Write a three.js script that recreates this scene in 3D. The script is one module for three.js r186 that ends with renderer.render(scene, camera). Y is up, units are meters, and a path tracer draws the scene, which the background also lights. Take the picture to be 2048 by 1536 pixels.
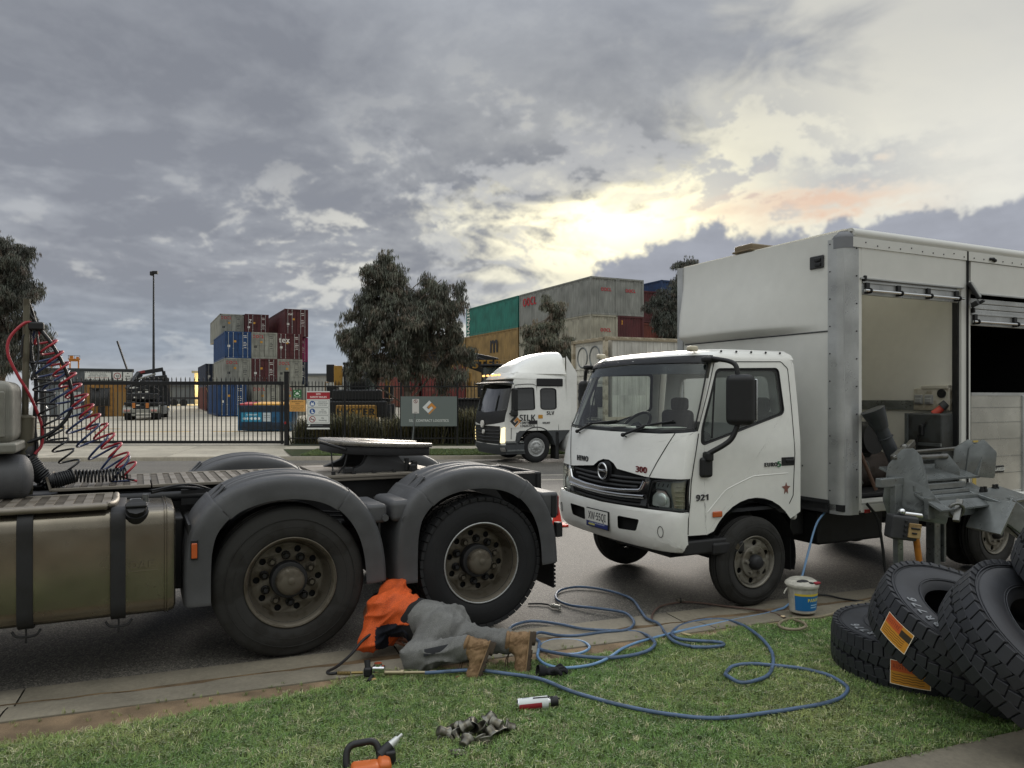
import * as THREE from 'three';
import { mergeGeometries, mergeVertices, toCreasedNormals } from 'three/addons/utils/BufferGeometryUtils.js';
import { RoundedBoxGeometry } from 'three/addons/geometries/RoundedBoxGeometry.js';
import { TextGeometry } from 'three/addons/geometries/TextGeometry.js';
import { FontLoader } from 'three/addons/loaders/FontLoader.js';
import { TessellateModifier } from 'three/addons/modifiers/TessellateModifier.js';
import { MarchingCubes } from 'three/addons/objects/MarchingCubes.js';

// ---------------------------------------------------------------- camera, sky, sun, exposure
const scene = new THREE.Scene();
const camera = new THREE.PerspectiveCamera(53.13, 4 / 3, 0.1, 3000);
camera.position.set(0, 1.8, 0);
camera.lookAt(0, 1.8, -10);
camera.setViewOffset(2048, 1536, 0, -27, 2048, 1536);
const renderer = new THREE.WebGLRenderer({ antialias: true });
renderer.toneMapping = THREE.LinearToneMapping;
renderer.toneMappingExposure = 1.92;
renderer.shadowMap.enabled = true;

const { sin, cos, abs, min, max, PI, floor, sqrt, exp, atan2, asin, hypot, round } = Math;
const clamp = (x, a = 0, b = 1) => min(b, max(a, x));
const mix = (a, b, t) => a + (b - a) * t;
const sstep = (a, b, x) => { const t = clamp((x - a) / (b - a)); return t * t * (3 - 2 * t); };
function rng(seed) { let s = seed >>> 0; return () => { s = (s + 0x6d2b79f5) | 0; let t = Math.imul(s ^ (s >>> 15), 1 | s); t = (t + Math.imul(t ^ (t >>> 7), 61 | t)) ^ t; return ((t ^ (t >>> 14)) >>> 0) / 4294967296; }; }
const hash2 = (x, y) => { let h = (Math.imul(x, 374761393) + Math.imul(y, 668265263)) | 0; h = Math.imul(h ^ (h >>> 13), 1274126177); return ((h ^ (h >>> 16)) >>> 0) / 4294967296; };
function vnoise(x, y, per = 0) {
  const ix = floor(x), iy = floor(y), fx = x - ix, fy = y - iy, u = fx * fx * (3 - 2 * fx), v = fy * fy * (3 - 2 * fy);
  const w = (a) => (per ? ((a % per) + per) % per : a);
  const a = hash2(w(ix), w(iy)), b = hash2(w(ix + 1), w(iy)), c = hash2(w(ix), w(iy + 1)), d = hash2(w(ix + 1), w(iy + 1));
  return mix(mix(a, b, u), mix(c, d, u), v);
}
function fbm(x, y, oct = 5, per = 0, gain = 0.5) { let s = 0, a = 1, t = 0; for (let i = 0; i < oct; i++) { s += a * vnoise(x + i * 17.3 * (per ? 0 : 1), y + i * 9.1 * (per ? 0 : 1), per); t += a; a *= gain; x *= 2; y *= 2; if (per) per *= 2; } return s / t; }

// overcast evening sky, thinner cloud and the low sun to the right of the middle
{
  const W = 4096, H = 2048, data = new Float32Array(W * H * 4);
  const lin = (r, g, b) => [r, g, b].map((c) => Math.pow(c / 255, 2.2) / 1.75);
  const grey = lin(162, 166, 173), deep = lin(131, 135, 144), blue = lin(150, 163, 177), veil = lin(228, 227, 220), gold = lin(255, 248, 214), bank = lin(162, 166, 176), salmon = lin(222, 190, 168), pale = lin(212, 211, 208), fillWide = lin(188, 189, 186);
  const D = PI / 180;
  for (let row = 0; row < H; row++) {
    const el = ((row + 0.5) / H - 0.5) * PI, y = sin(el);
    for (let col = 0; col < W; col++) {
      const o = (row * W + col) * 4;
      data[o + 3] = 1;
      if (el < -0.03) { data[o] = 0.06; data[o + 1] = 0.06; data[o + 2] = 0.055; continue; }
      const ph = ((col + 0.5) / W - 0.5) * 2 * PI, dx = cos(ph) * cos(el), dz = sin(ph) * cos(el);
      const az = atan2(dx, -dz) / D, e = el / D;                      // degrees right of the view axis, degrees up
      const k = 1 / (max(y, 0) + 0.13), px = dx * k * 2.2, pz = dz * k * 2.2;
      const wx = fbm(px * 0.8 + 3, pz * 0.8, 3) - 0.5, wz = fbm(px * 0.8 + 40, pz * 0.8 + 7, 3) - 0.5;
      const big = fbm(px * 0.55 + wx * 0.8 + 11, pz * 0.55 + wz * 0.8 + 5, 5);
      const fine = fbm(px * 2.9 + wx * 1.7 + 7, pz * 2.9 + wz * 1.7 + 31, 7, 0, 0.6);
      const mott = fbm(az * 0.34 + wx * 1.3 + 5, e * 0.62 + wz * 1.3 + 3, 8, 0, 0.66);
      const puff = fbm(az * 0.13 + wx * 2.5, e * 0.26 + wz * 2.5 + 20, 7, 0, 0.55);
      // how thin the cloud is: thin to the right, thick to the left and overhead
      const edge = 12 + (e - 12) * 0.55 + (puff - 0.5) * 26 + (big - 0.5) * 16;
      let thin = sstep(-6, 6, az - edge + 5 + 6 * sstep(24, 12, e) + (mott - 0.5) * 26 * sstep(27, 12, e)) * sstep(70, 34, az) * sstep(60, 30, e);
      const band = exp(-(((e - 11.5 - 0.12 * az) / 5.5) ** 2)) * exp(-(((az + 8) / 24) ** 2));
      const breaks = sstep(0.535, 0.66, mott * 0.72 + fine * 0.28 + band * 0.03) * clamp(band * 1.0 + exp(-(((az - 3) / 11) ** 2) - (((e - 14) / 7) ** 2)) * 0.9);
      const shade = clamp((fine - 0.5) * 1.0 + (big - 0.5) * 1.0 + (mott - 0.5) * 0.5, -0.5, 0.5);
      const c = [0, 0, 0];
      const low = sstep(9, 2.5, e), hor = sstep(3.4, 0.3, e);
      const glow = exp(-(((az - 7.5) / 7) ** 2) - (((e - 12.6) / 2.8) ** 2)), halo = exp(-(((az - 8) / 17) ** 2) - (((e - 13) / 9) ** 2));
      const puffs = sstep(0.475, 0.565, puff * 0.35 + mott * 0.65) * sstep(-14, -2, az) * sstep(27, 17, az) * sstep(24, 17, e) * sstep(5, 9, e);
      // bank of low cloud on the right, with a salmon cloud above it
      const top = 11.5 + 0.6 * sstep(10, 34, az) - 8.5 * sstep(13, -3, az) + (fbm(az * 0.34 + 3, e * 0.3, 8, 0, 0.62) - 0.5) * 5.2, inBank = sstep(top + 0.45, top - 0.45, e + (mott - 0.5) * 1.6) * sstep(-6, 4, az + (fine - 0.5) * 8) * sstep(85, 50, az);
      const sal = exp(-(((az - 22.5) / 4.6) ** 2) - (((e - 13.4 - (mott - 0.5) * 5) / 1.0) ** 2)) + 0.5 * exp(-(((az - 15) / 4) ** 2) - (((e - 13.4 - (fine - 0.5) * 3) / 0.8) ** 2));
      const up = sstep(17, 62, e), zen = (1 + 2.5 * up) * (1 - 0.24 * sstep(14, 27, e) * sstep(55, 40, e) * sstep(75, 45, abs(az))), wide = sstep(48, 95, abs(az));  // overhead and behind raised to light the foreground, upper view dimmed back
      for (let i = 0; i < 3; i++) {
        let v = mix(deep[i], grey[i], clamp(0.5 + shade * mix(1.5, 1.0, sstep(14, 24, e)) - 0.25 * sstep(-5, -30, az) * sstep(10, 16, e)));
        v = mix(v, blue[i] * (0.92 + shade * 0.3), low * 0.55);
        v = mix(v, pale[i], hor * 0.45 * sstep(20, -10, az));
        v += halo * [0.07, 0.06, 0.03][i] * (0.6 + shade);
        let t = mix(veil[i], gold[i], clamp(halo * 0.9)) * (1 - 0.25 * sstep(14, 32, e) - 0.1 * shade);
        t += glow * [0.7, 0.6, 0.32][i];
        v = mix(v, t, clamp(max(thin * (0.82 + 0.3 * shade), breaks * mix(0.55, 0.9, sstep(-18, 4, az)))));
        v = mix(v, mix(grey[i], deep[i], 0.2) * (1.12 + halo * [0.35, 0.28, 0.15][i]), puffs * (1 - glow * 0.7) * 0.85);
        v = mix(v, mix(grey[i], deep[i], 0.1) * 1.1, exp(-(((az - 23.5) / 5) ** 2) - (((e - 15.2 - (mott - 0.5) * 6) / 1.0) ** 2)) * 0.7);
        v = mix(v, salmon[i] * 1.02, clamp(sal) * 0.85);
        v = mix(v, mix(bank[i] * (0.9 + shade * 0.25), blue[i], 0.25 * low), inBank);
        v = mix(v, fillWide[i] * (0.9 + shade * 0.5), wide * 0.85);
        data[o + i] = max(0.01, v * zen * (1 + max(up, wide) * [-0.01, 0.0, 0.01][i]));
      }
    }
  }
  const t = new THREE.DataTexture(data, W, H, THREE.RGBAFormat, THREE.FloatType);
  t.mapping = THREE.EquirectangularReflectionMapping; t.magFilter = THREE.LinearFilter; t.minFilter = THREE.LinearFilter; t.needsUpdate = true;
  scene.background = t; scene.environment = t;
}
const sun = new THREE.DirectionalLight(new THREE.Color(1, 0.92, 0.82), 1.5);
sun.position.set(0.112 * 100, 0.27 * 100, -0.97 * 100);
sun.target.position.set(0, 0, -8);
sun.castShadow = true; sun.shadow.radius = 60; sun.shadow.mapSize.set(2048, 2048);
Object.assign(sun.shadow.camera, { left: -60, right: 60, top: 60, bottom: -60, near: 1, far: 400 });
scene.add(sun, sun.target);

// ---------------------------------------------------------------- helpers
const FB = await new FontLoader().loadAsync('fonts/droid/droid_sans_bold.typeface.json');
const V2 = (x, y) => new THREE.Vector2(x, y), V3 = (x, y, z) => new THREE.Vector3(x, y, z);
const taken = new Map();
function numbered(name) { const n = taken.get(name) ?? 0; taken.set(name, n + 1); return n ? name + '_' + String(n).padStart(3, '0') : name; }
function tag(o, label, category, group, kind) { o.userData.label = label; if (category) o.userData.category = category; if (group) o.userData.group = group; if (kind) o.userData.kind = kind; return o; }
function thing(name, label, category, [x, y, z] = [0, 0, 0], turn = 0, group) { const g = new THREE.Group(); g.name = numbered(name); g.position.set(x, y, z); g.rotation.y = turn; scene.add(g); return tag(g, label, category, group); }
function copyOf(o, label, [x, y, z], turn) { const c = o.clone(); c.name = numbered(o.name.replace(/_\d{3}$/, '')); c.userData = { ...o.userData, label }; c.position.set(x, y, z); if (turn !== undefined) c.rotation.y = turn; scene.add(c); return c; }
// texture coordinates in metres, from the side a face looks to
function metres(g) {
  const p = g.attributes.position, n = g.attributes.normal, uv = new Float32Array(p.count * 2);
  for (let i = 0; i < p.count; i++) {
    const ax = abs(n.getX(i)), ay = abs(n.getY(i)), az = abs(n.getZ(i));
    const [a, b] = ay >= ax && ay >= az ? [p.getX(i), p.getZ(i)] : ax >= az ? [p.getZ(i), p.getY(i)] : [p.getX(i), p.getY(i)];
    uv[2 * i] = a; uv[2 * i + 1] = b;
  }
  g.setAttribute('uv', new THREE.BufferAttribute(uv, 2));
  return g;
}
function flat(gs) {
  const list = (Array.isArray(gs) ? gs : [gs]).flat(9).filter(Boolean).map((g) => { const q = g.index ? g.toNonIndexed() : g; for (const k of Object.keys(q.attributes)) if (!['position', 'normal', 'uv'].includes(k)) q.deleteAttribute(k); if (!q.attributes.uv) q.setAttribute('uv', new THREE.BufferAttribute(new Float32Array(q.attributes.position.count * 2), 2)); q.morphAttributes = {}; return q; });
  return list.length === 1 ? list[0] : mergeGeometries(list);
}
function mesh(name, gs, mat, parent = scene, keepUv = false) {
  const g = flat(gs);
  if (!keepUv) metres(g);
  const m = new THREE.Mesh(g, mat); m.name = parent === scene ? numbered(name) : name; parent.add(m); return m;
}
function structure(name, gs, mat, keepUv) { const m = mesh(name, gs, mat, scene, keepUv); m.userData.kind = 'structure'; return m; }
const put = (g, x = 0, y = 0, z = 0, rx = 0, ry = 0, rz = 0) => { if (rx || ry || rz) g.applyMatrix4(new THREE.Matrix4().makeRotationFromEuler(new THREE.Euler(rx, ry, rz))); g.translate(x, y, z); return g; };
const bx = (w, h, d, x, y, z, rx, ry, rz) => put(new THREE.BoxGeometry(w, h, d), x, y, z, rx, ry, rz);
const rb = (w, h, d, r, x, y, z, rx, ry, rz) => put(new RoundedBoxGeometry(w, h, d, 2, min(r, w / 2.01, h / 2.01, d / 2.01)), x, y, z, rx, ry, rz);
const cy = (r1, r2, h, x, y, z, axis = 'y', seg = 20) => put(new THREE.CylinderGeometry(r1, r2, h, seg), x, y, z, axis === 'z' ? PI / 2 : 0, 0, axis === 'x' ? -PI / 2 : 0);
const sp = (r, x, y, z, sx = 1, sy = 1, sz = 1, seg = 16) => { const g = new THREE.SphereGeometry(r, seg, max(6, seg >> 1)); g.scale(sx, sy, sz); return put(g, x, y, z); };
const to = (x, y, r = 0.01, R = 0.1, z = 0, seg = 32, arc = PI * 2) => put(new THREE.TorusGeometry(R, r, 8, seg, arc), x, y, z);
function rod(a, b, r, seg = 10, r2 = r) { const A = V3(...a), B = V3(...b), d = B.clone().sub(A), g = new THREE.CylinderGeometry(r2, r, d.length(), seg); g.applyQuaternion(new THREE.Quaternion().setFromUnitVectors(V3(0, 1, 0), d.normalize())); g.translate((A.x + B.x) / 2, (A.y + B.y) / 2, (A.z + B.z) / 2); return g; }
function beam(a, b, w, h, up = [0, 1, 0]) { const A = V3(...a), B = V3(...b), d = B.clone().sub(A), L = d.length(); d.normalize(); const s = V3().crossVectors(V3(...up), d).normalize(), u = V3().crossVectors(d, s); const g = new RoundedBoxGeometry(w, h, L, 1, min(w, h) * 0.08); g.applyMatrix4(new THREE.Matrix4().makeBasis(s, u, d)); g.translate((A.x + B.x) / 2, (A.y + B.y) / 2, (A.z + B.z) / 2); return g; }
const curve = (pts, closed = false, t = 0.5) => new THREE.CatmullRomCurve3(pts.map((p) => V3(...p)), closed, 'catmullrom', t);
const hose = (pts, r, seg = 120, rad = 8, closed = false) => new THREE.TubeGeometry(curve(pts, closed), seg, r, rad, closed);
function lathe(pts, seg = 40, axis = 'y') { const g = new THREE.LatheGeometry(pts.map((p) => V2(p[0], p[1])), seg); if (axis === 'z') g.rotateX(PI / 2); if (axis === 'x') g.rotateZ(-PI / 2); return g; }
const poly = (pts) => new THREE.Shape(pts.map((p) => V2(p[0], p[1])));
function rounded(pts, r) {                       // corner-rounded closed outline
  const out = [], n = pts.length;
  for (let i = 0; i < n; i++) {
    const p = pts[i], a = pts[(i + n - 1) % n], b = pts[(i + 1) % n], rr = p[2] ?? r;
    const la = hypot(a[0] - p[0], a[1] - p[1]), lb = hypot(b[0] - p[0], b[1] - p[1]), ra = min(rr, la * 0.48), rb_ = min(rr, lb * 0.48);
    if (rr <= 0) { out.push([p[0], p[1]]); continue; }
    const A = [p[0] + (a[0] - p[0]) * ra / la, p[1] + (a[1] - p[1]) * ra / la], B = [p[0] + (b[0] - p[0]) * rb_ / lb, p[1] + (b[1] - p[1]) * rb_ / lb];
    for (let k = 0; k <= 5; k++) { const t = k / 5; out.push([(1 - t) ** 2 * A[0] + 2 * t * (1 - t) * p[0] + t * t * B[0], (1 - t) ** 2 * A[1] + 2 * t * (1 - t) * p[1] + t * t * B[1]]); }
  }
  return out;
}
// plate in the x-y plane, thickness along z from z0 to z0 + t
function plate(pts, t, z0 = 0, bev = 0, holes = []) {
  const s = poly(pts); for (const h of holes) s.holes.push(new THREE.Path(h.map((p) => V2(p[0], p[1]))));
  const g = new THREE.ExtrudeGeometry(s, { depth: t - 2 * bev, bevelEnabled: bev > 0, bevelThickness: bev, bevelSize: bev, bevelOffset: -bev, bevelSegments: 2, curveSegments: 12 });
  g.translate(0, 0, z0 + bev); return bev > 0 ? toCreasedNormals(g, 0.7) : g;
}
const ring = (r, n = 20, x = 0, y = 0) => Array.from({ length: n }, (_, i) => [x + r * cos(2 * PI * i / n), y + r * sin(2 * PI * i / n)]);
function text(str, size, depth, x, y, z, ry = 0, sx = 1, font = FB) { const g = new TextGeometry(str, { font, size, depth, curveSegments: 4, bevelEnabled: false }); g.computeBoundingBox(); const b = g.boundingBox; g.translate(-(b.min.x + b.max.x) / 2, -(b.min.y + b.max.y) / 2, 0); g.scale(sx, 1, 1); return put(g, x, y, z, 0, ry, 0); }
// grid surface fn(u, v) -> [x, y, z]; with a thickness both faces and the rim are built
function sheet(fn, nu, nv, th = 0) {
  const P = [], idx = [];
  for (let j = 0; j <= nv; j++) for (let i = 0; i <= nu; i++) P.push(V3(...fn(i / nu, j / nv)));
  const w = nu + 1, N = P.map((p, k) => { const i = k % w, j = floor(k / w), a = P[j * w + min(nu, i + 1)].clone().sub(P[j * w + max(0, i - 1)]), b = P[min(nv, j + 1) * w + i].clone().sub(P[max(0, j - 1) * w + i]); return a.cross(b).normalize(); });
  const pos = P.flatMap((p) => [p.x, p.y, p.z]);
  const q = (a, b, c, d) => idx.push(a, b, c, a, c, d);
  for (let j = 0; j < nv; j++) for (let i = 0; i < nu; i++) q(j * w + i, j * w + i + 1, (j + 1) * w + i + 1, (j + 1) * w + i);
  if (th) {
    const o = P.length; P.forEach((p, k) => pos.push(p.x - N[k].x * th, p.y - N[k].y * th, p.z - N[k].z * th));
    for (let j = 0; j < nv; j++) for (let i = 0; i < nu; i++) q(o + j * w + i, o + (j + 1) * w + i, o + (j + 1) * w + i + 1, o + j * w + i + 1);
    for (let i = 0; i < nu; i++) { q(i, o + i, o + i + 1, i + 1); const k = nv * w + i; q(k, k + 1, o + k + 1, o + k); }
    for (let j = 0; j < nv; j++) { const k = j * w; q(k, k + w, o + k + w, o + k); const l = k + nu; q(l, o + l, o + l + w, l + w); }
  }
  const g = new THREE.BufferGeometry(); g.setAttribute('position', new THREE.Float32BufferAttribute(pos, 3)); g.setIndex(idx); g.computeVertexNormals(); return g;
}
const lerpTab = (tab, x) => { let i = 0; while (i < tab.length - 2 && x > tab[i + 1][0]) i++; const a = tab[i], b = tab[i + 1], t = clamp((x - a[0]) / (b[0] - a[0])); return a.slice(1).map((v, k) => mix(v, b[k + 1], t)); };
function splineTab(tab, x) { let i = 0; while (i < tab.length - 2 && x > tab[i + 1][0]) i++; const p0 = tab[max(0, i - 1)], p1 = tab[i], p2 = tab[i + 1], p3 = tab[min(tab.length - 1, i + 2)], h = p2[0] - p1[0], t = clamp((x - p1[0]) / h); return p1.slice(1).map((v, k) => { const y1 = v, y2 = p2[k + 1], m1 = i ? (y2 - p0[k + 1]) / (p2[0] - p0[0]) * h : y2 - y1, m2 = i < tab.length - 2 ? (p3[k + 1] - y1) / (p3[0] - p1[0]) * h : y2 - y1; const a = t * t * t, b = t * t; return (2 * a - 3 * b + 1) * y1 + (a - 2 * b + t) * m1 + (-2 * a + 3 * b) * y2 + (a - b) * m2; }); }

// ---------------------------------------------------------------- textures and materials
function dataTex(n, fn, srgb = true) {
  const d = new Uint8Array(n * n * 4);
  for (let y = 0; y < n; y++) for (let x = 0; x < n; x++) { const c = fn(x / n, y / n, x, y), o = (y * n + x) * 4; for (let i = 0; i < 3; i++) d[o + i] = clamp(c[i] ?? c[0]) * 255; d[o + 3] = 255; }
  const t = new THREE.DataTexture(d, n, n); t.wrapS = t.wrapT = THREE.RepeatWrapping; t.magFilter = t.minFilter = THREE.LinearFilter; if (srgb) t.colorSpace = THREE.SRGBColorSpace; t.needsUpdate = true; return t;
}
const rep = (t, sx, sy = sx) => { const c = t.clone(); c.repeat.set(1 / sx, 1 / sy); c.needsUpdate = true; return c; };
const g1 = (v) => [v, v, v];
const T = {
  dust: dataTex(512, (u, v) => { const a = fbm(u * 6, v * 6, 6, 6), b = hash2(floor(u * 512), floor(v * 512)); return g1(0.80 + 0.24 * (a - 0.3) * 1.2 + 0.05 * (b - 0.5)); }),
  paint: dataTex(512, (u, v) => { const a = fbm(u * 4, v * 4, 6, 4), b = fbm(u * 24, v * 24, 3, 24), w = 0.945 + 0.06 * (a - 0.5) + 0.03 * (b - 0.5); return [w, w * 0.997, w * 0.985]; }),
  grime: dataTex(512, (u, v) => { const a = fbm(u * 5, v * 5, 6, 5), b = fbm(u * 40, v * 40, 3, 40), m = sstep(0.42, 0.66, a), k = 0.72 + 0.22 * b; return [mix(0.9, k * 0.86, m), mix(0.89, k * 0.825, m), mix(0.87, k * 0.765, m)]; }),
  streak: dataTex(512, (u, v) => { const a = fbm(u * 40, v * 2, 5, 0), b = fbm(u * 6, v * 3, 5), k = 0.82 + 0.2 * (a - 0.5) + 0.25 * (b - 0.5); return g1(k); }),
  asphalt: dataTex(1024, (u, v, x, y) => { const s = hash2(x >> 1, y >> 1), s2 = hash2((x + 1) >> 2, (y + 3) >> 2), s3 = vnoise(u * 300, v * 300, 300), a = fbm(u * 6, v * 6, 5, 6); let k = 0.41 + 0.12 * (a - 0.5); if (s > 0.6) k += 0.26 * (s - 0.6) / 0.4; if (s2 > 0.74) k += 0.13; if (s < 0.25) k -= 0.13; k += 0.2 * (s3 - 0.5); return [k * 1.0, k * 0.985, k * 0.955]; }),
  concrete: dataTex(512, (u, v, x, y) => { const a = fbm(u * 5, v * 5, 6, 5), b = hash2(x, y), c = fbm(u * 64, v * 64, 2, 64); const k = 0.80 + 0.22 * (a - 0.5) + 0.07 * (b - 0.5) + 0.1 * (c - 0.5); return [k, k * 0.985, k * 0.95]; }),
  soil: dataTex(512, (u, v, x, y) => { const a = fbm(u * 7, v * 7, 6, 7), b = hash2(x, y), k = 0.75 + 0.4 * (a - 0.5) + 0.22 * (b - 0.5); return [k, k * 0.96, k * 0.9]; }),
  lawn: dataTex(512, (u, v, x, y) => { const a = fbm(u * 8, v * 8, 6, 8), b = hash2(x, y), c = fbm(u * 60, v * 60, 2, 60), k = 0.36 + 0.5 * (c - 0.3) * 0.5 + 0.16 * (b - 0.5); const g = sstep(0.4, 0.62, a); return [k * mix(0.86, 1.12, g), k * mix(1.0, 1.0, g), k * mix(0.52, 0.68, g)]; }),
  cloth: dataTex(256, (u, v, x, y) => { const b = hash2(x, y), w = (x % 2) ^ (y % 2), a = fbm(u * 6, v * 6, 4, 6); return g1(0.74 + 0.3 * (b - 0.5) + 0.06 * w + 0.2 * (a - 0.5)); }),
  bump: dataTex(512, (u, v, x, y) => g1(0.6 * fbm(u * 60, v * 60, 3, 60) + 0.4 * hash2(x, y)), false),
  fold: dataTex(512, (u, v) => { const w = fbm(u * 4, v * 4, 3, 4), a = 1 - abs(2 * fbm(u * 5 + w * 0.0, v * 9, 4, 0) - 1), b = 1 - abs(2 * fbm(u * 11 + 3, v * 6 + w, 3, 0) - 1); return g1(0.6 * a * a + 0.4 * b * b); }, false),
  wave: dataTex(256, (u, v) => g1(fbm(u * 4, v * 4, 4, 4)), false),
  rough: dataTex(256, (u, v) => g1(0.55 + 0.45 * fbm(u * 6, v * 6, 5, 6)), false),
};
const col = (c) => (Array.isArray(c) ? new THREE.Color().setRGB(...c) : new THREE.Color(c));
function mat(name, color, roughness = 0.6, metalness = 0, o = {}) {
  const M = o.physical || o.clearcoat || o.transmission || o.sheen ? THREE.MeshPhysicalMaterial : THREE.MeshStandardMaterial;
  const { physical, ...rest } = o; const m = new M({ color: col(color), roughness, metalness, ...rest }); m.name = name; if (!('side' in rest)) m.side = THREE.DoubleSide; return m;
}
const M = {
  whitePaint: mat('white paint', '#f0f1ee', 0.34, 0, { map: rep(T.paint, 1.3), clearcoat: 0.6, clearcoatRoughness: 0.18 }),
  boxPanel: mat('white panel', '#d8d9d6', 0.5, 0, { map: rep(T.paint, 2.1), clearcoat: 0.15, clearcoatRoughness: 0.4 }),
  cream: mat('cream lining', '#e4e3dc', 0.7, 0, { map: rep(T.paint, 1.7) }),
  alu: mat('aluminium', '#c6c8c7', 0.42, 0.4, { map: rep(T.dust, 1.4), roughnessMap: rep(T.rough, 0.7) }),
  steel: mat('worn steel', '#7f8283', 0.45, 0.7, { map: rep(T.grime, 0.6), roughnessMap: rep(T.rough, 0.5) }),
  galv: mat('galvanised steel', '#8f9494', 0.42, 0.55, { map: rep(T.dust, 0.45), roughnessMap: rep(T.rough, 0.3) }),
  chrome: mat('chrome', '#d5d7d8', 0.12, 1),
  black: mat('black plastic', '#17181a', 0.55, 0, { map: rep(T.dust, 0.5) }),
  trim: mat('grey black plastic', '#3a3b3d', 0.62, 0, { map: rep(T.dust, 0.7), bumpMap: rep(T.bump, 0.25), bumpScale: 0.0006 }),
  fender: mat('dusty grey plastic', '#57585a', 0.55, 0, { map: rep(T.dust, 0.9), bumpMap: rep(T.bump, 0.2), bumpScale: 0.0005 }),
  frame: mat('dark chassis paint', '#26272a', 0.6, 0.1, { map: rep(T.grime, 0.8) }),
  rubber: mat('tyre rubber', '#1d1e20', 0.82, 0, { map: rep(T.dust, 0.6), bumpMap: rep(T.bump, 0.15), bumpScale: 0.0008 }),
  rubberDusty: mat('dusty tyre rubber', '#2f2f2e', 0.88, 0, { map: rep(T.grime, 0.5), bumpMap: rep(T.bump, 0.15), bumpScale: 0.0008 }),
  rubberNew: mat('new tyre rubber', '#2f3136', 0.52, 0, { map: rep(T.dust, 0.7) }),
  rim: mat('dusty wheel steel', '#6a655b', 0.55, 0.4, { map: rep(T.grime, 0.35) }),
  rimSilver: mat('silver wheel paint', '#8d8b84', 0.5, 0.5, { map: rep(T.grime, 0.3) }),
  tank: mat('dusty aluminium tank', '#9b9384', 0.34, 0.85, { map: rep(T.dust, 1.3), roughnessMap: rep(T.rough, 0.9) }),
  tread: mat('tread plate', '#97928a', 0.5, 0.6, { map: rep(T.grime, 0.4) }),
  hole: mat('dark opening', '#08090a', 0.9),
  glass: mat('glass', '#e9efec', 0.04, 0, { transmission: 1, thickness: 0, ior: 1.5, specularIntensity: 1 }),
  tint: mat('tinted glass', '#a3aca8', 0.05, 0, { transmission: 0.9, thickness: 0, ior: 1.5 }),
  darkGlass: mat('dark glass', '#0b0d0f', 0.06, 0, { clearcoat: 1, clearcoatRoughness: 0.03 }),
  amber: mat('amber lens', '#b4521c', 0.25, 0, { clearcoat: 0.6 }),
  red: mat('red lens', '#8c1618', 0.25, 0, { clearcoat: 0.6 }),
  concrete: mat('concrete', '#a39d90', 0.9, 0, { map: rep(T.concrete, 1.6), bumpMap: rep(T.bump, 0.6), bumpScale: 0.0012 }),
};
// printed sheet: a canvas drawn by fn(ctx, w, h), put on a thin board of size W x H (face to +z)
function printed(W, H, px, fn, rough = 0.5) { const w = round(px * W / max(W, H)), h = round(px * H / max(W, H)), c = document.createElement('canvas'); c.width = w; c.height = h; const x = c.getContext('2d'); fn(x, w, h); const t = new THREE.CanvasTexture(c); t.colorSpace = THREE.SRGBColorSpace; return mat('printed sheet', '#ffffff', rough, 0, { map: t }); }
function board(name, W, H, px, fn, parent, x, y, z, ry = 0, rx = 0) { const g = new THREE.PlaneGeometry(W, H); put(g, x, y, z, rx, ry, 0); return mesh(name, g, printed(W, H, px, fn), parent, true); }
const A = 26 * PI / 180;                          // the street and the yard run 26 degrees off the picture plane

// ---------------------------------------------------------------- ground, road, kerbs, verge
const KB = 21.2 * PI / 180, kx = (s, w) => s * cos(KB) + w * sin(KB), kd = (s, w) => 5.912 + s * sin(KB) - w * cos(KB);   // s along the near kerb, w from the gutter edge towards the verge
const K = (s, w, y) => [kx(s, w), y, -kd(s, w)];
const ROAD = [[0, 0], [7, 0], [12, -0.05], [25, -0.32], [28, -0.4], [400, -0.45]], YARD = [[20, -0.26], [27, -0.24], [31, -0.14], [45, -0.05], [80, 0.13], [110, 0.7], [170, 1.0], [400, 1.2]];
const hRoad = (d) => lerpTab(ROAD, d)[0], hYard = (d) => lerpTab(YARD, d)[0];
structure('ground', put(new THREE.PlaneGeometry(4000, 4000), 0, -0.75, -600, -PI / 2), mat('far ground', '#5d5c4c', 0.95, 0, { map: rep(T.soil, 7) }));
const asphalt = mat('asphalt', '#b7b3aa', 0.68, 0, { map: rep(T.asphalt, 2.9), bumpMap: rep(T.asphalt, 2.9), bumpScale: 0.005 });
structure('road', sheet((u, v) => { const s = -80 + 200 * u, w = -75 * (1 - v) ** 2 + 0.02; return [kx(s, w), hRoad(max(0, kd(s, w))), -kd(s, w)]; }, 60, 80), asphalt);
// painted lines
const linePaint = mat('road line paint', '#d3d0c4', 0.7, 0, { map: rep(T.grime, 0.9) });
for (const [x, d, deg, w, l0, l1] of [[0.9, 11.35, 23, 0.1, -9, 26], [0.6, 18.4, 12, 0.13, -24, 28], [0.6, 19.9, 5, 0.13, -24, 28]]) {
  const t = deg * PI / 180;
  structure('road_marking', sheet((u, v) => { const s = mix(l0, l1, u), X = x + s * cos(t) - (v - 0.5) * w * sin(t), dd = d + s * sin(t) + (v - 0.5) * w * cos(t); return [X, hRoad(dd) + 0.006, -dd]; }, 40, 1), linePaint);
}
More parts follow.
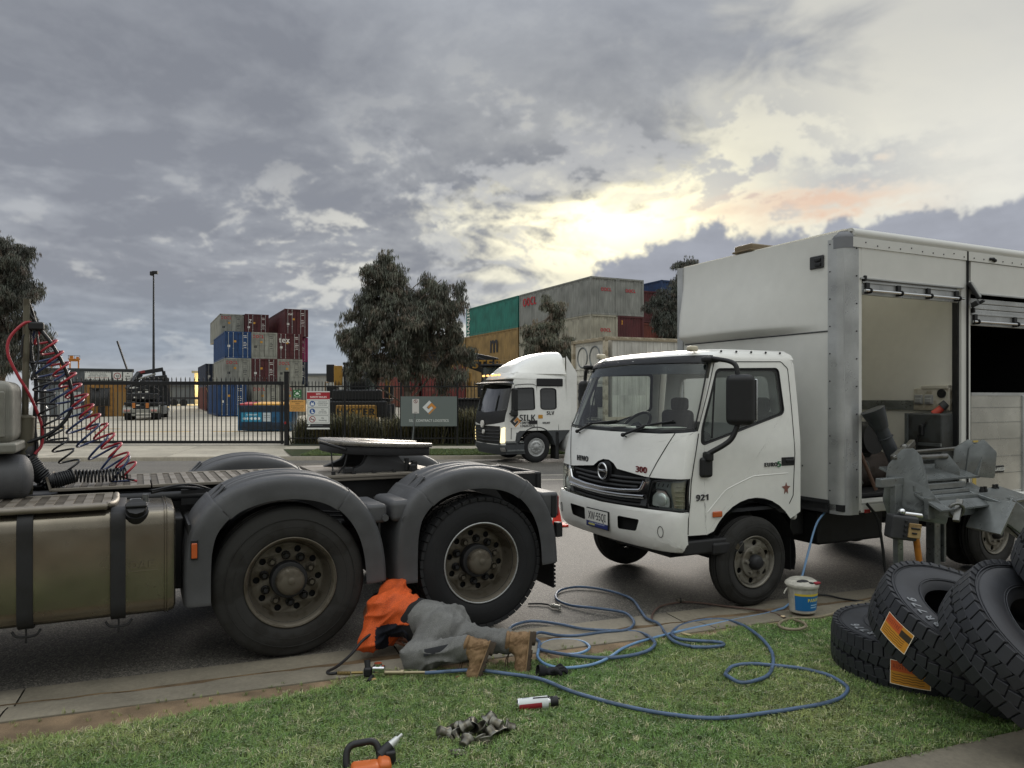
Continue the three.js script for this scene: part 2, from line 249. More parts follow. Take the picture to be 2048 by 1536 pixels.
// near kerb and gutter, cast in lengths
const kerb = new THREE.Group(); kerb.name = 'kerb'; kerb.userData.kind = 'structure'; scene.add(kerb);
const PROFILE = [[-0.01, -0.1], [0, 0.004], [0.31, -0.004], [0.345, 0.0], [0.37, 0.022], [0.42, 0.045], [0.52, 0.06], [0.68, 0.068], [0.7, 0.064], [0.7, -0.1]];
const kerbMats = [M.concrete, mat('kerb concrete', '#989284', 0.9, 0, { map: rep(T.concrete, 1.1), bumpMap: rep(T.bump, 0.5), bumpScale: 0.0015 })];
for (let i = -6; i < 9; i++) {
  const s0 = -0.92 + i * 2.3, s1 = s0 + 2.29;
  mesh('kerb_length', sheet((u, v) => { const k = v * (PROFILE.length - 1), j = min(PROFILE.length - 2, floor(k)), t = k - j; return K(mix(s0, s1, u), mix(PROFILE[j][0], PROFILE[j + 1][0], t), mix(PROFILE[j][1], PROFILE[j + 1][1], t)); }, 6, (PROFILE.length - 1) * 2), kerbMats[abs(i) % 2], kerb);
}
// dirt that has gathered in the gutter and along the kerb's back
const dirt = mat('dry dirt', '#8a7860', 0.95, 0, { map: rep(T.soil, 0.8), bumpMap: rep(T.soil, 0.5), bumpScale: 0.004 });
tag(structure('gutter_dirt', sheet((u, v) => { const s = -9 + 18 * u, n = fbm(s * 2.2, 3, 4), n2 = fbm(s * 3.1 + 9, 8, 4); const w = 0.25 + (v - 0.5) * max(0.008, 0.22 * (n - 0.3)) + 0.07 * (n2 - 0.5); return K(s, w, lerpTab(PROFILE.slice(1, 9), w)[0] + 0.006 * sin(PI * v) + 0.001); }, 240, 4), dirt), 'line of brown dirt lying in the gutter of the near kerb', 'dirt');
const vy = (s, w) => 0.072 + 0.02 * sstep(0.7, 1.6, w) + 0.012 * (fbm(s * 1.3, w * 1.3, 3) - 0.5);
structure('verge_soil', sheet((u, v) => { const s = -14 + 30 * u, w = 0.7 + 8 * v * v; return K(s, w, w > 2.72 && w < 4.4 ? 0.03 : w < 0.72 ? 0.058 : vy(s, w) - 0.008); }, 90, 90), mat('bare verge soil', '#a6937a', 0.95, 0, { map: rep(T.soil, 0.9), bumpMap: rep(T.soil, 0.5), bumpScale: 0.006 }));
const bare = (s, w) => {                          // 0 = bare dirt, 1 = thick turf
  const n = fbm(s * 2.4 + 4, w * 2.4, 5), edge = 0.79 + 0.28 * (fbm(s * 0.9 + 20, 1, 4) - 0.42) + 0.26 * exp(-(((s + 2.7) / 1.1) ** 2)) + 0.12 * exp(-(((s - 0.25) / 0.5) ** 2));
  return sstep(-0.06, 0.16, w - edge + (n - 0.5) * 0.35);
};
// footpath behind the verge, in slabs
const path = new THREE.Group(); path.name = 'footpath'; path.userData.kind = 'structure'; scene.add(path);
for (let i = -5; i < 8; i++) { const s0 = i * 1.5 + 0.4, s1 = s0 + 1.488; mesh('slab', sheet((u, v) => K(mix(s0, s1, u), mix(4.3, 2.8, v), 0.105), 2, 2, 0.08), i % 2 ? M.concrete : kerbMats[1], path); }
// turf: tufts of short blades
function tuft(seed, n, len, spread, wid) {
  const r = rng(seed), pos = [], idx = [];
  for (let i = 0; i < n; i++) {
    const a = r() * 2 * PI, q = r() * spread, x = q * cos(a), z = q * sin(a), h = len * (0.5 + 0.8 * r()), lean = 0.3 + 1.1 * r(), b = r() * 2 * PI, lx = cos(b), lz = sin(b), w = wid * (0.6 + 0.7 * r()), px = -lz * w, pz = lx * w, o = pos.length / 3;
    pos.push(x - px, 0, z - pz, x + px, 0, z + pz);
    pos.push(x + lx * h * 0.25 * lean - px * 0.8, h * 0.62, z + lz * h * 0.25 * lean - pz * 0.8, x + lx * h * 0.25 * lean + px * 0.8, h * 0.62, z + lz * h * 0.25 * lean + pz * 0.8);
    pos.push(x + lx * h * 0.7 * lean, h * (1.02 - 0.3 * lean), z + lz * h * 0.7 * lean);
    idx.push(o, o + 1, o + 3, o, o + 3, o + 2, o + 2, o + 3, o + 4);
  }
  const g = new THREE.BufferGeometry(); g.setAttribute('position', new THREE.Float32BufferAttribute(pos, 3)); g.setIndex(idx); g.computeVertexNormals(); return g;
}
const blade = mat('grass blade', '#ffffff', 0.75, 0, { physical: true, transmission: 0.25, thickness: 0 });
function turf(name, label, spots, tint) {
  const im = new THREE.InstancedMesh(tuft(11, 11, 0.04, 0.024, 0.0021), blade, spots.length), m = new THREE.Matrix4(), e = new THREE.Euler(), q = new THREE.Quaternion(), c = new THREE.Color();
  spots.forEach(([x, y, z, k, t], i) => { e.set(0.15 * (hash2(i, 3) - 0.5), hash2(i, 7) * 6.28, 0.15 * (hash2(i, 5) - 0.5)); m.compose(V3(x, y, z), q.setFromEuler(e), V3(k, k, k)); im.setMatrixAt(i, m); im.setColorAt(i, c.setRGB(...tint(t, i))); });
  im.name = numbered(name); scene.add(im); return tag(im, label, 'grass', null, 'stuff');
}
{
  const r = rng(77), spots = [];
  for (let i = 0; i < 84000; i++) {
    const s = -5.6 + 12.4 * r(), w = 0.66 + 2.2 * r(); if (w > 2.79 + 0.05 * (fbm(s * 6, 4, 3) - 0.4)) continue;
    const b = bare(s, w); if (r() > b * 0.97 + 0.025) continue;
    const patch = fbm(s * 1.1 + 50, w * 1.1, 4), p = K(s, w, vy(s, w) - 0.006);
    spots.push([...p, (0.55 + 0.5 * b) * (0.75 + 0.5 * r()) * (0.8 + 0.5 * patch), clamp((patch - 0.36) * 2.2 + (r() - 0.5) * 0.9 + (1 - b) * 0.6)]);
  }
  turf('verge_grass', 'short green lawn grass covering the verge in the foreground', spots, (t, i) => { const v = 0.55 + 0.9 * hash2(i, 91); return hash2(i, 13) < 0.1 ? [0.56 * v, 0.53 * v, 0.32 * v] : [mix(0.15, 0.31, t) * v, mix(0.27, 0.35, t) * v, mix(0.06, 0.115, t) * v]; });
}
// far side of the street
const FAR = [[-60, 20.5], [-40, 22.5], [-25, 24.6], [-14, 25.9], [0, 27.4], [6, 29.3], [12, 32.5], [30, 43], [60, 62]], farD = (x) => splineTab(FAR, x)[0];
structure('far_kerb', sheet((u, v) => { const X = -60 + 120 * u, d = farD(X), [o, y] = [[-0.3, 0.01], [-0.02, 0.0], [0, 0.1], [0.14, 0.125], [0.15, 0.0]][round(v * 4)]; return [X, hRoad(d) + y, -(d + o)]; }, 160, 4), M.concrete);
const farConc = mat('pale concrete', '#ccc7ba', 0.8, 0, { map: rep(T.concrete, 3.1) }), farLawn = mat('verge lawn', '#6f8038', 0.95, 0, { map: rep(T.lawn, 1.3) });
structure('far_verge', sheet((u, v) => { const X = mix(mix(-7.62, -8.72, v), 18.4, u), d = mix(farD(X) + 0.15, max(29.3, farD(X) + 0.6), v); return [X, mix(hRoad(farD(X)) + 0.12, hYard(29.3), v) + 0.012 * fbm(X * 2, d * 2, 3), -d]; }, 60, 6), farLawn);
structure('far_footpath', sheet((u, v) => { const X = mix(mix(-8.72, -8.98, v), 18.4, u), d = mix(max(29.3, farD(X) + 0.6), max(30.7, farD(X) + 2), v); return [X, hYard(d) + 0.014, -d]; }, 40, 3), farConc);
const drive = new THREE.Group(); drive.name = 'driveway'; drive.userData.kind = 'structure'; scene.add(drive);
const farConc2 = mat('pale concrete slab', '#c5c0b3', 0.8, 0, { map: rep(T.concrete, 2.7) });
for (let i = 0; i < 6; i++) for (let j = 0; j < 2; j++) mesh('slab', sheet((u, v) => { const t = (i + u * 0.996) / 6, q = (j + v * 0.994) / 2, X = mix(mix(-34, -7.6, t), mix(-30, -9.0, t), q), d = mix(farD(X) + 0.15, 31.0, q); return [X, mix(hRoad(farD(X)) + 0.05, hYard(31), q) + 0.02, -d]; }, 6, 6), (i + j) % 2 ? farConc : farConc2, drive);
structure('yard', sheet((u, v) => { const X = -90 + 170 * u, d = 30.9 + 170 * v * v; return [X, hYard(d), -d]; }, 40, 60), mat('yard concrete', '#d2cdc0', 0.75, 0, { map: rep(T.concrete, 5.3) }));
structure('verge_under_fence', sheet((u, v) => { const X = -9 + 26 * u, d = mix(30.68, 36, v); return [X, hYard(d) + 0.03, -d]; }, 30, 4), farLawn);
const yellowLine = mat('yellow line paint', '#c9a23a', 0.8, 0, { map: rep(T.grime, 1.3) });
for (const [x0, d0, x1, d1, w] of [[-24, 41, -17.5, 41.6, 0.5], [-16.4, 41.7, -14.6, 41.9, 0.5], [-32, 46, -23, 45, 0.35], [-36, 50, -26, 48.6, 0.3]]) structure('yard_marking', sheet((u, v) => { const d = mix(d0, d1, u) + v * w; return [mix(x0, x1, u), hYard(d) + 0.012, -d]; }, 4, 1), yellowLine);
{
  const r = rng(5), spots = [];
  for (let i = 0; i < 9000; i++) { const X = -7.4 + 12 * r(), d = mix(farD(X) + 0.2, 29.25, r()); spots.push([X, mix(hRoad(farD(X)) + 0.12, hYard(29.3), (d - farD(X)) / max(0.3, 29.3 - farD(X))), -d, 1.3 + r(), r()]); }
  turf('far_verge_grass', 'green grass strip beside the far footpath in front of the fence', spots, (t, i) => { const v = 0.8 + 0.5 * hash2(i, 9); return [mix(0.09, 0.16, t) * v, mix(0.16, 0.19, t) * v, 0.05 * v]; });
}

// ---------------------------------------------------------------- wheels and tyres
// outer face of a wheel at z = 0, axle along z, centre at the origin
const TYRE = (R, w, b) => [[b - 0.012, -0.05], [b + 0.012, -0.022], [b + 0.05, -0.004], [b + (R - b) * 0.45, 0], [R - 0.075, -0.006], [R - 0.035, -0.018], [R - 0.018, -0.028], [R - 0.004, -0.045], [R, -0.07]];
function tyreShape(R, w, b, grooves, closed) {
  const half = TYRE(R, w, b), prof = [...half];
  for (const g of grooves) prof.push([R, -g + 0.008], [R - 0.014, -g + 0.005], [R - 0.014, -g - 0.005], [R, -g - 0.008]);
  for (const [r, z] of [...half].reverse()) prof.push([r, -w - z]);
  if (closed) { for (const [r, z] of [[b + 0.02, -w + 0.062], [b + 0.09, -w + 0.03], [R - 0.06, -w + 0.05], [R - 0.032, -w / 2], [R - 0.06, -0.05], [b + 0.09, -0.03], [b + 0.02, -0.062]]) prof.push([r, z]); prof.push(half[0]); }
  return lathe(prof, 72, 'z');
}
function lugs(R, w, n, depth = 0.016, seed = 1, mid = true) {       // tread blocks on both shoulders and two staggered middle rows
  const out = [], r = rng(seed), step = 2 * PI / n;
  for (let i = 0; i < n; i++) for (const [z, l, ph, tw] of mid ? [[-0.048, 0.078, 0, 0.12], [-w + 0.048, 0.078, 0.5, -0.12], [-w / 2 + 0.036, 0.058, 0.35, -0.3], [-w / 2 - 0.036, 0.058, 0.8, 0.3]] : [[-0.046, 0.07, 0, 0.1], [-w + 0.046, 0.07, 0.5, -0.1]]) {
    const a = (i + ph) * step, g = new RoundedBoxGeometry(step * R * 0.9, depth + 0.012, l, 1, 0.003);
    g.rotateY(tw); if (abs(z) < 0.06 || abs(z + w) < 0.06) g.rotateX((abs(z) < 0.06 ? 1 : -1) * 0.16);
    g.translate(0, R + (depth - 0.012) / 2 - 0.004 - (abs(z) < 0.06 || abs(z + w) < 0.06 ? 0.005 : 0), z); g.rotateZ(-a); out.push(g);
  }
  return out;
}
function driveWheel(parent, x, z, { lug, rubber, steel, turn }) {   // a dual drive wheel: outer tyre and rim, inner tyre
  const R = 0.52, w = 0.285, g = new THREE.Group(); g.name = 'wheel'; g.position.set(x, R, z); g.rotation.z = turn; parent.add(g);
  mesh('tyre', [tyreShape(lug ? R - 0.016 : R, w, 0.292, lug ? [] : [0.08, 0.143, 0.205]), lug ? lugs(R - 0.016, w, 46, 0.016) : to(0, 0, 0.0025, 0.44, -0.001, 72), to(0, 0, 0.002, 0.385, -0.001, 72)], rubber, g);
  mesh('tyre', put(tyreShape(R - 0.004, w, 0.292, [0.1, 0.185]), 0, 0, -0.34), M.rubberDusty, g);
  mesh('rim', [lathe([[0.288, -0.05], [0.302, -0.03], [0.312, -0.02], [0.309, -0.012], [0.296, -0.016], [0.288, -0.035], [0.279, -0.055], [0.272, -0.10], [0.258, -0.15], [0.246, -0.168]], 64, 'z'), lathe([[0.288, -0.05], [0.288, -0.24], [0.3, -0.27]], 48, 'z'),
    plate(ring(0.252, 64), 0.014, -0.176, 0.002, Array.from({ length: 10 }, (_, i) => ring(0.0235, 16, 0.214 * cos((i + 0.5) * PI / 5), 0.214 * sin((i + 0.5) * PI / 5))))], steel, g);
  mesh('rim_lip', to(0, 0, 0.006, 0.309, -0.013, 64), lug ? M.alu : steel, g);
  mesh('brake_drum', cy(0.24, 0.24, 0.2, 0, 0, -0.29, 'z', 32), M.hole, g);
  mesh('hub', [lathe([[0.128, -0.17], [0.128, -0.10], [0.118, -0.085], [0.0, -0.083]], 40, 'z')], M.frame, g);
  mesh('hub_cap', [lathe([[0.098, -0.09], [0.097, -0.045], [0.09, -0.03], [0.07, -0.018], [0.035, -0.011], [0.0, -0.009]], 40, 'z'), put(lathe([[0.024, -0.012], [0.024, -0.004], [0, -0.003]], 20, 'z'), 0.004, 0.008, 0)], steel, g);
  for (let i = 0; i < 10; i++) { const a = i * PI / 5 + 0.1; mesh('wheel_nut', [lathe([[0.03, -0.166], [0.031, -0.145], [0.024, -0.14]], 14, 'z').translate(0.1675 * cos(a), 0.1675 * sin(a), 0), put(new THREE.CylinderGeometry(0.016, 0.017, 0.045, 6), 0.1675 * cos(a), 0.1675 * sin(a), -0.145, PI / 2)], i % 3 ? M.frame : M.rim, g); }
  return g;
}

// ---------------------------------------------------------------- prime mover on the left (x to the rear, z to the kerb, base at the front drive wheel)
const TR = thing('tractor_truck', 'grey and silver prime mover without trailer, fuel tank and fifth wheel showing, beside the kerb', 'truck', [-1.53, 0, -5.3], A);
driveWheel(TR, 0.01, 0, { lug: false, rubber: M.rubberDusty, steel: M.rim, turn: 0.3 });
driveWheel(TR, 1.45, 0, { lug: true, rubber: M.rubber, steel: M.rim, turn: 0.15 });
for (const x of [0, 1.4]) { const g = new THREE.Group(); g.name = 'wheel'; g.position.set(x, 0.52, -2.5); TR.add(g); mesh('tyre', [put(tyreShape(0.516, 0.285, 0.292, [0.1]), 0, 0, 0.285), put(tyreShape(0.516, 0.285, 0.292, [0.1]), 0, 0, 0.63)], M.rubberDusty, g); }
mesh('axle', [cy(0.075, 0.075, 2.0, 0, 0.52, -1.25, 'z'), sp(0.2, 0, 0.52, -1.25, 1, 1, 0.9), cy(0.075, 0.075, 2.0, 1.4, 0.52, -1.25, 'z'), sp(0.2, 1.4, 0.52, -1.25), rod([-1.5, 0.62, -1.25], [1.4, 0.55, -1.25], 0.05)], M.frame, TR);
for (const x of [-0.28, 0.3, 1.12, 1.7]) for (const z of [-0.88, -1.62]) mesh('air_spring', cy(0.13, 0.13, 0.3, x, 0.7, z), M.black, TR);
for (const z of [-0.85, -1.65]) mesh('chassis_rail', [bx(5.6, 0.24, 0.02, -0.45, 0.98, z), bx(5.6, 0.015, 0.08, -0.45, 1.1075, z - 0.03 * Math.sign(z + 1.25)), bx(5.6, 0.015, 0.08, -0.45, 0.853, z - 0.03 * Math.sign(z + 1.25))], M.frame, TR);
for (const [x, w] of [[-1.6, 0.2], [-0.5, 0.12], [0.7, 0.2], [1.9, 0.1]]) mesh('cross_member', bx(w, 0.2, 0.76, x, 0.97, -1.25), M.frame, TR);
mesh('frame_end', [rb(0.05, 0.26, 0.95, 0.02, 2.36, 0.99, -1.25), bx(0.3, 0.16, 0.06, 2.24, 1.03, -0.83)], M.frame, TR);
mesh('side_tube', [rod([-3.0, 1.09, -0.7], [0.1, 1.075, -0.7], 0.035, 14), bx(0.2, 0.11, 0.04, -0.56, 1.07, -0.69)], M.black, TR);
mesh('suspension_bracket', rb(0.5, 0.3, 0.16, 0.03, 0.7, 0.66, -0.78), M.frame, TR); for (const [a, b, r] of [[[-0.45, 0.56, -0.7], [0.0, 0.5, -0.7], 0.035], [[0.95, 0.56, -0.7], [1.4, 0.5, -0.7], 0.035], [[0.62, 0.75, -0.66], [0.5, 0.98, -0.75], 0.016], [[0.86, 0.75, -0.66], [0.8, 0.98, -0.75], 0.016], [[0.5, 0.8, -0.6], [0.95, 0.78, -0.58], 0.03]]) mesh('suspension_rod', rod(a, b, r), M.frame, TR);
// deck plates: bars with slots
function deck(x0, x1, z0, z1, y, n, name = 'deck_plate') {
  const g = new THREE.Group(); g.name = name; TR.add(g); const st = (x1 - x0) / n, grip = mat('worn grip strip', '#57524a', 0.7, 0.4, { map: rep(T.grime, 0.3) });
  mesh('base', bx(x1 - x0, 0.01, z0 - z1, (x0 + x1) / 2, y - 0.008, (z0 + z1) / 2), M.tread, g);
  for (let i = 0; i < n; i++) mesh(i % 2 ? 'rib' : 'grip_strip', bx(st * 0.93, i % 2 ? 0.012 : 0.006, z0 - z1 - 0.04, x0 + (i + 0.5) * st, y + (i % 2 ? 0.003 : 0), (z0 + z1) / 2), i % 2 ? M.tread : grip, g);
  for (const z of [z0, z1]) mesh('edge', rb(x1 - x0, 0.025, 0.018, 0.006, (x0 + x1) / 2, y, z), M.tread, g);
  return g;
}
deck(-1.5, -0.86, -0.76, -1.66, 1.155, 14); deck(-0.85, 0.32, -0.76, -1.66, 1.155, 26);
mesh('deck_lip', [put(bx(0.012, 0.1, 0.5, 0, 0, 0), -1.5, 1.2, -0.98, 0, 0, 0.25)], M.tread, TR);
// fuel tank with straps and cap
const TANK = rounded([[-0.01, 0.40], [-0.01, 1.09], [-0.66, 1.09], [-0.66, 0.40]], 0.11);
{
  const g = plate(TANK.map(([z, y]) => [-z, y]), 2.3, 0, 0.035); g.rotateY(PI / 2); g.translate(-0.725 - 2.3, 0, 0); g.computeBoundingBox();
  const zc = g.boundingBox; g.translate(0, 0, -zc.max.z - 0.005);
  const t = mesh('fuel_tank', g, M.tank, TR);
  mesh('seam', [-0.79, -0.775].map((x) => put(plate(rounded([[0, 0.392], [0, 1.098], [0.69, 1.098], [0.69, 0.392]], 0.11), 0.006, 0, 0.001, [rounded([[0.02, 0.41], [0.02, 1.08], [0.67, 1.08], [0.67, 0.41]], 0.1)]), 0, 0, 0, 0, PI / 2).translate(x, 0, 0.004)), M.tank, t);
  mesh('maker_mark', [text('DAF', 0.045, 0.008, -0.92, 0.735, -0.006, 0, 1.25), bx(0.17, 0.006, 0.006, -0.92, 0.695, -0.004)], M.tank, t);
}
for (const x of [-1.10, -1.60]) {
  const s = mesh('tank_strap', put(plate(rounded([[-0.006, 0.385], [-0.006, 1.105], [0.68, 1.105], [0.68, 0.385]], 0.12), 0.085, 0, 0.004, [rounded([[0.008, 0.405], [0.008, 1.085], [0.66, 1.085], [0.66, 0.405]], 0.105)]), 0, 0, 0, 0, PI / 2).translate(x, 0, 0.008), M.frame, TR);
  mesh('strap_bracket', [hose([[x - 0.03, 0.385, -0.05], [x, 0.352, -0.045], [x + 0.09, 0.352, -0.045], [x + 0.12, 0.385, -0.05]], 0.008, 20, 6), rod([x + 0.045, 0.42, -0.04], [x + 0.045, 0.31, -0.045], 0.006)], M.frame, s);
}
{ const c = mesh('tank_cap', [put(new THREE.CylinderGeometry(0.07, 0.08, 0.05, 22), -0.955, 1.065, -0.045, 0.8), put(new THREE.CylinderGeometry(0.062, 0.062, 0.045, 9), -0.955, 1.095, -0.012, 0.8), put(rb(0.125, 0.025, 0.035, 0.01, 0, 0, 0), -0.955, 1.115, 0.008, 0.8)], M.black, TR); mesh('latch', [rb(0.07, 0.035, 0.05, 0.008, -0.96, 1.125, -0.13), cy(0.018, 0.018, 0.05, -0.9, 1.14, -0.16)], M.steel, c); }
{ const g = deck(-3.0, -1.1, -0.05, -0.62, 1.125, 36, 'tank_step'); mesh('rim', [hose([[-3, 1.115, -0.03], [-1.28, 1.115, -0.03], [-1.13, 1.118, -0.06], [-1.08, 1.12, -0.2], [-1.08, 1.12, -0.6]], 0.022, 60, 8)], M.tread, g); }
mesh('step_box', [rb(0.5, 0.52, 0.4, 0.06, -2.03, 0.72, -0.16)], M.tank, TR);
mesh('step_grab', [rb(0.03, 0.09, 0.05, 0.01, -1.76, 0.88, 0.02), rb(0.03, 0.09, 0.05, 0.01, -1.76, 0.55, 0.02)], M.steel, TR);
// mudguards
const ARCH = [[-0.655, 0.43], [-0.655, 0.62], [-0.645, 0.8], [-0.605, 0.95], [-0.52, 1.07], [-0.40, 1.165], [-0.24, 1.225], [-0.06, 1.25], [0.12, 1.24], [0.29, 1.195], [0.43, 1.11], [0.545, 0.98], [0.62, 0.83], [0.66, 0.66], [0.675, 0.47]];
function mudguard(x, z0, z1, name, cut = 0) {
  const c = curve(ARCH.map(([a, b]) => [a, b, 0])), g = new THREE.Group(); g.name = name; g.position.set(x, 0, 0); TR.add(g);
  const prof = [[0, -0.15], [0.0, -0.07], [0.006, -0.03], [0.03, -0.004], [0.08, 0.008], [0.13, 0.012], [0.2, 0.012], [0.215, 0.024], [0.31, 0.024], [0.325, 0.013], [0.38, 0.013], [0.395, 0.024], [0.49, 0.024], [0.505, 0.012], [0.62, 0.012], [0.66, 0.026], [0.70, 0.026], [0.74, 0.012], [0.9, 0.01], [0.97, 0.0], [1, -0.1]];
  const piece = (u0, u1, lift) => sheet((u, v) => {
    const t = mix(u0, u1, u), p = c.getPointAt(t), d = c.getTangentAt(t), k = v * (prof.length - 1), j = min(prof.length - 2, floor(k)), q = k - j, f = mix(prof[j][0], prof[j + 1][0], q);
    let off = mix(prof[j][1], prof[j + 1][1], q); const top = sstep(0.30, 0.38, t) * sstep(0.72, 0.66, t); if (f > 0.15 && f < 0.8) off = mix(0.012, off, top);
    off += lift; return [p.x - d.y * off, p.y + d.x * off, mix(z0, z1, f)];
  }, 36, (prof.length - 1) * 2, 0.006);
  mesh('front_section', piece(0, 0.30, 0.008), M.fender, g); mesh('top_section', piece(0.296, 0.70, 0), M.fender, g); mesh('rear_section', piece(0.696, 1, 0.008), M.fender, g);
  mesh('rib', [[-0.5, 1.09, -0.13], [-0.5, 1.09, -0.3]].map(([a, b, z]) => put(rb(0.26, 0.014, 0.05, 0.02, 0, 0, 0), a, b + 0.012, (z0 > -1 ? z : -2.5 - z), 0, 0, 0.84)), M.fender, g);
  return g;
}
const mg1 = mudguard(0, 0.02, -0.6, 'mudguard'), mg2 = mudguard(1.43, 0.02, -0.6, 'mudguard');
mudguard(0, -1.9, -2.52, 'mudguard'); mudguard(1.4, -1.9, -2.52, 'mudguard');
for (const g of [mg1, mg2]) for (const x of [-0.64, 0.645]) mesh('inner_flap', bx(0.015, 0.5, 0.5, x, 0.71, -0.3), M.black, g);
mesh('corner_box', [rb(0.16, 0.14, 0.5, 0.03, 0.62, 0.95, -0.28), cy(0.025, 0.025, 0.02, 0.68, 0.92, -0.02, 'z', 12)], M.fender, mg1);
mesh('corner_box', [rb(0.2, 0.16, 0.5, 0.04, -0.6, 0.96, -0.27), cy(0.03, 0.03, 0.02, -0.6, 0.9, 0.0, 'z', 14)], M.fender, mg2);
mesh('corner_box', [rb(0.16, 0.2, 0.46, 0.03, 0.64, 0.93, -0.27)], M.fender, mg2);
{ const l = mesh('side_marker', rb(0.036, 0.1, 0.02, 0.006, -0.615, 0.8, 0.028), M.amber, TR); mesh('housing', rb(0.046, 0.13, 0.014, 0.005, -0.615, 0.805, 0.022), M.black, l); }
mesh('hanging_chain', [hose([[0.665, 0.5, -0.02], [0.668, 0.38, -0.025], [0.675, 0.27, -0.05], [0.70, 0.16, -0.09]], 0.011, 30, 6), ...Array.from({ length: 14 }, (_, i) => put(new THREE.TorusGeometry(0.013, 0.004, 5, 8), 0.667 + 0.002 * i, 0.48 - 0.023 * i, -0.024 - 0.004 * i, PI / 2, 0, 0))], M.frame, TR);
{ const f = mesh('mud_flap', [bx(0.012, 0.5, 0.56, 2.1, 0.5, -0.32), ...Array.from({ length: 14 }, (_, i) => bx(0.02, 0.02, 0.02, 2.1, 0.27 + i * 0.032, -0.035))], M.black, TR); mesh('bracket', [rb(0.06, 0.12, 0.06, 0.01, 2.15, 0.72, -0.06)], M.black, f); }
{ const l = mesh('tail_lamp', rb(0.05, 0.17, 0.3, 0.016, 2.135, 0.915, -0.2), M.red, TR); mesh('housing', rb(0.05, 0.19, 0.34, 0.012, 2.1, 0.915, -0.2), M.black, l); }
// fifth wheel
{
  const fw = new THREE.Group(); fw.name = 'fifth_wheel'; fw.position.set(0.9, 1.385, -1.25); fw.rotation.z = -0.055; TR.add(fw);
  const pts = rounded([[-0.42, -0.2], [-0.32, -0.4], [-0.05, -0.46], [0.2, -0.43], [0.52, -0.26], [0.5, -0.14], [0.12, -0.04, 0.03], [0.02, 0, 0.05], [0.12, 0.04, 0.03], [0.5, 0.14], [0.52, 0.26], [0.2, 0.43], [-0.05, 0.46], [-0.32, 0.4], [-0.42, 0.2]], 0.08);
  mesh('top_plate', put(plate(pts, 0.035, 0, 0.006), 0, 0, 0, -PI / 2), mat('greasy worn plate', '#9a9894', 0.38, 0.75, { map: rep(T.grime, 0.5), roughnessMap: rep(T.rough, 0.5) }), fw);
  mesh('skirt', [put(plate(pts.map(([a, b]) => [a * 0.96, b * 0.96]), 0.07, 0, 0.008, [ring(0.16, 20, -0.06, 0)]), 0, -0.072, 0, -PI / 2)], M.frame, fw);
  mesh('grease_slot', put(plate(rounded([[-0.1, -0.03], [0.1, -0.06], [0.1, 0.02], [-0.1, 0.03]], 0.02), 0.002, 0.0355), 0, 0.0, 0, -PI / 2), M.hole, fw);
  mesh('release_handle', [rod([-0.3, -0.03, 0.38], [-0.5, 0.02, 0.3], 0.012), rod([-0.4, -0.06, 0.3], [-0.38, -0.24, 0.32], 0.006), rod([-0.28, -0.06, 0.36], [-0.3, -0.16, 0.37], 0.006), rod([-0.3, -0.16, 0.37], [-0.36, -0.26, 0.33], 0.006)], M.frame, fw);
  for (const z of [-0.85, -1.65]) mesh('pedestal', put(plate(rounded([[-0.34, 0], [-0.16, 0.07], [-0.1, 0.19], [0.1, 0.19], [0.2, 0.07], [0.36, 0]], 0.03), 0.09, -0.045, 0.008), 0.9, 1.17, z + (z > -1 ? -0.05 : 0.05)), M.frame, TR);
  mesh('mounting_plate', [rb(1.02, 0.025, 1.02, 0.006, 0.9, 1.16, -1.25), rb(1.1, 0.04, 0.06, 0.01, 0.9, 1.14, -0.78)], M.tread, TR);
  for (let i = 0; i < 6; i++) mesh('bolt', put(new THREE.CylinderGeometry(0.018, 0.018, 0.025, 6), 0.48 + 0.17 * i, 1.185, -0.8), M.frame, TR);
  mesh('valve_block', [rb(0.06, 0.06, 0.08, 0.01, 1.16, 1.2, -0.84), rb(0.05, 0.09, 0.05, 0.01, 1.2, 1.21, -0.9), rb(0.07, 0.05, 0.09, 0.01, 0.62, 1.2, -0.88), cy(0.02, 0.02, 0.1, 1.12, 1.23, -0.86)], M.frame, TR);
}
// back of the cab: hose mast, air tanks, ribbed box
mesh('hose_mast', [rod([-1.68, 1.1, -0.98], [-1.665, 1.66, -0.98], 0.062, 18), rod([-1.665, 1.66, -0.98], [-1.655, 2.5, -0.98], 0.022, 12), sp(0.064, -1.665, 1.655, -0.98, 1, 0.4, 1)], mat('dusty mast paint', '#6a6758', 0.6, 0.2, { map: rep(T.grime, 0.4) }), TR);
mesh('air_tank', [cy(0.15, 0.15, 0.9, -2.1, 1.27, -0.62, 'x', 28), sp(0.15, -1.65, 1.27, -0.62, 0.5, 1, 1, 24)], M.fender, TR);
mesh('air_tank', [cy(0.13, 0.13, 0.7, -2.0, 1.42, -1.05, 'x', 28), sp(0.13, -1.65, 1.42, -1.05, 0.45, 1, 1, 24)], M.fender, TR);
{ const b = mesh('ribbed_box', [rb(0.9, 0.42, 0.5, 0.07, -2.13, 1.7, -0.74)], mat('pale dusty plastic', '#8a897f', 0.65, 0, { map: rep(T.dust, 0.6) }), TR); for (let i = 0; i < 7; i++) mesh('rib', rb(0.035, 0.3, 0.02, 0.012, -1.74 - i * 0.075, 1.69, -0.485), b.material, b); mesh('base_rail', rb(0.95, 0.07, 0.54, 0.02, -2.13, 1.47, -0.72), b.material, b); }
mesh('hose_coupling', [cy(0.045, 0.05, 0.16, -1.80, 1.36, -0.62, 'x', 16), rb(0.16, 0.14, 0.06, 0.015, -1.98, 1.4, -0.5), rb(0.1, 0.09, 0.12, 0.02, -1.92, 1.46, -0.52), rb(0.26, 0.02, 0.16, 0.005, -1.9, 1.31, -0.55)], M.black, TR);
